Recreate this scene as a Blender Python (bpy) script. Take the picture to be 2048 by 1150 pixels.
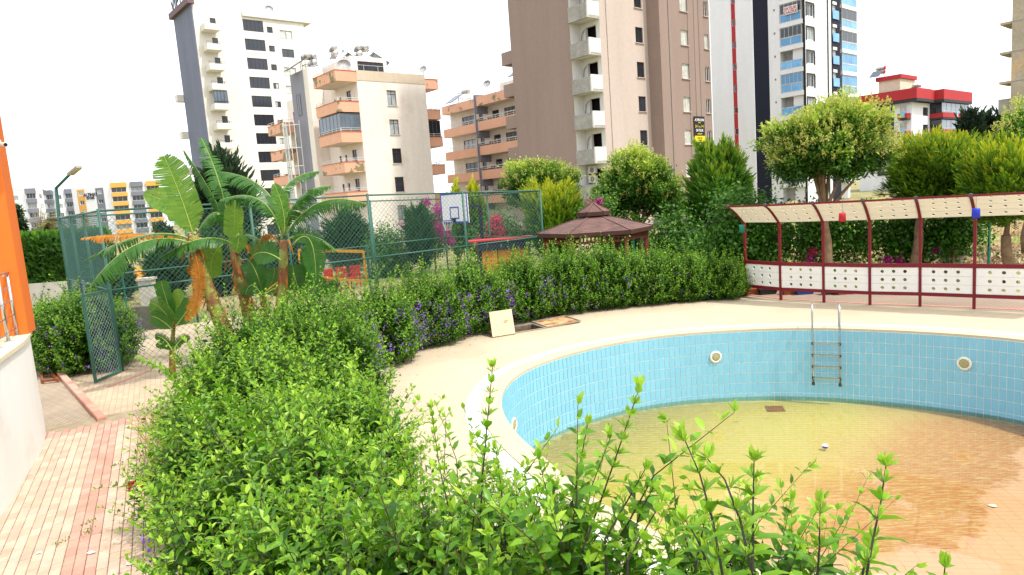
import bpy, bmesh, math, random
import numpy as np
from mathutils import Vector, Matrix

for o in list(bpy.data.objects):
    bpy.data.objects.remove(o)
SC = bpy.context.scene
COL = SC.collection
rnd = random.Random(7)
R = math.radians

# ------------------------------------------------------------------ camera
FPX, PITCH, ROLL, H = 1365.0, R(7.4), R(4.2), 3.4
XA = np.array([math.cos(ROLL), -math.sin(ROLL)*math.sin(PITCH), -math.sin(ROLL)*math.cos(PITCH)])
YA = np.array([math.sin(ROLL), math.cos(ROLL)*math.sin(PITCH), math.cos(ROLL)*math.cos(PITCH)])
FW = np.array([0.0, math.cos(PITCH), -math.sin(PITCH)])
cam = bpy.data.objects.new('camera', bpy.data.cameras.new('camera'))
COL.objects.link(cam)
cam.data.sensor_width = 36.0
cam.data.lens = FPX/2048*36
cam.data.clip_start = 0.05
cam.data.clip_end = 3000
cam.matrix_world = Matrix(((XA[0], YA[0], -FW[0], 0), (XA[1], YA[1], -FW[1], 0), (XA[2], YA[2], -FW[2], H), (0, 0, 0, 1)))
SC.camera = cam

# ------------------------------------------------------------------ sky, sun, exposure
SUN_AZ, SUN_EL = R(122), R(60)          # azimuth clockwise from the view direction
w = bpy.data.worlds.new('World'); SC.world = w; w.use_nodes = True
nt = w.node_tree; nt.nodes.clear()
sky = nt.nodes.new('ShaderNodeTexSky'); sky.sky_type = 'NISHITA'; sky.sun_disc = False
sky.sun_elevation = SUN_EL; sky.sun_rotation = SUN_AZ
sky.air_density = 1.0; sky.dust_density = 6.0; sky.ozone_density = 1.0; sky.altitude = 0
veil = nt.nodes.new('ShaderNodeMix'); veil.data_type = 'RGBA'; veil.blend_type = 'MIX'
veil.inputs[0].default_value = 0.72
veil.inputs[7].default_value = (8.7, 9.1, 9.5, 1)        # thin bright cloud veil over the whole sky
bg = nt.nodes.new('ShaderNodeBackground'); bg.inputs['Strength'].default_value = 0.15
wo = nt.nodes.new('ShaderNodeOutputWorld')
nt.links.new(sky.outputs[0], veil.inputs[6]); nt.links.new(veil.outputs[2], bg.inputs['Color']); nt.links.new(bg.outputs[0], wo.inputs[0])
sl = bpy.data.lights.new('sun', 'SUN'); sl.energy = 2.5; sl.angle = R(2.5); sl.color = (1.0, 0.965, 0.91)
sun = bpy.data.objects.new('sun', sl); COL.objects.link(sun)
sd = Vector((math.sin(SUN_AZ)*math.cos(SUN_EL), math.cos(SUN_AZ)*math.cos(SUN_EL), math.sin(SUN_EL)))
sun.rotation_euler = sd.to_track_quat('Z', 'Y').to_euler()
sun.location = (0, -20, 60)
SC.view_settings.view_transform = 'Standard'; SC.view_settings.look = 'None'
SC.view_settings.gamma = 1.0; SC.view_settings.use_curve_mapping = False
SC.view_settings.exposure = 0.75

# ------------------------------------------------------------------ pixels of the photograph to directions and points
EYE = np.array([0.0, 0.0, H])
def ray(x, y):
    return XA*((x-1024)/FPX) - YA*((y-575)/FPX) + FW
def G(x, y, z=0.0):
    d = ray(x, y); return EYE + d*((z-H)/d[2])
def D(x, y, Y):
    d = ray(x, y); return EYE + d*(Y/d[1])
def project(p):
    q = np.asarray(p, float)-EYE
    zf = q@FW
    return 1024+FPX*(q@XA)/zf, 575-FPX*(q@YA)/zf, zf

# ------------------------------------------------------------------ materials
def lin(h):
    h = h.lstrip('#'); out = []
    for i in (0, 2, 4):
        c = int(h[i:i+2], 16)/255
        out.append(c/12.92 if c <= .04045 else ((c+.055)/1.055)**2.4)
    return out
MATS = {}
def mat(name, col, rough=0.75, var=0.12, scale=3.0, fine=0.06, fscale=60.0, bump=0.0, metal=0.0, spec=0.35, col2=None, c2scale=0.6, c2lo=0.5, c2hi=0.62, coat=0, streak=0.0):
    """plain surface: base colour broken up by large and fine noise, optional patches of col2"""
    if name in MATS: return MATS[name]
    m = bpy.data.materials.new(name); m.use_nodes = True; t = m.node_tree; n = t.nodes
    b = n['Principled BSDF']; b.inputs['Roughness'].default_value = rough; b.inputs['Metallic'].default_value = metal
    b.inputs['Specular IOR Level'].default_value = spec
    if coat: b.inputs['Coat Weight'].default_value = coat
    c = lin(col) if isinstance(col, str) else col
    tc = n.new('ShaderNodeTexCoord')
    geo = n.new('ShaderNodeNewGeometry')
    n1 = n.new('ShaderNodeTexNoise'); n1.inputs['Scale'].default_value = scale; n1.inputs['Detail'].default_value = 4
    n2 = n.new('ShaderNodeTexNoise'); n2.inputs['Scale'].default_value = fscale; n2.inputs['Detail'].default_value = 2
    for q in (n1, n2): t.links.new(geo.outputs['Position'], q.inputs['Vector'])
    if streak:                               # rain streaks: noise drawn out downwards
        mp = n.new('ShaderNodeMapping'); mp.inputs['Scale'].default_value = (1, 1, streak); t.links.new(geo.outputs['Position'], mp.inputs[0]); t.links.new(mp.outputs[0], n1.inputs['Vector']); n1.inputs['Roughness'].default_value = .7
    r1 = n.new('ShaderNodeMapRange'); r1.inputs[1].default_value = .3; r1.inputs[2].default_value = .7; r1.inputs[3].default_value = 1-var; r1.inputs[4].default_value = 1+var
    r2 = n.new('ShaderNodeMapRange'); r2.inputs[1].default_value = .3; r2.inputs[2].default_value = .7; r2.inputs[3].default_value = 1-fine; r2.inputs[4].default_value = 1+fine
    t.links.new(n1.outputs[0], r1.inputs[0]); t.links.new(n2.outputs[0], r2.inputs[0])
    mu = n.new('ShaderNodeMath'); mu.operation = 'MULTIPLY'; t.links.new(r1.outputs[0], mu.inputs[0]); t.links.new(r2.outputs[0], mu.inputs[1])
    sc = n.new('ShaderNodeVectorMath'); sc.operation = 'SCALE'
    t.links.new(mu.outputs[0], sc.inputs['Scale'])
    if col2:
        c2 = lin(col2) if isinstance(col2, str) else col2
        n3 = n.new('ShaderNodeTexNoise'); n3.inputs['Scale'].default_value = c2scale; n3.inputs['Detail'].default_value = 7; n3.inputs['Roughness'].default_value = .62
        t.links.new(geo.outputs['Position'], n3.inputs['Vector'])
        r3 = n.new('ShaderNodeMapRange'); r3.inputs[1].default_value = c2lo; r3.inputs[2].default_value = c2hi
        t.links.new(n3.outputs[0], r3.inputs[0])
        mx = n.new('ShaderNodeMix'); mx.data_type = 'RGBA'
        mx.inputs[6].default_value = (*c, 1); mx.inputs[7].default_value = (*c2, 1)
        t.links.new(r3.outputs[0], mx.inputs[0]); t.links.new(mx.outputs[2], sc.inputs[0])
    else:
        sc.inputs[0].default_value = c
    t.links.new(sc.outputs[0], b.inputs['Base Color'])
    if bump:
        bp = n.new('ShaderNodeBump'); bp.inputs['Strength'].default_value = bump; bp.inputs['Distance'].default_value = 0.02
        t.links.new(n2.outputs[0], bp.inputs['Height']); t.links.new(bp.outputs[0], b.inputs['Normal'])
    MATS[name] = m
    return m
def leafmat(name, dark, mid, tip, trans=0.35, rough=0.45):
    """leaf: colour follows the leaf's own age ('tint', young tips lighter), some light passes through"""
    if name in MATS: return MATS[name]
    m = bpy.data.materials.new(name); m.use_nodes = True; t = m.node_tree; n = t.nodes
    b = n['Principled BSDF']; b.inputs['Roughness'].default_value = rough; b.inputs['Specular IOR Level'].default_value = .35
    at = n.new('ShaderNodeAttribute'); at.attribute_name = 'tint'
    rp = n.new('ShaderNodeValToRGB'); e = rp.color_ramp.elements
    e[0].position = 0; e[0].color = (*lin(dark), 1); e[1].position = 1; e[1].color = (*lin(tip), 1)
    k = rp.color_ramp.elements.new(.5); k.color = (*lin(mid), 1)
    t.links.new(at.outputs['Fac'], rp.inputs[0]); t.links.new(rp.outputs[0], b.inputs['Base Color'])
    tr = n.new('ShaderNodeBsdfTranslucent'); t.links.new(rp.outputs[0], tr.inputs['Color'])
    ms = n.new('ShaderNodeMixShader'); ms.inputs[0].default_value = trans
    t.links.new(b.outputs[0], ms.inputs[1]); t.links.new(tr.outputs[0], ms.inputs[2])
    t.links.new(ms.outputs[0], n['Material Output'].inputs['Surface'])
    MATS[name] = m
    return m

# ------------------------------------------------------------------ mesh helpers (all in world coordinates)
def tag(o, label=None, cat=None, group=None, kind=None):
    if label: o['label'] = label
    if cat: o['category'] = cat
    if group: o['group'] = group
    if kind: o['kind'] = kind
    return o
def thing(name, label, cat, loc=(0, 0, 0), group=None):
    o = bpy.data.objects.new(name, None); COL.objects.link(o); o.location = [float(q) for q in loc]
    o.empty_display_size = .2
    return tag(o, label, cat, group)
def world_loc(o):
    v = Vector((0, 0, 0))
    while o: v += o.location; o = o.parent
    return v
def link(name, me, m, parent=None, smooth=False):
    if m: me.materials.append(m) if not me.materials else None
    o = bpy.data.objects.new(name, me); COL.objects.link(o)
    if parent:
        o.parent = parent
    if smooth: me.polygons.foreach_set('use_smooth', [True]*len(me.polygons))
    return o
class MB:
    def __init__(s): s.v = []; s.f = []
    def add(s, vs, fs):
        k = len(s.v); s.v += [tuple(float(c) for c in p) for p in vs]; s.f += [tuple(i+k for i in f) for f in fs]
        return s
    def obox(s, O, ax, ay, az, lo, hi):
        O, ax, ay, az = [np.asarray(q, float) for q in (O, ax, ay, az)]
        vs = [O+ax*(hi[0] if i & 1 else lo[0])+ay*(hi[1] if i & 2 else lo[1])+az*(hi[2] if i & 4 else lo[2]) for i in range(8)]
        return s.add(vs, [(0, 2, 3, 1), (4, 5, 7, 6), (0, 1, 5, 4), (2, 6, 7, 3), (0, 4, 6, 2), (1, 3, 7, 5)])
    def box(s, lo, hi):
        return s.obox((0, 0, 0), (1, 0, 0), (0, 1, 0), (0, 0, 1), lo, hi)
    def bar(s, a, b, w, h=None, up=(0, 0, 1)):
        """square bar from a to b"""
        a = np.asarray(a, float); b = np.asarray(b, float); d = b-a; L = np.linalg.norm(d); d /= L
        up = np.asarray(up, float); x = np.cross(d, up)
        if np.linalg.norm(x) < 1e-3: x = np.cross(d, (0, 1, 0))
        x /= np.linalg.norm(x); y = np.cross(x, d); h = h or w
        return s.obox(a, d, x, y, (0, -w/2, -h/2), (L, w/2, h/2))
    def tube(s, pts, r, n=8, caps=True):
        pts = [np.asarray(p, float) for p in pts]; k = len(s.v); m = len(pts)
        rr = r if hasattr(r, '__len__') else [r]*m
        prev = None
        for i, p in enumerate(pts):
            d = pts[min(i+1, m-1)]-pts[max(i-1, 0)]; d = d/(np.linalg.norm(d)+1e-9)
            if prev is None:
                x = np.cross(d, (0, 0, 1.0))
                if np.linalg.norm(x) < 1e-2: x = np.cross(d, (1.0, 0, 0))
            else:
                x = prev-d*(prev@d)
            x /= np.linalg.norm(x)+1e-9; prev = x; y = np.cross(d, x)
            for j in range(n):
                a = 2*math.pi*j/n; s.v.append(tuple(p+(x*math.cos(a)+y*math.sin(a))*rr[i]))
        for i in range(m-1):
            for j in range(n):
                a = k+i*n+j; b = k+i*n+(j+1) % n; s.f.append((a, b, b+n, a+n))
        if caps:
            s.f.append(tuple(k+j for j in range(n))[::-1]); s.f.append(tuple(k+(m-1)*n+j for j in range(n)))
        return s
    def prism(s, poly, z0, z1):
        n = len(poly); k = len(s.v)
        s.v += [(float(p[0]), float(p[1]), float(z0)) for p in poly]+[(float(p[0]), float(p[1]), float(z1)) for p in poly]
        for i in range(n):
            j = (i+1) % n; s.f.append((k+i, k+j, k+n+j, k+n+i))
        s.f.append(tuple(k+i for i in range(n))[::-1]); s.f.append(tuple(k+n+i for i in range(n)))
        return s
    def lathe(s, c, prof, n=16, axis=(0, 0, 1)):
        """profile of (radius, height) turned about axis through c"""
        a = Vector(axis).normalized(); x = a.orthogonal().normalized(); y = a.cross(x); c = Vector([float(q) for q in c]); k = len(s.v); m = len(prof)
        for r, h in prof:
            for j in range(n):
                t = 2*math.pi*j/n; s.v.append(tuple(c+a*h+(x*math.cos(t)+y*math.sin(t))*r))
        for i in range(m-1):
            for j in range(n):
                p = k+i*n+j; q = k+i*n+(j+1) % n; s.f.append((p, q, q+n, p+n))
        s.f.append(tuple(k+j for j in range(n))[::-1]); s.f.append(tuple(k+(m-1)*n+j for j in range(n)))
        return s
    def build(s, name, m, parent=None, smooth=False, fix=True):
        off = world_loc(parent) if parent else Vector((0, 0, 0))
        me = bpy.data.meshes.new(name)
        me.from_pydata([(p[0]-off.x, p[1]-off.y, p[2]-off.z) for p in s.v], [], s.f)
        if fix:
            bm = bmesh.new(); bm.from_mesh(me); bmesh.ops.recalc_face_normals(bm, faces=bm.faces); bm.to_mesh(me); bm.free()
        return link(name, me, m, parent, smooth)
def np_mesh(name, V, F, m, parent=None, tint=None, smooth=False):
    """triangles or quads straight from arrays"""
    off = np.array(world_loc(parent)) if parent else np.zeros(3)
    me = bpy.data.meshes.new(name); V = (np.asarray(V, np.float64)-off).astype(np.float32); F = np.asarray(F, np.int32)
    me.vertices.add(len(V)); me.vertices.foreach_set('co', V.ravel())
    nf, k = F.shape
    me.loops.add(nf*k); me.loops.foreach_set('vertex_index', F.ravel())
    me.polygons.add(nf); me.polygons.foreach_set('loop_start', np.arange(0, nf*k, k, dtype=np.int32))
    if tint is not None:
        a = me.attributes.new('tint', 'FLOAT', 'FACE'); a.data.foreach_set('value', np.asarray(tint, np.float32))
    me.update(calc_edges=True)
    me.polygons.foreach_set('use_smooth', np.full(nf, bool(smooth or tint is not None)))
    return link(name, me, m, parent)
def text(name, s, m, parent, P, dx, up, size, depth=.02, align='CENTER', squeeze=1.0, bold=0.0):
    """lettering as thin solid letters: P centre of the baseline, dx reading direction"""
    cu = bpy.data.curves.new(name, 'FONT'); cu.body = s; cu.size = 1; cu.align_x = align; cu.extrude = depth/2/size
    cu.resolution_u = 3; cu.offset = bold
    o = bpy.data.objects.new(name+'_c', cu); COL.objects.link(o)
    dg = bpy.context.evaluated_depsgraph_get(); me = bpy.data.meshes.new_from_object(o.evaluated_get(dg))
    bpy.data.objects.remove(o)
    dx = Vector([float(q) for q in dx]).normalized(); up = Vector([float(q) for q in up]).normalized(); nz = dx.cross(up)
    P = Vector([float(q) for q in P]); off = world_loc(parent)
    for v in me.vertices:
        c = v.co.copy(); v.co = P+(dx*c.x*squeeze+up*c.y+nz*c.z)*size-off
    me.materials.clear()
    return link(name, me, m, parent)
def split_pieces(items, n=300):
    """the n pieces that show largest in the picture, and the rest"""
    sc = []
    for i, it in enumerate(items):
        x, y, zf = project(it[0])
        vis = zf > 0 and -10 < x < 2058 and -10 < y < 1160
        sc.append(((0 if vis else 1), zf, i))
    sc.sort()
    a = {i for v, _, i in sc[:n] if v == 0}
    return [items[i] for i in range(len(items)) if i in a], [items[i] for i in range(len(items)) if i not in a]
def unit_tile(name, sx, sy, sz, bev=.0):
    """a slab with bevelled top edges, centred in x and y, z from 0 to sz"""
    b = bev; hx, hy = sx/2, sy/2
    v = [(-hx, -hy, 0), (hx, -hy, 0), (hx, hy, 0), (-hx, hy, 0), (-hx, -hy, sz-b), (hx, -hy, sz-b), (hx, hy, sz-b), (-hx, hy, sz-b),
         (-hx+b, -hy+b, sz), (hx-b, -hy+b, sz), (hx-b, hy-b, sz), (-hx+b, hy-b, sz)]
    f = [(8, 9, 10, 11)]
    for i in range(4):
        j = (i+1) % 4; f += [(i, j, j+4, i+4), (i+4, j+4, j+8, i+8)]
    me = bpy.data.meshes.new(name); me.from_pydata(v, [], f); return me
def lay_pieces(name, me, items, parent, m, rest_name, n=300):
    """items: (centre, 4x4 matrix, material or None); the largest n become parts, the rest one joined part"""
    near, far = split_pieces(items, n)
    cache = {}
    for c, M, mm in near:
        mm = mm or m
        if mm.name not in cache:
            q = me.copy(); q.materials.append(mm); cache[mm.name] = q
        o = bpy.data.objects.new(name, cache[mm.name]); COL.objects.link(o); o.matrix_world = M; o.parent = parent
    V0 = np.array([v.co[:] for v in me.vertices]); polys = [tuple(p.vertices) for p in me.polygons]
    by = {}
    for c, M, mm in far: by.setdefault((mm or m).name, []).append(np.array(M))
    for k, Ms in by.items():
        Ms = np.array(Ms); V = np.einsum('nij,kj->nki', Ms[:, :3, :3], V0)+Ms[:, None, :3, 3]
        P = np.array(polys); nv = len(V0)
        F = (P[None]+(np.arange(len(Ms))*nv)[:, None, None]).reshape(-1, 4)
        o = np_mesh(rest_name, V.reshape(-1, 3), F, MATS[k], parent); o['kind'] = 'stuff'
def MX(x, y, z):
    """matrix with the given axes and origin set later"""
    return lambda p: Matrix(((x[0], y[0], z[0], p[0]), (x[1], y[1], z[1], p[1]), (x[2], y[2], z[2], p[2]), (0, 0, 0, 1)))
# ================================================================== the setting
GREY = mat('concrete', '#a8a298', .85, .12, 1.5, .08, 40, .15)
m_ground = mat('dry_ground', '#8f7f58', .95, .25, .4, .2, 12, .4, col2='#5d6b2c', c2scale=.35, c2lo=.45, c2hi=.6)
# cut a hole for the pool: the ground is a ring of quads round it instead
PC = np.array([4.85, 10.3])
rim_px = [(1440, 1120), (1280, 1050), (1150, 970), (1090, 915), (1020, 850), (1002, 800), (1010, 775), (1050, 740), (1150, 705), (1300, 675), (1450, 662), (1600, 657), (1750, 660), (1900, 668), (2048, 680)]
kn = []
for p in rim_px:
    g = G(*p)[:2]-PC; kn.append((math.atan2(g[1], g[0]) % (2*math.pi), np.linalg.norm(g)))
for a, r in ((5, 5.35), (345, 5.4), (325, 5.4), (305, 5.35), (285, 5.2), (265, 5.1)):
    kn.append((R(a), r))
kn.sort(); ka = np.array([k[0] for k in kn]); kr = np.array([k[1] for k in kn])
NP = 360
th = np.arange(NP)*2*math.pi/NP
rr = np.interp(th, np.r_[ka-2*math.pi, ka, ka+2*math.pi], np.r_[kr, kr, kr])
for _ in range(30): rr = (np.roll(rr, 1)+rr*2+np.roll(rr, -1))/4
def ring(off):
    return np.stack([PC[0]+(rr+off)*np.cos(th), PC[1]+(rr+off)*np.sin(th)], 1)
def ring_mesh(name, a, b, za, zb, m, **k):
    V = np.concatenate([np.c_[a, np.full(NP, za)], np.c_[b, np.full(NP, zb)]])
    i = np.arange(NP); j = (i+1) % NP
    return np_mesh(name, V, np.stack([i, j, j+NP, i+NP], 1), m, **k)
def ray_poly(poly):
    """distance from pool centre to a polygon round it, for every angle"""
    out = np.full(NP, 1e9); P = np.array(poly, float)
    for i in range(len(P)):
        a = P[i]-PC; b = P[(i+1) % len(P)]-PC; e = b-a
        for k in range(NP):
            d = np.array([math.cos(th[k]), math.sin(th[k])]); den = d[0]*e[1]-d[1]*e[0]
            if abs(den) < 1e-9: continue
            t = (a[0]*e[1]-a[1]*e[0])/den; s_ = (a[0]*d[1]-a[1]*d[0])/den
            if t > 0 and -1e-6 <= s_ <= 1+1e-6: out[k] = min(out[k], t)
    return np.stack([PC[0]+out*np.cos(th), PC[1]+out*np.sin(th)], 1)
far_ring = np.stack([PC[0]+1400*np.cos(th), PC[1]+1400*np.sin(th)], 1)
gr_o = tag(ring_mesh('ground', ring(.5), far_ring, -.03, -.03, m_ground), kind='structure')

# pool deck of pale plaster
m_deck = mat('deck_plaster', '#b2a38a', .85, .05, .5, .05, 90, .12, col2='#ad967c', c2scale=.45, c2lo=.5, c2hi=.75)
PERG = [G(x, y)[:2] for x, y in ((1493, 592), (1562, 600), (1648, 605), (1740, 610), (1840, 613), (1948, 618))]
PERG.append(PERG[-1]+(PERG[-1]-PERG[-2])*1.05); PERG.append(PERG[-1]+(PERG[-1]-PERG[-2])+np.array([.02, -.1]))
deck_poly = [(-3.4, 1.0), (-4.0, 6), (-4.6, 8), (-5.3, 11), (-5.1, 13), (-4.3, 15.3), (-2.2, 17.8), (.2, 19.6), (6.6, 20.25)]+[tuple(p+np.array([.03, .03])) for p in PERG]+[(15, 9), (15, .5)]
dk_o = tag(ring_mesh('pool_deck', ring(.62), ray_poly(deck_poly), 0, 0, m_deck), kind='structure')
m_cop = mat('coping_stone', '#b8a88c', .7, .06, 1.2, .05, 70, .1)
cp = ring_mesh('pool_coping', ring(-.012), ring(.34), .012, .012, m_cop); tag(cp, kind='structure')
e1 = ring_mesh('coping_edge', ring(-.012), ring(-.012), -.03, .012, m_cop, parent=cp)
e2 = ring_mesh('coping_outer_edge', ring(.34), ring(.34), -.05, .012, m_cop, parent=cp)
m_gr = mat('grating_plastic', '#d9d6cc', .5, .03)
m_gut = mat('gutter', '#77736a', .8, .1)
gt = ring_mesh('overflow_channel', ring(.34), ring(.62), -.03, -.03, m_gut); tag(gt, kind='structure')
a_, b_ = ring(.345), ring(.615)
V = []; F = []
tot = 1500
tt = np.linspace(0, NP, tot, endpoint=False); aa = np.r_[a_, a_[:1]]; bb = np.r_[b_, b_[:1]]
for t in tt:
    i = int(t); f = t-i; p = aa[i]*(1-f)+aa[i+1]*f; q = bb[i]*(1-f)+bb[i+1]*f; d = q-p; d /= np.linalg.norm(d); s_ = np.array([-d[1], d[0]])*.0078
    k = len(V)
    for (x, zz) in ((-1, -.02), (-1, .002), (1, .002), (1, -.02)):
        for e in (p, q): V.append((*(e+s_*x), zz))
    F += [(k, k+1, k+3, k+2), (k+2, k+3, k+5, k+4), (k+4, k+5, k+7, k+6)]
gb = np_mesh('grating_bars', V, F, m_gr, gt); gb['kind'] = 'stuff'

# pool wall: grout backing with single tiles
WATER = -1.60
EDGE_P = G(1586, 1096, WATER)[:2]; EDGE_Q = G(1933, 1106, WATER)[:2]; EDGE_S = G(2036, 940, WATER)[:2]
ed = (EDGE_Q-EDGE_P)/np.linalg.norm(EDGE_Q-EDGE_P); en = np.array([-ed[1], ed[0]])
def floor_z(x, y):
    return WATER-.013*((x-EDGE_P[0])*en[0]+(y-EDGE_P[1])*en[1])
m_grout = mat('pool_grout', '#dfe6e2', .9, .08)
pw = ring_mesh('pool_wall', ring(0), ring(0), -2.2, .0, m_grout); tag(pw, kind='structure')
blues = [mat('pool_tile_%d' % i, c, .55, .02, 1.0, .015, 40, spec=.2) for i, c in enumerate(('#7cb3c6', '#7ab1c5', '#7fb5c8', '#7bb2c6'))]
r0 = ring(0); seg = np.linalg.norm(np.roll(r0, -1, 0)-r0, axis=1); cum = np.r_[0, np.cumsum(seg)]
PERIM = cum[-1]; ncol = round(PERIM/.127); pit = PERIM/ncol
rc = np.r_[r0, r0[:1]]
def rim_at(s):
    s = s % PERIM; i = min(np.searchsorted(cum, s, 'right')-1, NP-1); f = (s-cum[i])/seg[i]
    return rc[i]*(1-f)+rc[i+1]*f
items = []
for c in range(ncol):
    p = rim_at((c+.5)*pit); q0 = rim_at(c*pit+.02); q1 = rim_at((c+1)*pit-.02); t = q1-q0; t /= np.linalg.norm(t); n_ = np.array([-t[1], t[0]])
    if n_@(PC-p) < 0: n_ = -n_
    fz = floor_z(*p)
    for r in range(8):
        zc = -.045-.244*(r+.5)
        if zc+.12 < fz: continue
        P3 = (p[0]+n_[0]*.002, p[1]+n_[1]*.002, zc)
        items.append((P3, MX((t[0], t[1], 0), (0, 0, 1), (n_[0], n_[1], 0))(P3), blues[rnd.randrange(4)]))
me = unit_tile('tile', pit-.013, .230, .009, .0015)
vis = []; hid = []
for it in items:
    n_ = PC-np.array(it[0][:2]); v = -np.array(it[0][:2])
    (vis if n_@v > 0 else hid).append(it)
near, far = split_pieces(vis, 300)
lay_pieces('tile', me, near, pw, blues[0], 'far_tiles', 300)
lay_pieces('tile', me, far+hid, pw, blues[0], 'far_tiles', 0)

# pool floor: tiles stained by sediment left by the green water
def floor_mat(nm='pool_floor_tile', pale=0.0):
    m = bpy.data.materials.new(nm); m.use_nodes = True; t = m.node_tree; n = t.nodes; b = n['Principled BSDF']
    geo = n.new('ShaderNodeNewGeometry')
    dot = n.new('ShaderNodeVectorMath'); dot.operation = 'DOT_PRODUCT'; dot.inputs[1].default_value = (en[0], en[1], 0)
    t.links.new(geo.outputs['Position'], dot.inputs[0])
    sub = n.new('ShaderNodeMath'); sub.operation = 'SUBTRACT'; sub.inputs[1].default_value = float(EDGE_P@en); t.links.new(dot.outputs['Value'], sub.inputs[0])
    def noise(sc, det=5, stretch=None):
        q = n.new('ShaderNodeTexNoise'); q.inputs['Scale'].default_value = sc; q.inputs['Detail'].default_value = det; q.inputs['Roughness'].default_value = .65
        if stretch:
            mp = n.new('ShaderNodeMapping'); mp.inputs['Rotation'].default_value = (0, 0, -math.atan2(ed[1], ed[0])); mp.inputs['Scale'].default_value = stretch
            t.links.new(geo.outputs['Position'], mp.inputs[0]); t.links.new(mp.outputs[0], q.inputs['Vector'])
        else: t.links.new(geo.outputs['Position'], q.inputs['Vector'])
        return q
    def madd(x, k, c):
        q = n.new('ShaderNodeMath'); q.operation = 'MULTIPLY_ADD'; q.inputs[1].default_value = k; q.inputs[2].default_value = c; t.links.new(x, q.inputs[0]); return q.outputs[0]
    def plus(x, y):
        q = n.new('ShaderNodeMath'); q.operation = 'ADD'; t.links.new(x, q.inputs[0]); t.links.new(y, q.inputs[1]); return q.outputs[0]
    ea = (EDGE_S-EDGE_Q)/np.linalg.norm(EDGE_S-EDGE_Q); na = np.array([-ea[1], ea[0]])
    dot2 = n.new('ShaderNodeVectorMath'); dot2.operation = 'DOT_PRODUCT'; dot2.inputs[1].default_value = (na[0], na[1], 0); t.links.new(geo.outputs['Position'], dot2.inputs[0])
    sb2 = n.new('ShaderNodeMath'); sb2.operation = 'SUBTRACT'; sb2.inputs[1].default_value = float(EDGE_Q@na); t.links.new(dot2.outputs['Value'], sb2.inputs[0])
    mn = n.new('ShaderNodeMath'); mn.operation = 'SMOOTH_MIN'; mn.inputs[2].default_value = .3; t.links.new(sub.outputs[0], mn.inputs[0]); t.links.new(sb2.outputs[0], mn.inputs[1])
    d = plus(mn.outputs[0], madd(noise(.8).outputs[0], 1.5, -.75)); d = plus(d, madd(noise(7, 3).outputs[0], .5, -.25))
    mr = n.new('ShaderNodeMapRange'); mr.inputs[1].default_value = -1; mr.inputs[2].default_value = 7
    hue = plus(sb2.outputs[0], madd(noise(.55).outputs[0], 2.4, -1.2)); t.links.new(hue, mr.inputs[0])
    rp = n.new('ShaderNodeValToRGB'); e = rp.color_ramp.elements
    e[0].position = .0; e[0].color = (*lin('#9c663e'), 1); e[1].position = 1; e[1].color = (*lin('#847a30'), 1)
    for pos, c in ((.16, '#a06a42'), (.32, '#a97a52'), (.44, '#b09862'), (.56, '#aca25c'), (.75, '#a0963e')):
        k = e.new(pos); k.color = (*lin(c), 1)
    t.links.new(mr.outputs[0], rp.inputs[0])
    dry = n.new('ShaderNodeMapRange'); dry.inputs[1].default_value = .0; dry.inputs[2].default_value = .12; t.links.new(d, dry.inputs[0])
    # pale streaks along the tile rows and dark specks of leaf litter
    st = noise(9, 4, (.6, 5, 1)); s2 = n.new('ShaderNodeMapRange'); s2.inputs[1].default_value = .46; s2.inputs[2].default_value = .62; t.links.new(st.outputs[0], s2.inputs[0])
    mx = n.new('ShaderNodeMix'); mx.data_type = 'RGBA'; mx.inputs[7].default_value = (*lin('#b9ab84'), 1); t.links.new(rp.outputs[0], mx.inputs[6])
    sm = n.new('ShaderNodeMath'); sm.operation = 'MULTIPLY'; sm.inputs[1].default_value = .75; t.links.new(s2.outputs[0], sm.inputs[0]); t.links.new(sm.outputs[0], mx.inputs[0])
    dk = noise(2.3, 8); s3 = n.new('ShaderNodeMapRange'); s3.inputs[1].default_value = .60; s3.inputs[2].default_value = .72; t.links.new(dk.outputs[0], s3.inputs[0])
    mr2 = n.new('ShaderNodeMapRange'); mr2.inputs[1].default_value = 2.2; mr2.inputs[2].default_value = 5.0; t.links.new(d, mr2.inputs[0])
    sm2 = n.new('ShaderNodeMath'); sm2.operation = 'MULTIPLY'; t.links.new(s3.outputs[0], sm2.inputs[0]); t.links.new(mr2.outputs[0], sm2.inputs[1])
    sm3 = n.new('ShaderNodeMath'); sm3.operation = 'MULTIPLY'; sm3.inputs[1].default_value = .6; t.links.new(sm2.outputs[0], sm3.inputs[0])
    my = n.new('ShaderNodeMix'); my.data_type = 'RGBA'; my.inputs[7].default_value = (*lin('#5d5420'), 1)
    t.links.new(sm3.outputs[0], my.inputs[0]); t.links.new(mx.outputs[2], my.inputs[6]); pg = n.new('ShaderNodeMix'); pg.data_type = 'RGBA'; pg.inputs[0].default_value = pale; pg.inputs[7].default_value = (*lin('#c9bc98'), 1); t.links.new(my.outputs[2], pg.inputs[6])
    cl_ = n.new('ShaderNodeMix'); cl_.data_type = 'RGBA'; cl_.inputs[6].default_value = (*lin('#b9967f'), 1); t.links.new(dry.outputs[0], cl_.inputs[0]); t.links.new(pg.outputs[2], cl_.inputs[7]); t.links.new(cl_.outputs[2], b.inputs['Base Color'])
    b.inputs['Roughness'].default_value = .6
    MATS[nm] = m; return m
m_pf = floor_mat()
m_pg = floor_mat('pool_floor_grout', .32)
b0 = ring(-.0)
zf = [floor_z(*p)-.008 for p in b0]
V = [(*p, z) for p, z in zip(b0, zf)]+[(PC[0], PC[1], floor_z(*PC)-.008)]
fl = np_mesh('pool_floor', V, [(i, (i+1) % NP, NP) for i in range(NP)], m_pg); tag(fl, kind='structure')
sl_ = .013
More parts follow.
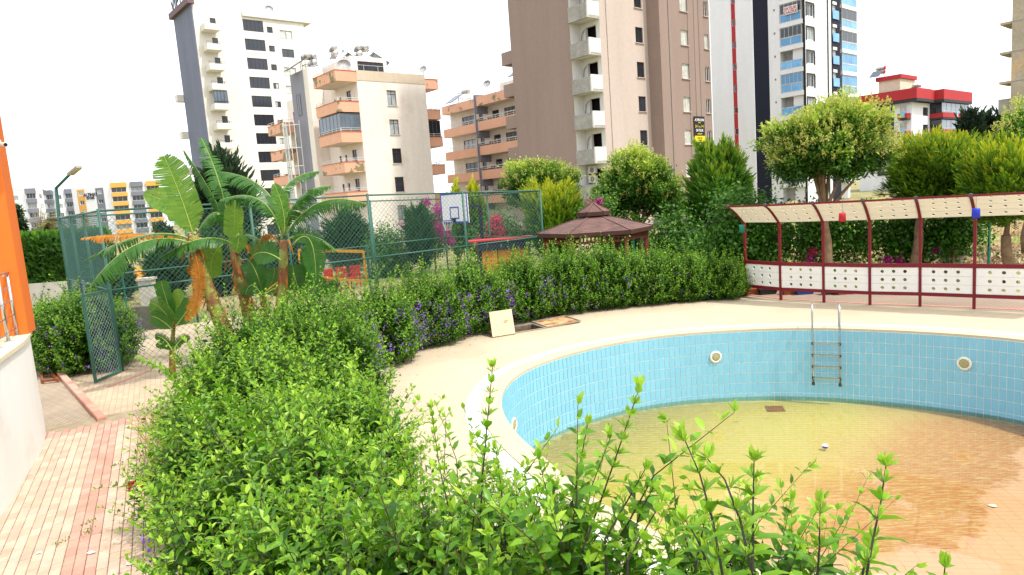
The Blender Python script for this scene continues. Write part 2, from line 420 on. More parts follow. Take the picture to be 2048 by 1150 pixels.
zx = np.array([ed[0], ed[1], 0]); zy = np.array([en[0], en[1], -sl_]); zy /= np.linalg.norm(zy); zn = np.cross(zx, zy)
items = []
for i in range(-60, 90):
    for j in range(-90, 90):
        c = EDGE_P+ed*((i+.5)*.25)+en*((j+.5)*.127)
        d = c-PC
        r_ = np.interp(math.atan2(d[1], d[0]) % (2*math.pi), np.r_[th, 2*math.pi], np.r_[rr, rr[0]])
        if np.linalg.norm(d) > r_-.08: continue
        P3 = (c[0], c[1], floor_z(*c)-.008)
        items.append((P3, MX(zx, zy, zn)(P3), None))
lay_pieces('floor_tile', unit_tile('floor_tile', .244, .121, .0025, .0008), items, fl, m_pf, 'far_floor_tiles', 300)

# water: shallow, clear, slightly green; it runs out where the floor rises through it
wm = bpy.data.materials.new('pool_water'); wm.use_nodes = True; t = wm.node_tree; t.nodes.clear()
o_ = t.nodes.new('ShaderNodeOutputMaterial'); tr = t.nodes.new('ShaderNodeBsdfTransparent'); tr.inputs[0].default_value = (.95, .96, .84, 1)
gl = t.nodes.new('ShaderNodeBsdfGlossy'); gl.inputs['Roughness'].default_value = .03; fr = t.nodes.new('ShaderNodeFresnel'); fr.inputs[0].default_value = 1.33
ns = t.nodes.new('ShaderNodeTexNoise'); ns.inputs['Scale'].default_value = 5; bp = t.nodes.new('ShaderNodeBump'); bp.inputs['Strength'].default_value = .04; bp.inputs['Distance'].default_value = .02
t.links.new(ns.outputs[0], bp.inputs['Height']); t.links.new(bp.outputs[0], gl.inputs['Normal'])
mx = t.nodes.new('ShaderNodeMixShader'); t.links.new(fr.outputs[0], mx.inputs[0]); t.links.new(tr.outputs[0], mx.inputs[1]); t.links.new(gl.outputs[0], mx.inputs[2]); t.links.new(mx.outputs[0], o_.inputs[0])
wr = ring(-.012)
wt = np_mesh('water', [(*p, WATER+.002) for p in wr]+[(PC[0], PC[1], WATER+.002)], [(i, (i+1) % NP, NP) for i in range(NP)], wm); tag(wt, kind='structure')

# ------------------------------------------------------------------ pool ladder, lights, drain, cap
STEEL = mat('steel', '#b9b9b6', .28, .08, 6, .05, 80, metal=.9)
L0 = G(1625, 659); L1 = G(1679, 660); rimn = PC-(L0[:2]+L1[:2])/2; rimn /= np.linalg.norm(rimn); nin = np.array([rimn[0], rimn[1], 0]); up = np.array([0, 0, 1.0])
la = L0.copy(); lb = L1.copy(); la[2] = lb[2] = 0
lad = thing('pool_ladder', 'steel pool ladder with four rungs hanging against the blue tiled wall', 'ladder', (la+lb)/2)
m_rub = mat('dark_rubber', '#3a3834', .7)
for q in (la, lb):
    a = q+nin*.09
    pts = [a+up*(-1.22), a+up*(-.6), a+up*.40]
    for k in range(1, 9):
        t_ = math.pi*k/8; pts.append(a+up*(.40+.17*math.sin(t_))-nin*(.20*(1-math.cos(t_))))
    pts.append(a-nin*.40+up*.02)
    o = MB().tube(pts, .022, 10).build('rail', STEEL, lad, True)
    MB().lathe(a+up*(-1.26), [(.03, 0), (.036, .02), (.03, .07)], 10).build('rubber_foot', m_rub, lad)
    MB().lathe(a-nin*.40, [(.05, 0), (.05, .012), (.03, .03)], 12).build('flange', STEEL, lad)
for k in range(4):
    z = -.16-.335*k+.0
    a = la+nin*.09+up*(-.30-.265*k); b = lb+nin*.09+up*(-.30-.265*k)
    MB().bar(a, b, .075, .028, up=(0, 0, 1)).build('rung', STEEL, lad)
    for q in (a, b): MB().lathe(q, [(.028, -.03), (.032, 0), (.028, .03)], 8).build('rung_clamp', m_rub, lad)
m_wpl = mat('white_plastic', '#d8d4c4', .4, .05)
m_len = mat('lamp_lens', '#9c946a', .25, .15, 20)
def pool_lamp(px, py, lab):
    # meet the wall: march along the view ray until it leaves the rim
    d = ray(px, py); best = None
    for s in np.linspace(5, 22, 3400):
        p = EYE+d*s
        if p[2] > -.05: continue
        q = p[:2]-PC; r_ = np.interp(math.atan2(q[1], q[0]) % (2*math.pi), np.r_[th, 2*math.pi], np.r_[rr, rr[0]])
        if np.linalg.norm(q) >= r_: best = p; break
    n_ = PC-best[:2]; n_ = np.array([n_[0], n_[1], 0])/np.linalg.norm(n_); c = best+n_*.006
    L = thing('pool_light', lab, 'pool light', c, 'round lights in the pool wall')
    MB().lathe(c, [(.145, 0), (.145, .012), (.13, .03), (.098, .036), (.092, .02)], 28, n_).build('bezel', m_wpl, L, True)
    MB().lathe(c+n_*.012, [(.094, 0), (.094, .010), (.06, .020), (.01, .024)], 24, n_).build('lens', m_len, L, True)
    x = np.cross(n_, up)
    for k in range(4):
        a = math.pi/4+k*math.pi/2
        MB().lathe(c+n_*.030+(x*math.cos(a)+up*math.sin(a))*.118, [(.008, 0), (.008, .008)], 8, n_).build('screw', STEEL, L)
pool_lamp(1431, 714, 'round white pool light between the ladder and the curved end of the pool wall')
pool_lamp(1929, 727, 'round white pool light on the far side of the ladder from the hatches')
pool_lamp(1026, 850, 'round white pool light low in the curved wall end beside the shrubs')
c = G(1550, 815, WATER-.05); c[2] = floor_z(c[0], c[1])+.002
dr = thing('floor_drain', 'rusty brown square drain cover on the pool floor below the ladder', 'drain', c)
m_rust = mat('rust', '#8a5a30', .9, .3, 14, .2, 60)
fr_ = MB()
for k in range(9):
    fr_.obox(c, zx, zy, zn, (-.16, -.16+k*.04-.012, 0), (.16, -.16+k*.04+.012, .012))
fr_.build('grate', m_rust, dr)
MB().obox(c, zx, zy, zn, (-.19, -.19, 0), (-.165, .19, .014)).obox(c, zx, zy, zn, (.165, -.19, 0), (.19, .19, .014)).obox(c, zx, zy, zn, (-.165, -.19, 0), (.165, -.17, .014)).obox(c, zx, zy, zn, (-.165, .17, 0), (.165, .19, .014)).build('frame', m_rust, dr)
c = G(1650, 893, WATER+.02)
bc = thing('floating_cup', 'small white and violet cup floating on the green pool water', 'cup', c)
MB().lathe(c-np.array([0, 0, .03]), [(.03, 0), (.045, .005), (.05, .045)], 16).build('cup_side', mat('violet_plastic', '#4b3f96', .4), bc)
MB().lathe(c+np.array([0, 0, .015]), [(.052, 0), (.054, .012), (.045, .022)], 16).build('lid', mat('cap_white', '#dcdce2', .4), bc)
def scrap(px, py, z, lab, size, m, seed):
    q = random.Random(seed); c = G(px, py, z); n_ = 7; mb = MB(); vs = [tuple(c+np.array([0, 0, .006]))]
    for k in range(n_):
        a = 2*math.pi*k/n_; r_ = size*q.uniform(.55, 1.1); vs.append((c[0]+r_*math.cos(a), c[1]+r_*math.sin(a)*.7, c[2]+.004+q.uniform(0, .5)*size*.5))
    k2 = len(vs); vs2 = [(x, y, z_-.002) for x, y, z_ in vs]
    mb.add(vs, [(0, 1+i, 1+(i+1) % n_) for i in range(n_)]); mb.add(vs2, [(0, 1+(i+1) % n_, 1+i) for i in range(n_)])
    o = mb.build('litter_scrap', m, fix=False); return tag(o, lab, 'litter')
m_pap = mat('paper', '#d9d7d0', .7)
scrap(1985, 1012, floor_z(*G(1985, 1012, -1.58)[:2])+.003, 'torn white scrap at the dry edge of the pool floor', .07, m_pap, 1)
scrap(183, 1106, .07, 'crumpled pale scrap on the paved path near the pink band', .05, m_pap, 2)
scrap(78, 1106, .07, 'small white scrap on the beige pavers by the white wall', .035, m_pap, 3)
scrap(262, 1128, .07, 'pale stone-like scrap at the grass edge of the path', .05, m_pap, 4)

# ------------------------------------------------------------------ hatches in the deck
m_lid = mat('hatch_plaster', '#bfae8a', .85, .1, 4, .06, 70, .1, col2='#97724a', c2scale=3, c2lo=.6, c2hi=.75)
m_rustlid = mat('rusty_lid', '#b59a6c', .9, .1, 4, .08, 50, .1, col2='#84461f', c2scale=2.2, c2lo=.46, c2hi=.58)
m_steelr = mat('hatch_frame', '#8b8273', .7, .15, 8)
def quad_slab(mb, pts, nrm, th_):
    pts = [np.asarray(p, float) for p in pts]; n_ = np.asarray(nrm, float)
    vs = pts+[p+n_*th_ for p in pts]
    return mb.add(vs, [(0, 1, 2, 3), (7, 6, 5, 4)]+[(i, i+4, (i+1) % 4+4, (i+1) % 4) for i in range(4)])
hx = G(1060, 664)-G(985, 676); hx[2] = 0; hx /= np.linalg.norm(hx); hy = np.array([-hx[1], hx[0], 0])
O1 = G(985, 676); O1[2] = 0
W1, D1 = .62, .75
h1 = thing('deck_hatch', 'small hatch with its plaster lid propped upright beside the hedge', 'hatch', O1)
def frame(o, O, W_, Dp, h=.022, b=.035):
    f = MB()
    f.obox(O, hx, hy, up, (0, 0, .002), (W_, b, h)).obox(O, hx, hy, up, (0, Dp-b, .002), (W_, Dp, h)).obox(O, hx, hy, up, (0, b, .002), (b, Dp-b, h)).obox(O, hx, hy, up, (W_-b, b, .002), (W_, Dp-b, h))
    return f.build('frame', m_steelr, o)
frame(h1, O1, W1, D1)
m_pit = mat('pit_floor', '#3b372f', .95, .3, 8)
def cut_hole(o, O, W_, Dp, b):
    # open the sheet where the shaft goes down
    bm = bmesh.new(); bm.from_mesh(o.data); x0, x1, y0, y1 = b, W_-b, b, Dp-b
    for ax, v in ((hx, x0), (hx, x1), (hy, y0), (hy, y1)):
        g_ = [f for f in bm.faces if (f.calc_center_median()-Vector([float(q) for q in O])).length < 14 or len(f.verts) > 4 or f.calc_area() > 500]
        geom = list(set(g_)|{e for f in g_ for e in f.edges}|{q for f in g_ for q in f.verts})
        bmesh.ops.bisect_plane(bm, geom=geom, plane_co=Vector([float(q) for q in (O+ax*v)]), plane_no=Vector([float(q) for q in ax]), dist=1e-6)
    kill = []
    for f in bm.faces:
        c_ = np.array(f.calc_center_median())-O; u_, v_ = c_@hx, c_@hy
        if x0 < u_ < x1 and y0 < v_ < y1: kill.append(f)
    bmesh.ops.delete(bm, geom=kill, context='FACES'); bm.to_mesh(o.data); bm.free()
def shaft(par, O, W_, Dp, b, depth, mw, mf):
    P_ = lambda u, v, z: O+hx*u+hy*v+up*z
    q = [(b, b), (W_-b, b), (W_-b, Dp-b), (b, Dp-b)]
    MB().add([P_(u, v, .003) for u, v in q]+[P_(u, v, -depth) for u, v in q], [(i, (i+1) % 4, (i+1) % 4+4, i+4) for i in range(4)]).build('shaft_wall', mw, par, fix=False)
    MB().add([P_(u, v, -depth) for u, v in q], [(0, 1, 2, 3)]).build('shaft_floor', mf, par, fix=False)
for o_ in (dk_o, gr_o): cut_hole(o_, O1, W1, D1, .035)
m_pitw = mat('shaft_wall', '#6b5a48', .95, .3, 6)
shaft(h1, O1, W1, D1, .035, .25, m_pitw, mat('hatch_water', '#4d7a6b', .2, .2, 8))
quad_slab(MB(), [O1+up*.022, O1+hx*W1+up*.022, O1+hx*(W1+.08)+hy*.32+up*.60, O1+hx*.08+hy*.32+up*.60], -hy*.9+up*.4, .02).build('lid', m_lid, h1)
lidc = O1+hx*(W1*.72)+hy*.15+up*.36
MB().bar(lidc-hx*.05-hy*.03, lidc+hx*.05-hy*.03, .02, .012).build('lid_handle', m_rust, h1)
O2 = O1+hx*(W1+.02)+hy*.08; W2, D2 = .92, .85
h2 = thing('deck_hatch', 'open square hatch with a dark shaft in the pool deck', 'hatch', O2)
frame(h2, O2, W2, D2, .03, .05)
for o_ in (dk_o, gr_o): cut_hole(o_, O2, W2, D2, .05)
shaft(h2, O2, W2, D2, .05, .9, m_pitw, mat('shaft_floor', '#2d251c', .95, .3, 6))
O3 = O2+hx*(W2+.03)+hy*.05
h3 = thing('hatch_lid', 'rust stained hatch lid folded back flat on the deck beside the open shaft', 'hatch lid', O3)
quad_slab(MB(), [O3+up*.02, O3+hx*1.0+up*.045, O3+hx*1.0+hy*.85+up*.07, O3+hy*.85+up*.045], -up, .025).build('plate', m_rustlid, h3)
f = MB()
for a, b in (((0, 0), (1, 0)), ((1, 0), (1, .85)), ((1, .85), (0, .85)), ((0, .85), (0, 0))):
    za = .03+.025*a[0]+.03*a[1]; zb = .03+.025*b[0]+.03*b[1]
    f.bar(O3+hx*a[0]+hy*a[1]+up*za, O3+hx*b[0]+hy*b[1]+up*zb, .03, .03)
f.build('rim', m_steelr, h3)

# ------------------------------------------------------------------ paved path on the left
DP = np.array(G(205, 852)[:2]-G(136, 1150)[:2]); DP /= np.linalg.norm(DP); DQ = np.array([DP[1], -DP[0]])   # along, across (to the right)
PO = G(136, 1150)[:2]
m_bed = mat('joint_sand', '#8d7f68', .95, .2, 6, .2, 60)
def PP(u, v, z=0): return np.array([*(PO+DQ*u+DP*v), z])
pb = MB().add([PP(-1.6, -4, .03), PP(1.3, -4, .03), PP(1.3, 6.4, .03), PP(-1.6, 6.4, .03)], [(0, 1, 2, 3)]).build('path', m_bed); tag(pb, kind='structure')
pav = [mat('paver_sand_%d' % i, c, .85, .1, 5, .1, 90, .2) for i, c in enumerate(('#b39c87', '#af9680', '#b6a08c', '#b09683', '#b8a28e'))]
pvr = [mat('paver_pink_%d' % i, c, .85, .1, 5, .1, 90, .2) for i, c in enumerate(('#b08876', '#ab8271', '#b38f7e'))]
items = []
for i in range(-15, 12):
    for j in range(-14, 32):
        u = i*.104; v = (j+(.5 if i % 2 else 0))*.206
        if v > 5.75 or v < -2.5 or u > .95-.02*v or u < -1.55: continue
        P3 = PP(u, v, .03); tilt = rnd.gauss(0, .006)
        mm = pvr[rnd.randrange(3)] if (0 <= i <= 2 or 5.35 < v) else pav[rnd.randrange(5)]
        zz = np.array([DQ[0]*tilt, DQ[1]*tilt, 1]); zz /= np.linalg.norm(zz)
        P3[2] += rnd.uniform(-.002, .003)
        items.append((P3, MX((DQ[0], DQ[1], 0), (DP[0], DP[1], 0), zz)(P3), mm))
lay_pieces('paver', unit_tile('paver', .0985, .2005, .035, .005), items, pb, pav[0], 'far_pavers', 300)

def brick_mat(name, c1, c2, mortar, rot, bw=.2, bh=.1):
    m = bpy.data.materials.new(name); m.use_nodes = True; t = m.node_tree; n = t.nodes; b = n['Principled BSDF']; b.inputs['Roughness'].default_value = .9
    geo = n.new('ShaderNodeNewGeometry'); mp = n.new('ShaderNodeMapping'); mp.inputs['Rotation'].default_value = (0, 0, rot); t.links.new(geo.outputs['Position'], mp.inputs[0])
    br = n.new('ShaderNodeTexBrick'); br.inputs['Scale'].default_value = 1; br.inputs['Brick Width'].default_value = bw; br.inputs['Row Height'].default_value = bh; br.inputs['Mortar Size'].default_value = .006
    br.inputs['Color1'].default_value = (*lin(c1), 1); br.inputs['Color2'].default_value = (*lin(c2), 1); br.inputs['Mortar'].default_value = (*lin(mortar), 1); t.links.new(mp.outputs[0], br.inputs[0])
    nz = n.new('ShaderNodeTexNoise'); nz.inputs['Scale'].default_value = .7; nz.inputs['Detail'].default_value = 6; t.links.new(geo.outputs['Position'], nz.inputs['Vector'])
    mr = n.new('ShaderNodeMapRange'); mr.inputs[1].default_value = .3; mr.inputs[2].default_value = .7; mr.inputs[3].default_value = .85; mr.inputs[4].default_value = 1.12; t.links.new(nz.outputs[0], mr.inputs[0])
    sc = n.new('ShaderNodeVectorMath'); sc.operation = 'SCALE'; t.links.new(br.outputs[0], sc.inputs[0]); t.links.new(mr.outputs[0], sc.inputs['Scale']); t.links.new(sc.outputs[0], b.inputs['Base Color'])
    bp = n.new('ShaderNodeBump'); bp.inputs['Distance'].default_value = .006; bp.inputs['Strength'].default_value = .5; t.links.new(br.outputs['Fac'], bp.inputs['Height']); bp.invert = True; t.links.new(bp.outputs[0], b.inputs['Normal'])
    MATS[name] = m; return m
m_plaza = brick_mat('plaza_pavers', '#b4a085', '#ab957c', '#98856f', -math.atan2(DP[1], DP[0]))
m_low = brick_mat('side_pavers', '#a3917c', '#988873', '#6f6557', -math.atan2(DP[1], DP[0])+.4)
K0, K1, K2 = G(205, 845)[:2], G(120, 750)[:2], G(78, 702)[:2]
pl = MB().add([(*PP(1.3, 2.0)[:2], .008), (*PP(2.8, 5.5)[:2], .008), (-3.6, 17.0, .008), (-3.0, 19.0, .008), (-9.3, 20, .008), (-12, 19, .008), (*K1, .008), (*K0, .008), (*PP(-.6, 5.9)[:2], .008)], [tuple(range(9))]).build('plaza', m_plaza); tag(pl, kind='structure')
sp = MB().add([(*PP(-.4, 5.85)[:2], .004), (*K0, .004), (*K1, .004), (*K2, .004), (-17, 24, .004), (-20, 22, .004), (-12, 12, .004), (*PP(-2.2, 5.85)[:2], .004)], [tuple(range(8))]).build('side_path', m_low); tag(sp, kind='structure')
# pink kerb of separate stones
kb = thing('kerb', 'pink concrete kerb stones in a line beside the gate shrub', 'kerb', (*K0, 0))
m_kb = [mat('kerb_pink_%d' % i, c, .85, .12, 5, .1, 60, .2) for i, c in enumerate(('#bd8a76', '#b5806e', '#c49884'))]
def kerbline(a, b, n_, w=.14, h=.11):
    a = np.array(a); b = np.array(b); d = (b-a); L = np.linalg.norm(d)/n_; d /= np.linalg.norm(d); s_ = np.array([-d[1], d[0]])
    for k in range(n_):
        o = a+d*(k*L+.006)
        e = unit_tile('kerb_stone', L-.012, w, h+.004*rnd.random(), .015); e.materials.append(m_kb[rnd.randrange(3)])
        ob = bpy.data.objects.new('kerb_stone', e); COL.objects.link(ob); ob.parent = kb
        ob.location = (o[0]+d[0]*L/2-K0[0], o[1]+d[1]*L/2-K0[1], -.01); ob.rotation_euler = (0, 0, math.atan2(d[1], d[0])+rnd.gauss(0, .006))
kerbline(K0, K1, 9); kerbline(K1, K2, 5)
# a red line of pavers across the plaza below the gate
a, b = G(215, 775), G(300, 742)
rl = MB().bar(a+up*.01, b+up*.01, .1, .012).build('red_paving_strip', m_kb[1]); tag(rl, kind='structure')
# rusty frame lying by the wall
c = G(95, 752)
rf = thing('rusty_frame', 'rusty steel frame lying on the pavers behind the white wall', 'metal frame', c)
fp = [G(86, 768), G(117, 765), G(88, 738), G(80, 738)]
fb = MB()
for i in range(4):
    a, b = fp[i].copy(), fp[(i+1) % 4].copy(); a[2] = b[2] = .07; fb.bar(a, b, .04, .05)
fb.build('frame_bars', mat('rust_orange', '#8a4a22', .85, .3, 12, .2, 60), rf)
fb = MB()
for t_ in (.35, .65):
    a = fp[0]*(1-t_)+fp[3]*t_; b = fp[1]*(1-t_)+fp[2]*t_; a[2] = b[2] = .06; fb.bar(a, b, .03, .03)
for q in fp: fb.bar((q[0], q[1], .0), (q[0], q[1], .05), .03)
o = fb.build('cross_bars', MATS['rust_orange'], rf); o['kind'] = 'stuff'

# ------------------------------------------------------------------ orange house corner: terrace wall, column, railing
ZT = 1.82
K = np.array(D(72, 665, 10.9))
curve = [(-10.6, 13.2), (-9.3, 12.45), (-8.35, 11.6), (-7.85, 10.9), (-7.35, 10.02), (-6.88, 9.0), (-6.38, 7.95), (-5.75, 6.2), (-5.2, 4.4), (-4.9, 2.6)]
cs = []
for i in range(len(curve)-1):                       # smooth the plan curve
    p0 = np.array(curve[max(i-1, 0)]); p1 = np.array(curve[i]); p2 = np.array(curve[i+1]); p3 = np.array(curve[min(i+2, len(curve)-1)])
    for k in range(6):
        t_ = k/6; cs.append(.5*((2*p1)+(-p0+p2)*t_+(2*p0-5*p1+4*p2-p3)*t_*t_+(-p0+3*p1-3*p2+p3)*t_**3))
cs.append(np.array(curve[-1]))
hs = thing('orange_house', 'orange house corner on a white curved terrace wall with steel railing', 'house', (*curve[3], 0))
m_ww = mat('white_stucco', '#e0ddd7', .85, .03, 1.2, .04, 120, .15, col2='#cfc2aa', c2scale=.7, c2lo=.55, c2hi=.85, streak=.3)
poly = [tuple(p) for p in cs]+[(-16, 1.5), (-17, 12)]
MB().prism(poly, -.02, ZT-.06).build('terrace_wall', m_ww, hs)
def offs(pts, d):
    out = []
    for i, p in enumerate(pts):
        t_ = np.array(pts[min(i+1, len(pts)-1)])-np.array(pts[max(i-1, 0)]); t_ = t_/np.linalg.norm(t_); out.append(np.array(p)+np.array([-t_[1], t_[0]])*d)
    return out
MB().prism([tuple(p) for p in offs(cs, .035)]+[(-16, 1.5), (-17, 12)], ZT-.06, ZT).build('wall_coping', mat('coping_cream', '#cfc2a4', .75, .05), hs)
c1 = G(57, 668, ZT); c2 = G(69, 660, ZT); e = c2-c1; e[2] = 0; e /= np.linalg.norm(e); e2 = np.array([-e[1], e[0], 0])
if e2[0] > 0: e2 = -e2
cl = [c1[:2], (c1+e*.55)[:2], (c1+e*.55+e2*1.6)[:2], (c1+e2*1.6)[:2]]
MB().prism(cl, ZT, 6.5).build('column', mat('orange_paint', '#cc651c', .75, .09, 1.0, .05, 90, .12, streak=.25), hs)
rl = []
pb0 = G(35, 671, ZT); pt0 = D(15, 546, pb0[1]); RH = pt0[2]-ZT
wd = np.array([*(np.array(curve[6])-np.array(curve[4])), 0]); wd /= np.linalg.norm(wd)
rg = MB(); 
MB().tube([pb0-wd*.06+up*RH, pb0+wd*2.6+up*RH], .028, 12).build('handrail', STEEL, hs, True)
for k, fz in enumerate((.12, .34, .56, .78)):
    MB().tube([pb0-wd*.08+up*(RH*fz), pb0+wd*2.6+up*(RH*fz)], .012, 8).build('rail_bar', STEEL, hs, True)
for k in range(5):
    q = pb0+wd*(.62*k); MB().tube([q-up*.02, q+up*RH], .024, 12).build('rail_post', STEEL, hs, True)
    MB().lathe(q, [(.05, 0), (.05, .01), (.03, .02)], 12).build('rail_foot', STEEL, hs)
cc = D(8, 289, 10.6)
sc_ = thing('security_camera', 'small white security camera on the orange column', 'camera', cc)
ax = np.array([.75, -.5, -.12]); ax /= np.linalg.norm(ax)
MB().lathe(cc-ax*.06, [(.02, -.14), (.035, -.13), (.035, .10), (.028, .11)], 14, ax).build('camera_body', mat('cam_body', '#b8aaa0', .5), sc_, True)
MB().lathe(cc-ax*.06, [(.026, .105), (.026, .118)], 14, ax).build('lens', mat('black_gloss', '#15151a', .15), sc_)
MB().tube([cc-ax*.10, cc-ax*.12+up*.06, cc-ax*.45+up*.07-np.array([.25, 0, 0])], .014, 8).build('bracket', MATS['cam_body'], sc_)
# ================================================================== buildings behind the garden
AL = R(50)                                   # the street grid: long fronts run at 50 degrees from the view direction
FD = np.array([math.sin(AL), math.cos(AL), 0]); LD = np.array([-math.cos(AL), math.sin(AL), 0])
UP = np.array([0, 0, 1.0])
class Fac:
    """a vertical front: u along d from O, z up, o outwards"""
    def __init__(s, O, d, n):
        s.O = np.array([O[0], O[1], 0.0]); s.d = np.array([d[0], d[1], 0.0]); s.n = np.array([n[0], n[1], 0.0])
    def P(s, u, z, o=0): return s.O+s.d*u+s.n*o+UP*z
    def px(s, x, y, o=0):
        r = ray(x, y); q = s.O+s.n*o-EYE; t = (q@s.n)/(r@s.n); p = EYE+r*t
        return (p-s.O)@s.d, p[2]
    def rect(s, x0, y0, x1, y1, o=0):
        xm, ym = (x0+x1)/2, (y0+y1)/2
        return s.px(x0, ym, o)[0], s.px(x1, ym, o)[0], s.px(xm, y1, o)[1], s.px(xm, y0, o)[1]
    def box(s, mb, u0, u1, z0, z1, o0, o1):
        return mb.obox(s.O, s.d, s.n, UP, (min(u0, u1), min(o0, o1), z0), (max(u0, u1), max(o0, o1), z1))
def facF(px, Y): p = D(px[0], px[1], Y); return Fac(p, FD, (FD[1], -FD[0]))           # front facing right and towards the garden
def facL(px, Y): p = D(px[0], px[1], Y); return Fac(p, LD, (-FD[0], -FD[1]))          # front facing left and towards the garden, u runs away
def wall(mb, F, u0, u1, z0, z1, holes=(), o=0.0, depth=.22):
    """a front with real openings and their reveals"""
    us = sorted({u0, u1}|{h[k] for h in holes for k in (0, 1)}); zs = sorted({z0, z1}|{h[k] for h in holes for k in (2, 3)})
    us = [u for u in us if u0-1e-6 <= u <= u1+1e-6]; zs = [z for z in zs if z0-1e-6 <= z <= z1+1e-6]
    for i in range(len(us)-1):
        run = None
        for j in range(len(zs)-1):
            uc, zc = (us[i]+us[i+1])/2, (zs[j]+zs[j+1])/2
            if any(h[0] < uc < h[1] and h[2] < zc < h[3] for h in holes): continue
            mb.add([F.P(us[i], zs[j], o), F.P(us[i+1], zs[j], o), F.P(us[i+1], zs[j+1], o), F.P(us[i], zs[j+1], o)], [(0, 1, 2, 3)])
    for a, b, c, d in holes:
        k = [F.P(a, c, o), F.P(b, c, o), F.P(b, d, o), F.P(a, d, o)]; q = [p-F.n*depth for p in k]
        mb.add(k+q, [(0, 1, 5, 4), (1, 2, 6, 5), (2, 3, 7, 6), (3, 0, 4, 7)])
PANES = [mat('glass_%d' % i, c, .12, .25, 1.5, .1, 6, spec=.7) for i, c in enumerate(('#2a2f36', '#363d45', '#22262c', '#9aa1a3', '#b9b9b2'))]
DARKG = mat('tinted_glass', '#1d222b', .1, .2, .6, .1, 4, spec=.7)
BLUEG = mat('blue_glass', '#3c82b4', .1, .3, .5, .1, 3, spec=.8)
BLUEG2 = mat('blue_rail_glass', '#5f9fd0', .15, .2, .8, .1, 3, spec=.7)
GREYG = mat('grey_glass', '#5f6b79', .12, .25, .5, .1, 3, spec=.7)
WFR = mat('white_frame', '#c9c9c4', .5, .04)
def window(F, r, parent, frame, pane=None, n=2, o=0.0, rec=.14, sill=None, split=.0, fw=.06, name='window'):
    """frame with mullions, panes behind it, a sill in front"""
    u0, u1, z0, z1 = r; f = MB(); o1 = o-rec+.05; o0 = o-rec
    F.box(f, u0, u1, z1-fw, z1, o0, o1); F.box(f, u0, u1, z0, z0+fw, o0, o1); F.box(f, u0, u0+fw, z0+fw, z1-fw, o0, o1); F.box(f, u1-fw, u1, z0+fw, z1-fw, o0, o1)
    for k in range(1, n):
        u = u0+(u1-u0)*k/n; F.box(f, u-fw*.45, u+fw*.45, z0+fw, z1-fw, o0+.002, o1-.004)
    if split: z = z0+(z1-z0)*split; F.box(f, u0+fw, u1-fw, z-.02, z+.02, o0+.004, o1-.008)
    w_ = f.build(name, frame, parent)
    for k in range(n):
        ua = u0+(u1-u0)*k/n; ub = u0+(u1-u0)*(k+1)/n
        g = pane or PANES[rnd.choice((0, 0, 1, 2, 2, 3, 4))]
        p = MB(); F.box(p, ua+.01, ub-.01, z0+.02, z1-.02, o0+.008, o0+.022); p.build('pane', g, w_)
    if sill:
        p = MB(); F.box(p, u0-.08, u1+.08, z0-.07, z0-.003, o-.02, o+.10); p.build('sill', sill, w_)
    return w_
def railing(F, u0, u1, z0, h, o, m, parent, step=.9, bars=3, name='railing'):
    r = MB()
    for k in range(bars): F.box(r, u0, u1, z0+h*(k+1)/bars-.04, z0+h*(k+1)/bars, o-.02, o+.02)
    n = max(1, round(abs(u1-u0)/step))
    for k in range(n+1):
        u = u0+(u1-u0)*k/n; F.box(r, u-.018, u+.018, z0, z0+h-.045, o-.017, o+.017)
    x = r.build(name, m, parent); x['kind'] = 'stuff'; return x
def plain(parent, m, name, F, u0, u1, z0, z1, o0, o1):
    b = MB(); F.box(b, u0, u1, z0, z1, o0, o1); return b.build(name, m, parent)
def dish(parent_label, pos, az, r=.6, m=None):
    t = thing('satellite_dish', parent_label, 'satellite dish', pos, 'satellite dishes on roofs')
    a = np.array([math.sin(az)*.85, math.cos(az)*.85, .5]); c = np.array(pos)+UP*(.9+r*.4)
    MB().lathe(c, [(r, .14*r/.6), (r*.98, .15*r/.6), (r*.6, .05*r/.6), (.03, 0), (.03, -.02), (r*.6, .03), (r*.99, .135*r/.6)], 18, a).build('reflector', m or MATS['dish_grey'], t, True)
    an = a/np.linalg.norm(a)
    MB().tube([np.array(pos), np.array(pos)+UP*.8, c-an*.02], .04, 8).build('mast', MATS['dish_grey'], t)
    MB().tube([c-UP*r*.9+an*.05, c+an*r*.9-UP*.05], .02, 6).build('feed_arm', MATS['dish_grey'], t)
    return t
mat('dish_grey', '#a9a9a6', .5, .06)
m_tank = mat('tank_steel', '#b4b2ae', .35, .1, 4, .05, 40, metal=.6)
m_rtank = mat('tank_red_cap', '#b03030', .45, .1, 4)
m_coll = mat('collector_glass', '#3a3f49', .15, .2, 3)
m_rig = mat('rig_steel', '#6a6763', .6, .15, 5)
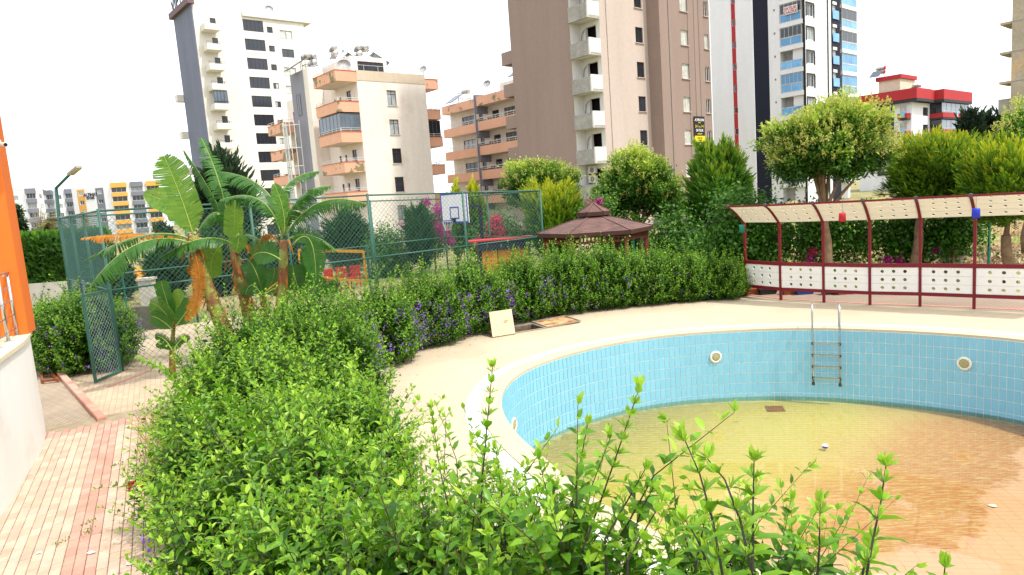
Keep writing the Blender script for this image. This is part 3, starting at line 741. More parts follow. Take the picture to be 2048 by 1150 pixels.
def heater(lab, pos, d, red=False, s=1.0, tanks=((0, 1.9), (.75, 1.9), (0, 1.15))):
    """rooftop solar water heater: rack, tanks and sloping collector"""
    t = thing('solar_water_heater', lab, 'water heater', pos, 'solar water heaters on roofs')
    d = np.array([d[0], d[1], 0]); q = np.array([-d[1], d[0], 0]); p0 = np.array(pos)
    for a in (-.45, .45):
        for b in (-.4, 1.1):
            MB().bar(p0+d*a*s+q*b*s, p0+d*a*s+q*b*s+UP*1.9*s, .05).build('rack_leg', m_rig, t)
    for z in (.85, 1.6):
        MB().bar(p0-d*.45*s-q*.45*s+UP*z*s, p0-d*.45*s+q*1.15*s+UP*z*s, .05).bar(p0+d*.45*s-q*.45*s+UP*z*s, p0+d*.45*s+q*1.15*s+UP*z*s, .05).bar(p0-d*.45*s-q*.4*s+UP*z*s, p0+d*.45*s-q*.4*s+UP*z*s, .05).bar(p0-d*.45*s+q*1.1*s+UP*z*s, p0+d*.45*s+q*1.1*s+UP*z*s, .05).build('rack_beam', m_rig, t)
    for b, z in tanks:
        c = p0+q*b*s+UP*z*s
        x = MB().lathe(c-d*.75*s, [(.02, -.03*s), (.30*s, 0), (.33*s, .05*s), (.33*s, 1.45*s), (.30*s, 1.5*s), (.02, 1.53*s)], 18, d).build('tank', m_tank, t, True)
        if red: MB().lathe(c-d*.80*s, [(.05, -.02), (.31*s, 0), (.34*s, .04*s), (.34*s, .2*s)], 18, d).build('end_cap', m_rtank, x)
    a = p0+q*1.4*s+UP*1.3*s; b = p0+q*3.2*s+UP*.15*s
    MB().bar(a, b, 1.7*s, .09*s, up=np.cross(b-a, d)).build('collector', m_coll, t)
    MB().bar(p0+q*1.5*s, p0+q*1.5*s+UP*1.2*s, .05).bar(p0+q*3.1*s, p0+q*3.1*s+UP*.15*s, .05).build('collector_stand', m_rig, t)
    return t
def rows(z_top, pitch, zmin=1.0):
    z = 0; out = []
    while z_top-z > zmin: out.append(z); z += pitch
    return out

# ---------------------------------------------------------------- cream tower with slate-grey end wall
m_cream = mat('cream_render', '#d3cec4', .85, .06, .5, .03, 2, streak=.12)
m_slate = mat('slate_render', '#6a6e7e', .85, .1, .4, .04, 1.5, streak=.2)
m_dfr = mat('dark_frame', '#2c2f35', .5, .05)
zA = (340, 0, .3652)
def za(x, y): return zA[0]+x*zA[2], zA[1]+y*zA[2]
F = facF(za(125, 80), 112.0)
tw = thing('apartment_tower', 'tall cream tower with slate grey end wall and dark glazed bays', 'building', (F.O[0], F.O[1], 0))
u1 = F.px(*za(738, 200))[0]; ztop = F.px(*za(560, 95))[1]; zend = F.px(*za(128, 10))[1]
bay = F.rect(*za(400, 110), *za(510, 172)); sm_ = F.rect(*za(531, 147), *za(562, 180)); bg_ = F.rect(*za(603, 168), *za(668, 213))
pit_ = (bay[2]-F.rect(*za(503, 937), *za(607, 989))[2])/8
slit = F.rect(*za(256, 127), *za(261, 145)); ub0 = F.px(*za(172, 200))[0]; ub1 = F.px(*za(233, 200))[0]
Lf = Fac(F.O, LD, (-FD[0], -FD[1]))
dlen = Lf.px(*za(25, 120))[0]; zdk = Lf.px(*za(75, 60))[1]
holes = []
dz = rows(bay[3], pit_)
for z in dz:
    for h in (bay, sm_, bg_, slit): holes.append((h[0], h[1], h[2]-z, h[3]-z))
    holes.append((ub0+1.6, ub0+2.5, bay[2]-z-.75, bay[2]-z+1.45))
mb = MB(); wall(mb, F, 0, u1, 0, ztop, holes); 
mb.add([F.P(u1, 0), F.P(u1, ztop), F.P(u1, ztop, -dlen), F.P(u1, 0, -dlen)], [(0, 1, 2, 3)])
mb.add([F.P(0, 0, -dlen), F.P(u1, 0, -dlen), F.P(u1, ztop, -dlen), F.P(0, ztop, -dlen)], [(0, 1, 2, 3)])
mb.add([F.P(0, ztop, 0), F.P(u1, ztop, 0), F.P(u1, ztop, -dlen), F.P(0, ztop, -dlen)], [(0, 1, 2, 3)])
mb.build('wall', m_cream, tw, fix=False)
plain(tw, m_cream, 'roof_block', F, .0, F.px(*za(390, 40))[0], ztop, zend, -dlen, -.01)
plain(tw, m_cream, 'roof_parapet', F, F.px(*za(390, 60))[0]+.01, u1+1.4, ztop-.35, ztop+.35, -dlen*.6, .35)
b = MB(); b.obox(F.O, LD, -FD, UP, (-.05, 0, 0), (dlen, .12, zdk)); b.build('end_wall', m_slate, tw)
b = MB(); b.obox(F.O, LD, -FD, UP, (-.5, -.3, zdk), (dlen+.5, .7, zdk+.9)); b.build('end_cornice', mat('plum_trim', '#6d5a60', .8, .08), tw)
text('roof_lettering', 'VİP CİTY', m_dfr, tw, F.O+LD*dlen*.45+UP*(zdk+1.05)-FD*.2, -LD, UP, 2.6, .15)
for k, z in enumerate(dz):
    window(F, (bay[0], bay[1], bay[2]-z, bay[3]-z), tw, m_dfr, DARKG, 5, fw=.05)
    window(F, (sm_[0], sm_[1], sm_[2]-z, sm_[3]-z), tw, m_dfr, None, 2)
    window(F, (bg_[0], bg_[1], bg_[2]-z, bg_[3]-z), tw, m_dfr, PANES[rnd.choice((3, 4, 1))], 2)
    window(F, (slit[0], slit[1], slit[2]-z, slit[3]-z), tw, m_dfr, PANES[0], 1, fw=.03)
    zb = bay[2]-z-.75
    window(F, (ub0+1.6, ub0+2.5, zb, zb+2.2), tw, m_dfr, PANES[0], 1, name='balcony_door')
    bl = plain(tw, m_cream, 'balcony', F, ub0, ub1+.6, zb-.15, zb+.02, 0.01, 2.2)
    q = MB(); F.box(q, ub0, ub1+.6, zb+.03, zb+.8, 2.05, 2.2); F.box(q, ub0, ub0+.15, zb+.03, zb+.8, .01, 2.04); F.box(q, ub1+.45, ub1+.6, zb+.03, zb+.8, .01, 2.04); q.build('parapet', m_cream, bl)
    railing(F, ub0, ub1+.6, zb+.8, .35, 2.12, m_dfr, bl, 1.2, 1)
    if k == 4:
        window(F, (ub0+.1, ub1+.5, zb+.82, zb+2.75), tw, m_dfr, GREYG, 4, o=2.2, name='balcony_glazing')
    if 1 < k < 9 and k % 2: plain(tw, m_cream, 'far_balcony', Lf, dlen+.1, dlen+1.6, zb-.2, zb+.9, -1.5, 1.1)
dish('grey dish on the cream tower roof edge', F.P(F.px(*za(560, 90))[0], ztop+.35, -1), R(150), .75)

# ---------------------------------------------------------------- peach apartment block with corner balconies
m_pc = mat('peach_wall', '#dfd5cb', .85, .07, .6, .03, 3, streak=.12, col2='#d3c6b8', c2scale=.4, c2lo=.55, c2hi=.7)
m_or = mat('orange_balcony', '#d8a589', .8, .06, .5, .04, 5)
m_orp = mat('peeling_orange_balcony', '#d8a589', .85, .06, .5, .04, 5, col2='#837a5c', c2scale=.9, c2lo=.56, c2hi=.58)
m_brn = mat('brown_frame', '#4a2a22', .55, .08)
m_gst = mat('grey_stair', '#85848d', .85, .05, .3)
zB = (540, 70, .3042)
def zb_(x, y): return zB[0]+x*zB[2], zB[1]+y*zB[2]
F = facF(zb_(590, 500), 71.0); L = Fac(F.O, LD, (-FD[0], -FD[1]))
pbk = thing('apartment_block', 'peeling peach apartment block with orange corner balconies and solar tanks', 'building', (F.O[0], F.O[1], 0))
u1 = F.px(*zb_(1035, 500))[0]; zt = F.px(*zb_(790, 275))[1]
wz = [F.rect(*zb_(*a), *zb_(*b)) for a, b in (((769, 377), (828, 463)), ((788, 573), (847, 653)), ((808, 763), (872, 838)), ((826, 950), (883, 1030)))]
PB = (wz[0][2]-wz[3][2])/3
wu = (np.mean([q[0] for q in wz]), np.mean([q[1] for q in wz])); wh = 1.55
LLEN = L.px(*zb_(120, 560), 0)[0]
holes = [(wu[0], wu[1], wz[0][2]-k*PB, wz[0][2]-k*PB+wh) for k in range(5)]
mb = MB(); wall(mb, F, 0, u1, 0, zt, holes)
zbal = []                                  # balcony parapet tops
zb0 = F.px(*zb_(575, 240))[1]
for k in range(5): zbal.append(zb0-k*PB)
lh = []
bw = 5.0; bo = 2.3
for k in range(1, 5):
    zf_ = zbal[k]-.85
    lh += [(1.5, 2.5, zf_+.1, zf_+2.25), (3.7, 4.15, zf_+1.1, zf_+1.9), (5.0, 5.45, zf_+1.1, zf_+1.9)]
    lh += [(15.2, 16.2, zf_-.1, zf_+2.1)]
wall(mb, L, 0, LLEN, 0, zt, lh)
mb.add([F.P(u1, 0), F.P(u1, zt), F.P(u1, zt, -LLEN), F.P(u1, 0, -LLEN)], [(0, 1, 2, 3)])
mb.add([F.P(0, 0, -LLEN), F.P(u1, 0, -LLEN), F.P(u1, zt, -LLEN), F.P(0, zt, -LLEN)], [(0, 1, 2, 3)])
mb.add([F.P(0, zt, 0), F.P(u1, zt, 0), F.P(u1, zt, -LLEN), F.P(0, zt, -LLEN)], [(0, 1, 2, 3)])
mb.build('wall', m_pc, pbk, fix=False)
for h in holes: window(F, h, pbk, m_brn, PANES[rnd.choice((0, 1, 3))], 2, sill=WFR, split=.75)
for i, h in enumerate(lh): window(L, h, pbk, m_brn, PANES[rnd.choice((0, 1, 2))], 2 if h[1]-h[0] > .6 else 1, split=.75 if h[1]-h[0] > .6 else 0, name='window' if h[1]-h[0] < .6 else 'balcony_door')
plain(pbk, mat('peach_parapet', '#c4b49f', .85, .06, .3, .04, 3, col2='#7f795f', c2scale=1.1, c2lo=.6, c2hi=.62), 'roof_parapet', F, .01, u1-.01, zt-.55, zt+.45, -.3, .035)
HP = 1.0
def balc(FF, u0, u1_, zp, o0, o1, m, parent, rail=True, glaz=False, fl=m_pc, roof=False):
    b = MB(); FF.box(b, u0, u1_, zp-HP, zp-HP+.2, o0, o1); bl = b.build('balcony', fl, parent)
    q = MB(); t_ = .14
    FF.box(q, u0-.02, u1_+.02, zp-HP-.02, zp-.0, o1-t_, o1+.02); q.build('parapet', m, bl)
    q = MB(); FF.box(q, u0-.02, u0+t_, zp-HP-.02, zp, o0, o1-t_-.003); q.build('parapet', m, bl)
    q = MB(); FF.box(q, u1_-t_, u1_+.02, zp-HP-.02, zp, o0, o1-t_-.003); q.build('parapet', m, bl)
    q = MB(); FF.box(q, u0-.06, u1_+.06, zp, zp+.06, o1-t_-.04, o1+.06); FF.box(q, u0-.06, u0+t_+.03, zp, zp+.06, o0, o1-t_-.043); FF.box(q, u1_-t_-.03, u1_+.06, zp, zp+.06, o0, o1-t_-.043); q.build('parapet_cap', mat('orange_cap', '#c4603a', .8, .05), bl)
    if rail:
        railing(FF, u0, u1_, zp+.06, .36, o1-.06, WFR, bl, 1.0, 2)
        r2 = Fac(FF.P(u0, 0, o0), FF.n, -FF.d); railing(r2, 0, o1-o0, zp+.06, .36, -.06, WFR, bl, 1.0, 2)
    if glaz:
        window(FF, (u0+.05, u1_-.05, zp+.08, zp+1.85), bl, m_rig, GREYG, 6, o=o1-.02, fw=.035, name='glazing')
        r2 = Fac(FF.P(u0, 0, o0), FF.n, -FF.d); window(r2, (0, o1-o0-.1, zp+.08, zp+1.85), bl, m_rig, DARKG if glaz == 2 else GREYG, 4, o=-.0, fw=.035, name='glazing')
    return bl
for k in range(5):
    if zbal[k] < 1: continue
    balc(L, .0, bw, zbal[k], .01, bo, m_orp if k in (0, 1, 3) else m_or, pbk, glaz=(k == 2))
for k in range(5):                        # the far stack beyond the stair tower
    zp = zbal[k]-.3+(-.0)
    if k: balc(L, 14.0, 18.5, zp-.0, .01, bo, m_orp if k in (1, 2) else m_or, pbk)
Rr = Fac(F.P(u1, 0), LD, FD)
zr = [F.px(*zb_(1090, y))[1] for y in (287, 487, 668, 852)]
for k in range(4):
    balc(Rr, .6, 3.6, zr[k], .01, 2.1, m_orp if k == 0 else m_or, pbk, glaz=2 if k == 2 else False)
plain(pbk, m_or, 'lowest_balcony', Rr, .6, 3.6, .8, zr[3]-PB-.1, .01, 2.1)
# roof room
plain(pbk, m_pc, 'roof_room', F, .8, u1*.62, zt, zt+2.4, -9.0, -2.4)
window(F, (1.6, u1*.6-.3, zt+.7, zt+1.9), pbk, m_brn, PANES[1], 4, o=-2.25)
# grey stair tower and white pipe screen
st0 = L.px(*zb_(316, 400), 0)[0]; st0 = 7.6
plain(pbk, m_pc, 'stair_side', L, st0-.0, st0+1.2, 0, zt+2.0, .01, 1.6)
plain(pbk, m_gst, 'stair_tower', L, st0+1.203, st0+4.6, 0, zt+2.0, .01, 1.62)
window(L, (st0+2.4, st0+3.4, zt-2.6, zt-.3), pbk, m_gst, PANES[1], 2, o=1.80)
for k in range(9):
    u = st0+2.2+.42*k; o_ = 2.2+1.1*math.sin(math.pi*min(k, 8)/8)
    x = MB(); x.tube([L.P(u, .3, o_), L.P(u, zbal[1]-.6-(.0 if k < 5 else 0), o_)], .05, 6); x.build('screen_pipe', WFR, pbk)
for z in (zbal[1]-1, zbal[2]-.5, zbal[2]-2.5, zbal[3]-1.2, zbal[4]-.5):
    MB().tube([L.P(st0+2.2+.42*k, z, 2.2+1.1*math.sin(math.pi*k/8)) for k in range(9)], .045, 6).build('screen_hoop', WFR, pbk)
hz = zt+2.4
heater('stacked steel solar water tanks at the grey stair tower of the peach block', L.P(st0+2.6, zt+2.0, -.3), LD, s=.95)
heater('red capped solar water tanks on the roof room of the peach block', F.P(1.6, hz, -7.4), -FD*.3-LD*.95, True, .95, ((0, 1.9), (.1, 1.25)))
heater('pair of steel solar water tanks behind the red capped ones on the peach block', F.P(4.2, hz, -6.6), -FD*.3-LD*.95, False, 1.0)
dish('grey dish above the corner balcony of the peach block', F.P(-.2, zt, -2.0), R(170), .75)
dish('small dish above the glazed side balconies of the peach block', F.P(u1+.6, zr[0], -1.0), R(200), .45)
mb = MB()
for k in range(5): mb.tube([F.P(u1*(.12+.2*k), zt+.4, -.1), F.P(u1*(.12+.2*k), zt+1.0, -.1)], .02, 5)
mb.tube([F.P(.2, zt+1.0, -.1), F.P(u1, zt+1.0, -.1)], .02, 5); x = mb.build('roof_rail', WFR, pbk); x['kind'] = 'stuff'

# ---------------------------------------------------------------- second peach block with long balconies
zC = (850, 80, .2956)
def zc(x, y): return zC[0]+x*zC[2], zC[1]+y*zC[2]
p = D(*zc(610, 500), 80.0); L = Fac(p, LD, (-FD[0], -FD[1]))
p2 = thing('apartment_block', 'cream apartment block with long orange balconies and brown framed windows', 'building', (L.O[0], L.O[1], 0))
uj = L.px(*zc(350, 560))[0]; ue = L.px(*zc(150, 640), -1)[0]
zp = L.px(*zc(480, 527))[1]; P2 = zp-L.px(*zc(500, 697))[1]; u0 = -3.0
tops = [zp+P2-(.0), zp, zp-P2, zp-2*P2, zp-3*P2]; zt = tops[0]+.05
hl = []
for z in tops[1:]:
    for a, b in ((u0+1.2, u0+2.8), (u0+4.6, u0+6.9), (u0+7.9, u0+9.2)):
        if b < uj: hl.append((a, b, z-1.0, z+1.25))
    for a, b in ((uj+.8, uj+1.6), (uj+2.6, uj+5.2), (uj+6.6, uj+7.6)):
        if b < ue-.4: hl.append((a, b, z-1.0, z+1.25))
mb = MB(); wall(mb, L, u0, ue, 0, zt, hl, o=-1.7)
mb.add([L.P(u0, zt, -1.7), L.P(ue, zt, -1.7), L.P(ue, zt, -14), L.P(u0, zt, -14)], [(0, 1, 2, 3)])
mb.add([L.P(ue, 0, -1.7), L.P(ue, zt, -1.7), L.P(ue, zt, -14), L.P(ue, 0, -14)], [(0, 1, 2, 3)])
mb.add([L.P(u0, 0, -1.7), L.P(u0, zt, -1.7), L.P(u0, zt, -14), L.P(u0, 0, -14)], [(0, 1, 2, 3)])
mb.build('wall', m_pc, p2, fix=False)
for h in hl: window(L, h, p2, m_brn, PANES[rnd.choice((0, 1, 2, 3))], 3 if h[1]-h[0] > 2 else 2, o=-1.7, split=.72)
for i, z in enumerate(tops):
    for a, b, oo in ((u0, uj-.25, 0), (uj+.25, ue, -.5)):
        bl = plain(p2, m_pc, 'balcony', L, a, b, z-1.08, z-.9, -1.69, oo)
        q = MB(); L.box(q, a-.02, b+.02, z-1.1, z, oo-.14, oo+.02); q.build('parapet', m_orp if i == 0 else m_or, bl)
        if i: railing(L, a, b, z, .42, oo-.06, WFR, bl, 1.1, 2)
        if i: plain(bl, WFR, 'rail_cap', L, a, b, z+.43, z+.47, oo-.1, oo-.02)
    q = plain(p2, m_gst, 'divider', L, uj-.24, uj+.24, z-1.9, z+.3, -1.69, .06)
    if i: plain(p2, mat('dark_red_screen', '#6d2320', .7, .1), 'balcony_screen', L, uj-.9, uj-.3, z-1.0, z+.55, -1.6, -1.5)
plain(p2, m_gst, 'downpipe', L, uj-.06, uj+.06, 0, zt, .07, .17)
plain(p2, m_pc, 'roof_room', L, u0, uj-1.0, zt, zt+1.6, -10, -3.2)
heater('steel solar tank on a tall white stand on the cream block', L.P(u0+5.5, zt+1.6, -4.5), LD, s=.8, tanks=((0, 1.9),))
heater('single steel solar tank above the glazed end of the cream block', L.P(ue-2.2, zt, -3), LD, s=.9, tanks=((0, 1.9),))
dish('small dish on the roof edge of the long balcony block', L.P(uj-1.6, zt+.2, -.8), R(200), .5)
def aircon(parent, F, u, z, o, nm='air_conditioner'):
    b = MB(); F.box(b, u, u+.85, z, z+.6, o+.02, o+.32); a = b.build(nm, mat('ac_white', '#c2c0b8', .5, .06), parent)
    MB().lathe(F.P(u+.36, z+.3, o+.322), [(.24, 0), (.24, .012), (.2, .014), (.05, .016)], 16, F.n).build('fan_grille', mat('ac_grille', '#77756f', .6), a)
    b = MB(); F.box(b, u+.05, u+.1, z-.12, z-.003, o, o+.34); F.box(b, u+.75, u+.8, z-.12, z-.003, o, o+.34); b.build('bracket', m_rig, a)
aircon(p2, L, u0+3.2, tops[2]-.2+1.15, -1.7)

# ---------------------------------------------------------------- brown tower still being fitted out
m_bro = mat('brown_render', '#8c7970', .88, .07, .6, .03, 3, streak=.1)
m_tan = mat('tan_render', '#b4a59b', .88, .07, .6, .03, 3, streak=.1)
m_bwh = mat('balcony_white', '#cfccc6', .85, .05, .5)
m_con = mat('raw_concrete', '#938f88', .9, .18, 1.4, .1, 6, .1)
m_void = mat('painted_room_shade', '#14110f', .95, .2, 1)
zD = (980, 0, .348)
def zd(x, y): return zD[0]+x*zD[2], zD[1]+y*zD[2]
F = facF(zd(650, 500), 60.0); L = Fac(F.O, LD, (-FD[0], -FD[1]))
bt = thing('apartment_tower', 'brown and tan tower with raw concrete balconies and empty window holes', 'building', (F.O[0], F.O[1], 0))
ZT = 40.0
ut = F.px(*zd(917, 500))[0]; BO = 1.25
w2 = [F.rect(*zd(846, 370), *zd(888, 445)), F.rect(*zd(865, 765), *zd(907, 835))]
BP = (w2[0][2]-w2[1][2])/2
zs0 = w2[0][2]
hl = [(w2[0][0], w2[0][1], zs0+k*BP, zs0+k*BP+1.35) for k in range(-3, 8)]
mb = MB(); wall(mb, F, 0, ut, 0, ZT, hl); mb.build('tan_wall', m_tan, bt, fix=False)
for h in hl: window(F, h, bt, m_dfr, PANES[rnd.choice((0, 2))], 2, sill=m_tan)
# jutting right wing
jo = 1.0
for _ in range(30):                         # how far the wing juts: its corner shows at this column
    x_, y_, _z = project(F.P(ut, 9.5, jo))
    jo += (zd(1000, 500)[0]-x_)*-.02 if False else (.05 if x_ < zd(995, 560)[0] else -.05)
W = Fac(F.P(ut, 0, jo), FD, F.n)
wa = W.rect(*zd(1105, 378), *zd(1145, 452)); wb = W.rect(*zd(1238, 397), *zd(1261, 467)); uw = W.px(*zd(1270, 420))[0]
hl = [(q[0], q[1], q[2]+k*BP, q[2]+k*BP+1.35) for k in range(-4, 8) for q in (wa, wb) if q[2]+k*BP > .5]
mb = MB(); wall(mb, W, 0, uw, 0, ZT, hl)
mb.add([W.P(0, 0), W.P(0, ZT), W.P(0, ZT, -jo), W.P(0, 0, -jo)], [(0, 1, 2, 3)])
mb.add([W.P(uw, 0), W.P(uw, ZT), W.P(uw, ZT, -16), W.P(uw, 0, -16)], [(0, 1, 2, 3)])
mb.build('brown_wing_wall', m_bro, bt, fix=False)
for h in hl: window(W, h, bt, WFR, PANES[rnd.choice((4, 4, 0))], 2, sill=m_tan)
for k, x in enumerate((1035, 1140, 1175, 1205)):
    u = W.px(*zd(x, 400))[0]; MB().tube([W.P(u, 0, .03), W.P(u+(.0 if k == 0 else .3*math.sin(k)), ZT, .03)], .03 if k == 0 else .015, 5).build('hanging_cable', m_rig, bt)
# slot with balconies on the left corner
ls = Fac(L.P(0, 0, BO), LD, L.n).px(*zd(478, 500))[0]
LL = Fac(L.P(0, 0, BO), LD, L.n)
le = LL.px(*zd(128, 400))[0]
mb = MB(); wall(mb, LL, ls, le, 0, ZT, [])
mb.add([LL.P(le, 0), LL.P(le, ZT), LL.P(le, ZT, -16), LL.P(le, 0, -16)], [(0, 1, 2, 3)]); mb.build('brown_wall', m_bro, bt, fix=False)
z1 = [LL.px(*zd(545, y))[1] for y in (447, 655, 862)]; bp_ = BP; zpar = z1[1]
hl = []
for k in range(-2, 8):
    z = zpar+k*bp_
    if z > .5: hl.append((ls*.20, ls*.72, z-.75, z+1.35))
mb = MB(); wall(mb, L, 0, ls, 0, ZT, hl, depth=.3)
mb.add([L.P(ls, 0), L.P(ls, ZT), L.P(ls, ZT, BO), L.P(ls, 0, BO)], [(0, 1, 2, 3)]); mb.build('balcony_back_wall', m_bwh, bt, fix=False)
plain(bt, m_void, 'room_shade_sheet', L, .0, ls, 0, ZT, -.9, -.8)  # near-black sheet behind the holes, painted to stand for the shade indoors
for k in range(-2, 8):
    z = zpar+k*bp_
    if z < .5: continue
    b = plain(bt, m_bwh, 'balcony', L, .0, ls-.01, z-1.25, z-1.05, .01, BO+.1)
    plain(b, m_con, 'parapet', L, .16, ls-.01, z-1.27, z-.02, BO-.06, BO+.14)
    q = MB(); L.box(q, -.0, .15, z-1.27, z+.12, .01, BO+.16); q.build('parapet_end', m_bwh, b)
    x0 = ls*.86; MB().tube([L.P(x0, z-.9, .05), L.P(x0+.1, z-.1, .18), L.P(x0, z+.9, .1), L.P(x0-.25, z+1.2, .03)], .035, 5).build('loose_cable', m_rig, b)
zg = zpar-bp_-1.3
aircon(bt, L, ls*.50, zg-.75, .02); aircon(bt, L, ls*.50, zg-1.55, .02)
for k in range(3):
    plain(bt, m_bro, 'rear_balcony', Fac(LL.P(le, 0, 0), LD, L.n), 0.01, 1.7, zpar+(k-.0)*bp_-.9+.9*1, zpar+k*bp_+1.2, -1.8, -.2)
    plain(bt, m_bro, 'rear_balcony', Fac(LL.P(le, 0, 0), LD, L.n), 0.01, 1.7, zpar+(k-3)*bp_, zpar+(k-3)*bp_+1.2, -1.8, -.2) if zpar+(k-3)*bp_ > 0 else None
mb = MB(); mb.add([F.P(ut, ZT, jo), W.P(uw, ZT), W.P(uw, ZT, -16), LL.P(le, ZT, -16), LL.P(le, ZT), LL.P(ls, ZT), L.P(ls, ZT), F.P(0, ZT), F.P(ut, ZT)], [tuple(range(9))]); mb.build('roof', m_bro, bt, fix=False)
# sale banner
b0 = W.rect(1388, 233, 1409, 292, .05)
sg = thing('sale_banner', 'black and yellow sale banner hanging on the brown tower wing', 'banner', W.P((b0[0]+b0[1])/2, b0[2], .05))
m_bk = mat('banner_black', '#1b1a1d', .6, .05); m_ye = mat('banner_yellow', '#d3bf16', .6, .05); m_wl = mat('letter_white', '#dadada', .6)
hh = b0[3]-b0[2]; ww = b0[1]-b0[0]
plain(sg, m_bk, 'banner_sheet', W, b0[0], b0[1], b0[2], b0[3], .05, .09)
plain(sg, m_ye, 'yellow_field', W, b0[0]+.06, b0[1]-.02, b0[2]+hh*.14, b0[2]+hh*.345, .09, .096)
def bl(s, fz, size, m, name='lettering', sq=1.0, du=.5): text(name, s, m, sg, W.P(b0[0]+ww*du, b0[2]+hh*fz, .105), FD, UP, size, .012, squeeze=sq, bold=.015)
bl('AYRON', .84, .34, m_wl, sq=.86*ww/1.15); bl('PROJE', .775, .14, m_ye); bl('2+1', .625, .36, m_ye, sq=.6*ww/1.15, du=.24); bl('1+1', .625, .36, m_ye, sq=.6*ww/1.15, du=.78); bl('ve', .63, .2, m_wl, du=.51)
bl('SATILIK', .49, .33, m_wl, sq=.72*ww/1.15); bl('DAİRELER', .39, .17, m_ye)
for i in range(2): bl('HEMEN TESLİM' if i == 0 else 'LÜKS DAİRE', .255-.075*i, .13, m_bk, sq=.9)
bl('0 532 0 52', .04, .2, m_wl, sq=.75)

# ---------------------------------------------------------------- white, navy and red tower
m_tw = mat('white_cladding', '#dcdcde', .7, .06, .6, .02, 2, streak=.12)
m_nv = mat('navy_render', '#161a2b', .8, .08, .3)
m_rd = mat('red_strip', '#a62a2e', .75, .06, .3)
zE = (1400, 0, .2782)
def ze(x, y): return zE[0]+x*zE[2], zE[1]+y*zE[2]
F = facF(ze(752, 400), 88.0); L = Fac(F.O, LD, (-FD[0], -FD[1]))
nvt = thing('apartment_tower', 'white tower with navy panels, red strip and blue glass balconies', 'building', (F.O[0], F.O[1], 0))
ZT = 38.0
U = lambda x, y=400: L.px(*ze(x, y))[0]
ub, uw_, un, uw2, ur, uw3 = U(577), U(495), U(385), U(262), U(233), U(78)
r1 = L.rect(*ze(532, 400), *ze(545, 417)); sp_ = (L.px(*ze(660, 325))[1]-L.px(*ze(660, 662))[1])/2
def rep(r, lo=-4, hi=6): return [(min(r[0], r[1]), max(r[0], r[1]), r[2]+k*sp_, r[3]+k*sp_) for k in range(lo, hi) if .5 < r[2]+k*sp_ < ZT-2.2]
h1_ = rep(r1)
rr_ = L.rect(*ze(233, 300), *ze(254, 346)); h2_ = rep(rr_)
mb = MB(); wall(mb, L, ub, uw_, 0, ZT, h1_); wall(mb, L, un, uw2, 0, ZT, []); wall(mb, L, ur, uw3, 0, ZT, [])
zfl = L.px(*ze(660, 662))[1]               # a balcony parapet foot
hb = [(1.2, 2.3, zfl+k*sp_+.1, zfl+k*sp_+2.2) for k in range(-4, 6) if .5 < zfl+k*sp_ < ZT-3]
wall(mb, L, 0, ub, 0, ZT, hb, o=-1.6)
mb.add([L.P(ub, 0), L.P(ub, ZT), L.P(ub, ZT, -1.6), L.P(ub, 0, -1.6)], [(0, 1, 2, 3)])
u_w = (F.px(*ze(768, 400))[0], F.px(*ze(818, 400))[0]); zw = F.rect(*ze(768, 368), *ze(818, 455))
h3_ = rep((zw[0], zw[1], zw[2], zw[3])); ue_ = F.px(*ze(915, 400))[0]
wall(mb, F, 0.15, ue_, 0, ZT, h3_)
mb.add([F.P(.15, 0), F.P(.15, ZT), F.P(.15, ZT, -1.6), F.P(.15, 0, -1.6)], [(0, 1, 2, 3)])
u9 = F.px(*ze(1135, 400))[0]; u_n0 = F.px(*ze(945, 400))[0]; u_n1 = F.px(*ze(1005, 400))[0]; u_b0 = F.px(*ze(1014, 400))[0]; u_b1 = F.px(*ze(1124, 400))[0]
wall(mb, F, u_n1+.01, u9, 0, ZT, [], o=-1.2)
mb.add([F.P(u9, 0, -1.2), F.P(u9, ZT, -1.2), F.P(u9, ZT, -12), F.P(u9, 0, -12)], [(0, 1, 2, 3)])
mb.build('wall', m_tw, nvt, fix=False)
mb = MB()
for k in range(int(ZT/.8)):                 # joints of the cladding boards
    F.box(mb, .4, zw[0]-.12, k*.8, k*.8+.02, .002, .012); F.box(mb, zw[1]+.12, ue_-.1, k*.8, k*.8+.02, .002, .012)
x = mb.build('cladding_joints', mat('joint_grey', '#85878c', .8), nvt); x['kind'] = 'stuff'
mb = MB(); wall(mb, L, uw_, un, 0, ZT, [], o=-.05); mb.build('navy_panel', m_nv, nvt, fix=False)
mb = MB(); wall(mb, L, uw2, ur, 0, ZT, h2_, o=.03); mb.build('red_strip', m_rd, nvt, fix=False)
plain(nvt, m_bk, 'corner_trim', F, .0, .14, 0, ZT, -.2, .06); plain(nvt, m_bk, 'corner_trim', F, ue_+.01, ue_+.35, 0, ZT, -.3, .04); plain(nvt, m_tw, 'wall_strip', F, ue_+.36, u_n0-.02, 0, ZT, -.3, .0)
hn = rep(F.rect(*ze(952, 362), *ze(980, 440)))
mb = MB(); wall(mb, F, u_n0, u_n1, 0, ZT, hn, o=.04); mb.add([F.P(u_n1, 0, .04), F.P(u_n1, ZT, .04), F.P(u_n1, ZT, -1.2), F.P(u_n1, 0, -1.2)], [(0, 1, 2, 3)]); mb.build('navy_bay', m_nv, nvt, fix=False)
for h in h1_: window(L, h, nvt, WFR, PANES[0], 1, fw=.05)
for h in h2_: window(L, h, nvt, WFR, PANES[1], 1, o=.03, fw=.05)
for h in h3_:
    window(F, h, nvt, WFR, PANES[rnd.choice((1, 3))], 2)
    q = MB(); F.box(q, h[0]-.16, h[1]+.16, h[3]+.01, h[3]+.16, .002, .07); F.box(q, h[1]+.01, h[1]+.26, h[2]-.1, h[3]+.01, .002, .07); F.box(q, h[0]-.14, h[0]-.01, h[2]-.1, h[3]+.01, .002, .07); q.build('window_surround', m_bk, nvt)
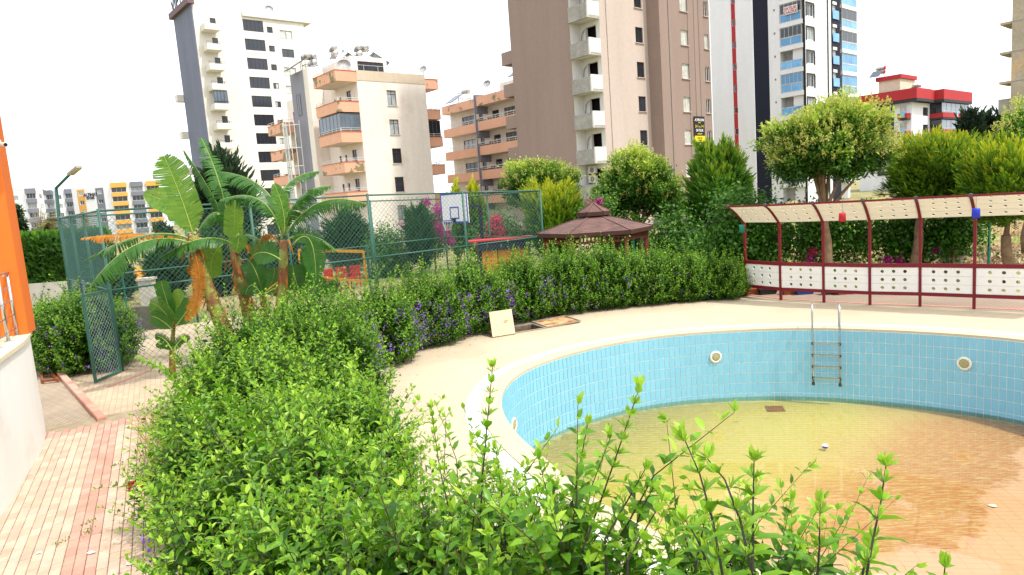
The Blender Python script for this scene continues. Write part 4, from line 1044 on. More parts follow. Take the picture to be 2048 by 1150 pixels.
for h in hn:
    window(F, h, nvt, WFR, PANES[3], 2, o=.04); plain(nvt, BLUEG2, 'rail_glass', F, h[0]-.05, h[1]+.6, h[2]-.4, h[2]+.7, .12, .15)
    plain(nvt, m_tw, 'shutter_box', F, h[0], h[1], h[3]+.02, h[3]+.4, .05, .12)
for h in hb: window(L, h, nvt, WFR, PANES[1], 2, o=-1.6, name='balcony_door')
glazed = {2: 1, 3: 1, 0: 2, 4: 1, 5: 1}
for k in range(-4, 6):
    z = zfl+k*sp_
    if not .5 < z < ZT-3: continue
    b = plain(nvt, m_tw, 'balcony', L, .16, ub-.02, z-.55, z, -1.59, .18)
    window(L, (.3, ub-.1, z+.03, z+1.05), b, WFR, BLUEG2 if k not in (2, 3) else BLUEG, 2, o=.2, fw=.07, name='rail_panel')
    if k in (0, 2, 3, 4, 5): window(L, (.3, ub-.1, z+1.08, z+sp_-.6), b, WFR, DARKG if k > 1 else BLUEG, 5, o=.2, fw=.04, name='glazing')
    b = plain(nvt, m_tw, 'balcony', F, u_b0, u_b1+.15, z-.45, z, -1.19, .2)
    window(F, (u_b0+.1, u_b1, z+.03, z+1.05), b, WFR, BLUEG2, 3, o=.2, fw=.07, name='rail_panel')
    window(F, (u_b0+.1, u_b1, z+1.08, z+sp_-.5), b, WFR, BLUEG if k < 2 else DARKG, 3, o=.2, fw=.04, name='glazing')
mb = MB(); mb.add([L.P(uw3, ZT), F.P(0, ZT), F.P(u9, ZT), F.P(u9, ZT, -12), L.P(uw3, ZT, -6)], [(0, 1, 2, 3, 4)]); mb.add([L.P(uw3, 0), L.P(uw3, ZT), L.P(uw3, ZT, -6), L.P(uw3, 0, -6)], [(0, 1, 2, 3)]); mb.build('roof', m_tw, nvt, fix=False)
zq = zfl+3*sp_
sb = thing('balcony_banner', 'white banner with red lettering on a glazed balcony of the navy tower', 'banner', L.P(ub*.45, zq+1.2, .28))
bu = (L.px(*ze(600, 60), .28)[0], L.px(*ze(700, 60), .28)[0]); bz = (L.px(*ze(650, 100), .28)[1], L.px(*ze(650, 40), .28)[1])
plain(sb, m_wl, 'sheet', L, bu[0], bu[1], bz[0], bz[1], .25, .29)
for i, s in enumerate(('SATILIK', 'DAİRE')): text('lettering', s, m_rd, sb, L.P((bu[0]+bu[1])/2, bz[0]+(bz[1]-bz[0])*(.55-.45*i), .30), -LD, UP, (bz[1]-bz[0])*.5, .01, squeeze=.95 if i == 0 else 1.2, bold=.02)

# ---------------------------------------------------------------- low red and white block
zG = (1680, 0, .287)
def zg_(x, y): return zG[0]+x*zG[2], zG[1]+y*zG[2]
F = facF(zg_(500, 690), 122.0); L = Fac(F.O, LD, (-FD[0], -FD[1]))
rl = thing('apartment_block', 'low white apartment block with red roof bands and glazed balconies', 'building', (F.O[0], F.O[1], 0))
zt = F.px(*zg_(500, 690))[1]; band = 1.75
ul = L.px(*zg_(135, 740))[0]; u_r = F.px(*zg_(820, 690))[0]; rp = 3.05
p0 = F.px(*zg_(580, 700))[0]; p1 = F.px(*zg_(628, 700))[0]
wL = (L.px(*zg_(355, 780))[0], L.px(*zg_(285, 780))[0])
dl = (L.px(*zg_(490, 780), 0)[0], L.px(*zg_(452, 780))[0])
wlv = [zt-2.75-k*rp for k in range(4)]
hl = [(wL[0], wL[1], z, z+2.0) for z in wlv]+[(wL[1]+3.5, wL[1]+6, z, z+2.0) for z in wlv if wL[1]+6 < ul]+[(.8, 1.9, z-.2, z+1.9) for z in wlv]
mb = MB(); wall(mb, L, 0, ul, 0, zt, hl)
hf = [(p0-.1, p1-.9, z, z+1.5) for z in wlv]
wall(mb, F, 0, u_r, 0, zt, hf)
mb.add([F.P(0, zt), F.P(u_r, zt), F.P(u_r, zt, -ul), F.P(0, zt, -ul)], [(0, 1, 2, 3)]); mb.add([F.P(u_r, 0), F.P(u_r, zt), F.P(u_r, zt, -ul), F.P(u_r, 0, -ul)], [(0, 1, 2, 3)])
mb.build('wall', m_tw, rl, fix=False)
m_char = mat('charcoal_trim', '#33343a', .8, .06)
for nm, m, a, b_ in (('roof_band', m_rd, zt, zt+band), ('band_soffit', m_char, zt-.5, zt-.003)):
    q = MB(); L.box(q, -1.2, ul+.4, a, b_, -6, 1.2 if nm == 'roof_band' else 1.1); q.build(nm, m, rl)
    q = MB(); F.box(q, 1.3, p1-.5, a, b_, -8, .9); q.build(nm, m, rl)
    q = MB(); F.box(q, p1-.49, u_r+.3, a, b_, -8, 2.4); q.build(nm, m, rl)
for h in hl: window(L, h, rl, m_char if h[0] > 2 else WFR, PANES[rnd.choice((3, 4))], 3 if h[1]-h[0] > 1.5 else 2)
for z in wlv:
    q = MB(); L.box(q, wL[0]-.5, wL[0]-.05, z-1.05, z+2.0, .002, .12); L.box(q, wL[1]+.05, wL[1]+.6, z-1.05, z+2.0, .002, .12); L.box(q, wL[0]-.04, wL[1]+.04, z-1.0, z-.3, .002, .12); q.build('window_surround', m_char, rl)
    q = MB(); L.box(q, wL[0]-.04, wL[1]+.04, z+2.02, z+2.5, .002, .1); q.build('red_lintel', m_rd, rl)
    # open balcony on the corner, glazed balcony on the front
    for FF, a, b_, o0, o1, gz in ((L, .2, dl[1]+.6, .01, 1.6, 0), (F, p1-.3, u_r-.1, .01, 2.2, 1)):
        b = plain(rl, m_char, 'balcony', FF, a, b_, z-.75, z-.45, o0, o1)
        q = MB(); FF.box(q, a-.03, b_+.03, z-.44, z+.35, o1-.15, o1+.05); FF.box(q, a-.03, a+.1, z-.44, z+.35, o0, o1-.16); FF.box(q, b_-.1, b_+.03, z-.44, z+.35, o0, o1-.16); q.build('parapet', m_rd, b)
        railing(FF, a, b_, z+.36, .35, o1-.05, WFR, b, 1.0, 2)
        if gz:
            window(FF, (a+.1, b_-.1, z+.38, z+2.2), b, m_rig, GREYG, 6, o=o1-.12, fw=.05, name='glazing')
            r2 = Fac(FF.P(a, 0, o0), FF.n, -FF.d); window(r2, (.1, o1-.3, z+.38, z+2.2), b, m_char, DARKG, 3, o=0, fw=.05, name='glazing')
        plain(b, mat('blue_cloth', '#7fb2cc', .8), 'hanging_cloth', FF, (a+b_)/2-.4, (a+b_)/2+.3, z-.35, z+.7, o1+.06, o1+.1)
for h in hf: window(F, h, rl, m_char, PANES[0], 2)
plain(rl, mat('cream_roof_room', '#c9bda6', .85), 'roof_room', L, 3.0, ul*.75, zt+band, zt+band+2.5, -10, -3)
plain(rl, m_rd, 'roof_room_band', L, 2.7, ul*.75+.4, zt+band+2.503, zt+band+3.2, -10.3, -2.6)
heater('red solar water tanks on the roof room of the low red banded block', L.P(7.0, zt+band+3.2, -5), LD, True, 1.0, ((0, 1.9), (.2, 1.2)))
heater('small steel solar tank on the front roof of the low red banded block', F.P(p1+1, zt+band, -2.5), LD, False, .9, ((0, 1.5),))
# ---------------------------------------------------------------- raw concrete frame at the right
pE = D(2021, 200, 66.0)
Cf = Fac(pE, -LD, -FD)
cb = thing('concrete_building', 'unfinished raw concrete building with bare slab edges', 'building', (pE[0], pE[1], 0))
m_rc = mat('raw_concrete_warm', '#a59a88', .92, .14, .5, .1, 5, .1, col2='#b99e7c', c2scale=.3, c2lo=.55, c2hi=.7)
cp_ = Cf.px(2024, 43)[1]-Cf.px(2024, 103)[1]; c0 = Cf.px(2024, 103)[1]
lv = [c0+k*cp_ for k in range(-4, 7) if c0+k*cp_ > 0]
z_ = 0
for z in lv+[38]:
    plain(cb, m_rc, 'wall_lift', Cf, 0, 14, z_+.02, z-.04, -12, 0); z_ = z
for i, z in enumerate(lv):
    plain(cb, m_con, 'slab_edge', Cf, -.0, 14, z-.04, z+.02, -12, .03)
    if z > c0-2*cp_+.5: plain(cb, m_rc, 'canopy', Cf, -1.0, -.01, z-.12, z+.1, -3.5, -.2)
    else:
        b = plain(cb, m_con, 'balcony', Cf, -1.0, -.01, z-.2, z, -4.5, -.3)
        plain(b, m_con, 'parapet', Cf, -1.05, -.01, z+.001, z+1.2, -.45, -.3); plain(b, m_con, 'parapet', Cf, -1.05, -.9, z+.001, z+1.2, -4.5, -.46)

# ---------------------------------------------------------------- far housing estate on the left
zH = (0, 250, .348)
def zh(x, y): return zH[0]+x*zH[2], zH[1]+y*zH[2]
m_yo = mat('amber_paint', '#cf9a48', .8, .06, .3); m_ew = mat('estate_white', '#d6d6d9', .8, .05, .1); m_eg = mat('estate_grey', '#6f727c', .8, .06, .2)
def estate(lab, corner, Y, xl, xr, zt_px, left_cols, front_cols, base=0, gable=None):
    p = D(*corner, Y); F = Fac(p, (math.sin(R(62)), math.cos(R(62))), (math.cos(R(62)), -math.sin(R(62)))); L = Fac(p, (-math.sin(R(76)), math.cos(R(76))), (-math.cos(R(76)), -math.sin(R(76))))
    e = thing('estate_block', lab, 'building', (p[0], p[1], 0)); zt = p[2]; fp = 3.0
    lv = [zt-.9-k*fp for k in range(1, 8) if zt-.9-k*fp > 0]
    def side(FF, ue, cols):
        mb = MB(); hs_ = []; ps = []
        for a, b, kind, m in cols:
            ua, ub = sorted((FF.px(a, corner[1]+40)[0], FF.px(b, corner[1]+40)[0]))
            for z in lv:
                if kind == 'w': hs_.append((ua+(ub-ua)*.2, ub-(ub-ua)*.2, z+.9, z+2.3))
                else: hs_.append((ua+.2, ub-.2, z+1.1, z+2.75))
            ps.append((ua, ub, kind, m))
        wall(mb, FF, 0, ue, 0, zt, hs_, depth=.5); mb.build('wall', m_ew, e, fix=False)
        for (ua, ub, kind, m) in ps:
            for z in lv:
                if kind == 'w':
                    if m is not m_ew:
                        q = MB(); wall(q, FF, ua, ub, z-.1, z+fp-.1, [(ua+(ub-ua)*.2, ub-(ub-ua)*.2, z+.9, z+2.3)], o=.04, depth=.04); q.build('painted_panel', m, e, fix=False)
                    window(FF, (ua+(ub-ua)*.2, ub-(ub-ua)*.2, z+.9, z+2.3), e, WFR, PANES[rnd.choice((3, 4, 1))], 2, fw=.1)
                else:
                    window(FF, (ua+.2, ub-.2, z+1.1, z+2.75), e, WFR, PANES[rnd.choice((0, 1, 2, 3))], 3, rec=.45, fw=.1)
                    plain(e, m, 'balcony_front', FF, ua, ub, z-.25, z+1.0, .01, .9)
            if kind == 'b': plain(e, m, 'top_band', FF, ua, ub, zt-1.3, zt+.3, .01, .9)
    ul = L.px(xl, corner[1]+40)[0]; ur = F.px(xr, corner[1]+40)[0]
    side(L, ul, left_cols); side(F, ur, front_cols)
    mb = MB(); mb.add([p0 for p0 in (F.P(0, zt), F.P(ur, zt), F.P(ur, zt, -14), L.P(ul, zt))], [(0, 1, 2, 3)]); mb.build('roof', m_ew, e, fix=False)
    plain(e, m_ew, 'roof_room', F, 1.5, ur*.35, zt, zt+1.8, -9, -3); plain(e, m_ew, 'roof_room', F, ur*.6, ur*.8, zt, zt+1.6, -9, -3)
    return e, L, F, zt
X = lambda x: x*.348
e, L, F, zt = estate('far white estate block with amber and grey balcony bands and wall lettering', zh(632, 338), 225.0, X(422), X(948), 0,
    [(X(452), X(495), 'w', m_yo), (X(560), X(605), 'w', m_eg)], [(X(648), X(742), 'b', m_yo), (X(762), X(836), 'b', m_eg), (X(852), X(930), 'b', m_yo)])
for s, y, sz in (('ALTINAY', 408, 1.35), ('SİTESİ', 426, 1.1)):
    u, z = L.px(*zh(522, y)); text('wall_lettering', s, m_char, e, L.P(u, z, .1), -L.d, UP, sz, .08, bold=.035)
estate('far pale estate block with grey balcony fronts beside the orange house', zh(330, 376), 235.0, X(262), X(440), 0, [(X(275), X(320), 'b', m_eg)], [(X(338), X(372), 'w', m_ew), (X(385), X(438), 'b', m_eg)])
estate('far pale estate block with white balconies seen past the utility pole', zh(140, 372), 215.0, X(62), X(262), 0, [(X(78), X(125), 'w', m_ew)], [(X(160), X(222), 'b', m_eg), (X(232), X(258), 'w', m_ew)])
estate('far low estate block behind the white balconies', zh(110, 355), 290.0, X(40), X(200), 0, [(X(60), X(90), 'w', m_ew)], [(X(120), X(160), 'b', m_ew)])
# ================================================================== vegetation
def nrm(a): return a/(np.linalg.norm(a, axis=-1, keepdims=True)+1e-9)
# leaf outlines: x across, y along, z up; triangles
LEAF8 = (np.array([(0, 0, 0), (-.21, .33, .05), (0, .36, -.01), (.21, .33, .05), (-.17, .68, .0), (0, .70, -.06), (.17, .68, .0), (0, 1, -.20)], float),
         np.array([(0, 2, 1), (0, 3, 2), (1, 2, 5), (1, 5, 4), (2, 3, 6), (2, 6, 5), (4, 5, 7), (5, 6, 7)]))
LEAF4 = (np.array([(0, 0, 0), (-.26, .45, .05), (0, .5, -.02), (.26, .45, .05), (0, 1, -.12)], float), np.array([(0, 2, 1), (0, 3, 2), (1, 2, 4), (2, 3, 4)]))
LEAF2 = (np.array([(0, 0, 0), (-.25, .5, .06), (.25, .5, .06), (0, 1, -.05)], float), np.array([(0, 3, 1), (0, 2, 3)]))
NEEDLE = (np.array([(-.10, 0, 0), (.10, 0, 0), (.13, .6, .03), (0, 1, 0), (-.13, .6, .03)], float), np.array([(0, 1, 2), (0, 2, 4), (4, 2, 3)]))
def leaves(tpl, pos, d, up, size, tint, width=1.0):
    """leaf-sized faces at pos pointing along d"""
    T, Fc = tpl; d = nrm(d); s = nrm(np.cross(d, up)); n = np.cross(s, d)
    size = np.broadcast_to(np.asarray(size, float), (len(pos),))
    V = pos[:, None]+size[:, None, None]*(T[None, :, 0, None]*width*s[:, None]+T[None, :, 1, None]*d[:, None]+T[None, :, 2, None]*n[:, None])
    k = len(T); F = (Fc[None]+(np.arange(len(pos))*k)[:, None, None]).reshape(-1, 3)
    return V.reshape(-1, 3), F, np.repeat(tint, len(Fc))
def joinp(parts):
    Vs, Fs, Ts = [], [], []; k = 0
    for V, F, T in parts: Vs.append(V); Fs.append(F+k); Ts.append(T); k += len(V)
    return np.concatenate(Vs), np.concatenate(Fs), np.concatenate(Ts)
def sticks(a, b, ra, rb):
    """thin three-sided stems from a to b"""
    d = nrm(b-a); x = nrm(np.cross(d, np.array([.31, .22, .93]))); y = np.cross(d, x); V = []
    for p, r in ((a, ra), (b, rb)):
        for j in range(3):
            t = 2*math.pi*j/3; V.append(p+(x*math.cos(t)+y*math.sin(t))*np.broadcast_to(r, (len(a),))[:, None])
    V = np.stack(V, 1); n = len(a)
    Fc = np.array([(0, 1, 4), (0, 4, 3), (1, 2, 5), (1, 5, 4), (2, 0, 3), (2, 3, 5)])
    return V.reshape(-1, 3), (Fc[None]+(np.arange(n)*6)[:, None, None]).reshape(-1, 3), np.zeros(n*6)
LF_NEAR = leafmat('shrub_leaf', '#2c520e', '#62961e', '#aecf44', .43, .35)
LF_HEDGE = leafmat('hedge_leaf', '#2c5210', '#568a1c', '#a6cc3e', .42, .45)
m_stem = mat('twig', '#4a3b2c', .9, .2, 20)
m_stemd = mat('dark_twig', '#35302a', .85, .2, 20)
m_bark = mat('bark', '#7d654c', .95, .25, 6, .25, 30, .5)
m_vio = leafmat('violet_flower', '#4a2374', '#6a3f9a', '#9674b8', .25, .5)
def shoots(g, p0, d0, L, step, size, tpl, droop=.0, spread=.9, tip0=0.45, width=1.0, rad=.003, tintoff=0.0):
    """leafy shoots with opposite pairs of leaves, young and pale towards the tip"""
    n = len(p0); d0 = nrm(d0); K = int(max(L)/step)+1
    side = nrm(np.cross(d0, g.normal(size=(n, 3)))); s2 = np.cross(d0, side)
    bend = g.normal(size=(n, 3))*.25; bend[:, 2] = -abs(bend[:, 2])*droop
    ps, ds, us, ss, ts = [], [], [], [], []
    for k in range(K):
        s = (k+.6)*step; ok = s < L
        if not ok.any(): break
        f = (s/L)[ok]
        p = p0[ok]+d0[ok]*s+bend[ok]*(s*s)[..., None] if np.ndim(s) else p0[ok]+d0[ok]*s+bend[ok]*s*s
        a = side[ok] if k % 2 == 0 else s2[ok]
        for sg in (-1, 1):
            dd = a*sg*spread+d0[ok]*(.35+.55*f[:, None])+g.normal(size=p.shape)*.16
            ps.append(p); ds.append(dd); us.append(d0[ok]+g.normal(size=p.shape)*.2)
            ss.append(size*(1.0-.55*f**2)*g.uniform(.75, 1.15, len(p))); ts.append(np.clip(tip0*f**1.5+.25+g.normal(size=len(p))*.2+tintoff, 0, 1))
    # a tuft at the tip
    pt = p0+d0*L[:, None]+bend*(L*L)[:, None]
    for q in range(3):
        dd = d0+g.normal(size=pt.shape)*.45; ps.append(pt); ds.append(dd); us.append(g.normal(size=pt.shape)); ss.append(size*g.uniform(.35, .6, n)); ts.append(np.clip(.75+tintoff+g.normal(size=n)*.12, 0, 1))
    lv = leaves(tpl, np.concatenate(ps), np.concatenate(ds), np.concatenate(us), np.concatenate(ss), np.concatenate(ts), width)
    m = p0+d0*(L*.5)[:, None]+bend*(L*L*.25)[:, None]
    st = joinp([sticks(p0, m, rad, rad*.75), sticks(m, pt, rad*.75, rad*.3)])
    return lv, st
def dome(g, n, c, rx, ry, h, zmin=.05, bulge=1.0):
    """points and normals on a rounded mound standing on the ground"""
    z = g.uniform(0, 1, n)**.85; a = g.uniform(0, 2*math.pi, n)
    r = np.sqrt(np.clip(1-(np.clip(z-.25, 0, 1)/.75)**2.4, 0, 1))*(.8+.2*np.clip(z/.25, 0, 1))
    lump = 1+.10*np.sin(3*a+c[0]*5)+.07*np.sin(7*a+c[1]*3)+.05*np.sin(11*a)
    P = np.stack([c[0]+rx*r*lump*np.cos(a), c[1]+ry*r*lump*np.sin(a), c[2]+zmin+(h-zmin)*z*(1+.06*np.sin(5*a+2))], 1)
    N = np.stack([np.cos(a)*r/rx, np.sin(a)*r/ry, (z-.25)/h*1.3], 1)
    return P, nrm(N)
def shrub(label, c, rx, ry, h, n, size, tpl, seed, group=None, lm=None, leaders=0, flowers=0, lead=(.35, .7), step=.045, length=(.25, .5), shade=.0, name='flowering_shrub', cat='shrub', fill=1.0, width=1.0, flz=(.1, .7), ftuft=7, fsz=.016, up=.55, arch=0):
    g = np.random.default_rng(seed); c = np.array([c[0], c[1], c[2] if len(c) > 2 else 0.0])
    t = thing(name, label, cat, c, group); lm = lm or LF_NEAR
    P, N = dome(g, n, c, rx, ry, h)
    d = nrm(N*.8+np.array([0, 0, up])+g.normal(size=N.shape)*.28); L = g.uniform(*length, n)
    p0 = P-d*(L*.85)[:, None]; p0[:, 2] = np.maximum(p0[:, 2], c[2]+.04)
    tz = (P[:, 2]-c[2])/h
    parts = []; st = []
    a, b = shoots(g, p0, d, L, step, size, tpl, .5, width=width); parts.append(a); st.append(b)
    if fill:                                 # inner fill leaves, tinted dark to paint in the shrub's own shade
        k = int(n*6*fill); Q, NN = dome(g, k, c, rx*.82, ry*.82, h*.86); Q = Q-NN*g.uniform(0, .35, k)[:, None]; Q[:, 2] = np.maximum(Q[:, 2], c[2]+.05)
        parts.append(leaves(LEAF2, Q, NN+g.normal(size=Q.shape)*.8, g.normal(size=Q.shape)+np.array([0, 0, 1]), size*1.25*g.uniform(.8, 1.3, k), g.uniform(0, .16, k), width))
    if arch:                                 # long sprigs arching out of the mass
        P, N = dome(g, arch, c, rx*.9, ry*.9, h); d = nrm(N*.9+np.array([0, 0, .75])+g.normal(size=N.shape)*.25); L = g.uniform(.45, .95, len(P))
        a, b = shoots(g, P-d*.25, d, L, step*1.25, size*1.1, tpl, 1.6, width=width, rad=.0045, tintoff=.1); parts.append(a); st.append(b)
    if leaders:
        P, N = dome(g, leaders*3, c, rx*.85, ry*.85, h); kk = P[:, 2]-c[2] > h*.6; P, N = P[kk][:leaders], N[kk][:leaders]
        if len(P):
            d = nrm(N*.35+np.array([0, 0, 1.0])+g.normal(size=N.shape)*.18); L = g.uniform(*lead, len(P))
            a, b = shoots(g, P-d*.15, d, L+.15, step*1.15, size*1.15, tpl, .8, width=width, rad=.0045); parts.append(a); st.append(b)
    V, F, T = joinp(parts); np_mesh('foliage', V, F, lm, t, T)
    V, F, T = joinp(st); np_mesh('twigs', V, F, m_stem, t)
    k = 9; a = g.uniform(0, 2*math.pi, k); A = np.stack([c[0]+.18*rx*np.cos(a), c[1]+.18*ry*np.sin(a), np.full(k, c[2]-.03)], 1); B = np.stack([c[0]+.6*rx*np.cos(a), c[1]+.6*ry*np.sin(a), c[2]+h*g.uniform(.5, .8, k)], 1)
    V, F, T = sticks(A, B, .02, .008); np_mesh('stems', V, F, m_stem, t)
    if flowers:
        P, N = dome(g, flowers*4, c, rx*1.02, ry*1.02, h); z = (P[:, 2]-c[2])/h; kk = (z > flz[0]) & (z < flz[1]); P, N = P[kk][:flowers], N[kk][:flowers]
        parts = []
        for q in range(ftuft):
            pp = P+N*.04+g.normal(size=P.shape)*np.array([.025, .025, .05])*(fsz/.016)
            parts.append(leaves(LEAF2, pp, g.normal(size=P.shape)+N, g.normal(size=P.shape), fsz*2*g.uniform(.7, 1.3, len(P)), g.uniform(0, 1, len(P)), 1.7))
        V, F, T = joinp(parts); np_mesh('flowers', V, F, m_vio, t, T)['kind'] = 'stuff'
    return t

HG = 'violet flowering shrubs of the long hedge'
def S(px, py, z=0): return G(px, py, z)
# near mass between the path and the deck, nearest first
near = [((.95, 2.75), .85, .6, 2.16, 300, 0, 0, 'bushy shrub with tall single shoots rising in front of the pool coping'),
        ((.2, 2.75), .75, .5, 2.18, 260, 4, 3, 'small leafy shrub wedged before the overflow grating of the pool'),
        ((-.3, 4.3), .8, .8, 1.5, 330, 5, 5, 'loose shrub spilling over the deck towards the white overflow grating'),
        ((-.35, 3.35), 1.05, .85, 2.05, 480, 4, 6, 'broad leafy shrub between the pool coping and the path shrubs'),
        ((-1.3, 4.0), .95, 1.0, 1.70, 620, 9, 14, 'dense bright green shrub with small violet flowers above the grass verge'),
        ((-2.1, 5.6), 1.05, 1.1, 1.62, 640, 10, 26, 'rounded green shrub with a few violet flowers beside the sand pavers'),
        ((-2.15, 7.2), .95, 1.1, 1.55, 520, 8, 10, 'green shrub leaning over the pale deck beside the pool end'),
        ((-3.05, 7.4), 1.1, 1.1, 1.5, 560, 8, 22, 'leafy shrub overhanging the path opposite the curved white wall'),
        ((-3.75, 9.3), 1.35, 1.15, 1.72, 640, 9, 16, 'spreading shrub with long arching shoots at the corner of the paved path'),
        ((-2.75, 9.0), .9, 1.0, 1.45, 420, 6, 10, 'compact shrub on the deck side of the path corner')]
for i, (c, rx, ry, h, n, ld, fl, lab) in enumerate(near):
    shrub(lab, c, rx, ry, h*.94, int(n*.82), .100, LEAF8 if i < 8 else LEAF4, 100+i, HG, LF_NEAR, leaders=int(ld*3.2), flowers=fl, step=.06, length=(.35, .85), lead=(.25, .75), up=.8, arch=34 if i > 2 else 7)
mid = [((-4.3, 11.2), 1.25, 1.1, 1.85, 620, 6, 30, 'green shrub growing at the foot of the banana plants on the plaza side'),
       ((-3.2, 11.3), 1.0, 1.1, 1.75, 560, 6, 60, 'shrub with violet flower sprays beside the bare pool deck'),
       ((-3.9, 13.2), 1.15, 1.1, 1.85, 620, 7, 120, 'shrub below the tall court fence post with violet sprays'),
       ((-3.1, 15.0), 1.0, 1.0, 1.65, 640, 8, 260, 'shrub covered in violet flowers where the hedge bends'),
       ((-2.2, 16.6), 1.0, .95, 1.65, 640, 9, 260, 'violet flowered shrub just before the propped hatch lid'),
       ((-1.1, 17.9), 1.0, .95, 1.7, 640, 10, 200, 'hedge shrub right behind the propped hatch lid'),
       ((.2, 19.0), 1.0, .95, 1.75, 640, 10, 150, 'hedge shrub behind the open hatch shaft'),
       ((1.55, 19.75), 1.0, .95, 1.75, 640, 10, 60, 'hedge shrub in front of the left gazebo posts'),
       ((2.9, 20.1), 1.0, .95, 1.7, 640, 9, 24, 'hedge shrub in front of the middle of the gazebo'),
       ((4.2, 20.3), 1.0, .95, 1.55, 600, 7, 14, 'hedge shrub in front of the right gazebo posts'),
       ((5.4, 20.4), .95, .9, 1.35, 560, 6, 10, 'lower hedge shrub between the gazebo and the red screen'),
       ((6.35, 20.3), .8, .8, 1.1, 460, 5, 6, 'last low hedge shrub touching the first red screen post')]
for i, (c, rx, ry, h, n, ld, fl, lab) in enumerate(mid):
    shrub(lab, c, rx, ry, h, int(n*.85), .09, LEAF2, 200+i, HG, LF_HEDGE, leaders=int(ld*7), flowers=int(fl*.8), step=.062, length=(.3, .55), lead=(.25, .65), fill=1.4, fsz=.02, width=1.0, up=.95)
shrub('bright green shrub with violet flowers standing behind the open gate leaf', (-10.5, 16.6), 1.25, 1.15, 1.85, 760, .09, LEAF2, 330, 'shrubs by the court gate', LF_HEDGE, leaders=26, flowers=90, step=.062, fill=1.2, fsz=.02, width=1.1)
shrub('bright green shrub between the orange house and the gate shrub', (-11.8, 17.4), 1.1, 1.0, 1.75, 560, .09, LEAF2, 331, 'shrubs by the court gate', LF_HEDGE, leaders=20, flowers=40, step=.062, fill=1.2, fsz=.02, width=1.1)

# single tall shoots close to the balcony
def tall_shoot(pts, seed, size=.068, lab=None):
    """one long shoot given by picture points with a distance each"""
    g = np.random.default_rng(seed); P = [D(x, y, Y) for x, y, Y in pts]; P = np.array(P)
    seg_ = np.linalg.norm(np.diff(P, axis=0), axis=1); L = seg_.sum(); cu = np.r_[0, np.cumsum(seg_)]
    at = lambda s: np.array([np.interp(s, cu, P[:, k]) for k in range(3)])
    ps, ds, us, ss, ts = [], [], [], [], []
    k = 0; s = .02
    while s < L:
        p = at(s); d = at(min(s+.02, L))-at(max(s-.02, 0)); d /= np.linalg.norm(d)
        a = k*math.pi/2+g.normal()*.25; x = nrm(np.cross(d, np.array([.3, -1, .2]))); y = np.cross(d, x); f = s/L
        for sg in (-1, 1):
            q = (x*math.cos(a)+y*math.sin(a))*sg
            ps.append(p); ds.append(q+d*(.25+.5*f)+g.normal(size=3)*.12); us.append(d); ss.append(size*(1.05-.62*f**1.6)*g.uniform(.85, 1.1)); ts.append(np.clip(.34+.35*f+g.normal()*.1, 0, 1))
            # small side tuft in the leaf axil
            for w_ in range(2): ps.append(p+d*.006); ds.append(q*.6+d+g.normal(size=3)*.3); us.append(q); ss.append(size*.38); ts.append(.8)
        s += size*(.62-.22*f); k += 1
    for w_ in range(4): ps.append(P[-1]); ds.append(d+g.normal(size=3)*.4); us.append(g.normal(size=3)); ss.append(size*.45); ts.append(.85)
    lv = leaves(LEAF8, np.array(ps), np.array(ds), np.array(us), np.array(ss), np.array(ts), 1.0)
    st = sticks(P[:-1], P[1:], np.linspace(.0055, .002, len(P))[:-1], np.linspace(.0055, .002, len(P))[1:])
    return lv, st
def shoot_plant(lab, lists, seed, size=.115):
    base = D(lists[0][0][0], lists[0][0][1], lists[0][0][2]); base = np.array([base[0], base[1], 0])
    t = thing('tall_shoots', lab, 'shrub', base, 'tall shoots in front of the pool')
    A, B = [], []
    for i, pts in enumerate(lists):
        a, b = tall_shoot(pts, seed+i, size); A.append(a); B.append(b)
        q = D(*pts[0]); B.append(sticks(np.array([base+np.array([.02*i, .01*i, -.02])]), np.array([q]), .008, .0055))
    V, F, T = joinp(A); np_mesh('leaves', V, F, LF_NEAR, t, T); V, F, T = joinp(B); np_mesh('stems', V, F, m_stemd, t)
shoot_plant('pair of slim upright shoots standing before the pale deck and pool coping', [[(960, 1060, 3.0), (965, 950, 3.05), (975, 840, 3.1), (985, 735, 3.15)], [(1010, 1080, 2.9), (1003, 980, 2.95), (992, 900, 3.0)]], 500)
shoot_plant('pair of shoots crossing the near coping and the green water', [[(1165, 1100, 2.6), (1195, 1020, 2.65), (1240, 890, 2.7), (1280, 772, 2.75)], [(1130, 1080, 2.7), (1150, 980, 2.75), (1175, 850, 2.8)], [(1210, 1080, 2.55), (1250, 1010, 2.6), (1292, 935, 2.62)], [(1255, 1120, 2.4), (1290, 1060, 2.45), (1325, 1000, 2.5)]], 520)
shoot_plant('arching shoots with hanging big leaves over the middle of the green water', [[(1450, 1180, 2.0), (1425, 1040, 2.05), (1400, 950, 2.1), (1365, 870, 2.12)], [(1510, 1180, 1.9), (1480, 1040, 1.95), (1450, 960, 2.0), (1415, 918, 2.02)], [(1505, 1090, 2.2), (1506, 1000, 2.22), (1508, 920, 2.25)], [(1385, 1170, 2.3), (1400, 1090, 2.3), (1412, 1025, 2.32)], [(1430, 1160, 2.15), (1395, 1080, 2.2), (1370, 1040, 2.2)]], 540, .125)
shoot_plant('lone straight shoot in front of the orange stained pool floor', [[(1632, 1190, 2.1), (1638, 1100, 2.12), (1640, 1008, 2.15)]], 560)
shoot_plant('strong shoot with drooping leaves before the dry pool floor', [[(1725, 1190, 1.9), (1745, 1080, 1.95), (1762, 1000, 2.0), (1772, 932, 2.02)], [(1712, 1190, 2.0), (1730, 1130, 2.0), (1740, 1085, 2.02)]], 570, .12)
shoot_plant('shoot tip just showing below the clean pool floor', [[(1880, 1230, 1.9), (1885, 1180, 1.9), (1890, 1135, 1.92)]], 580)
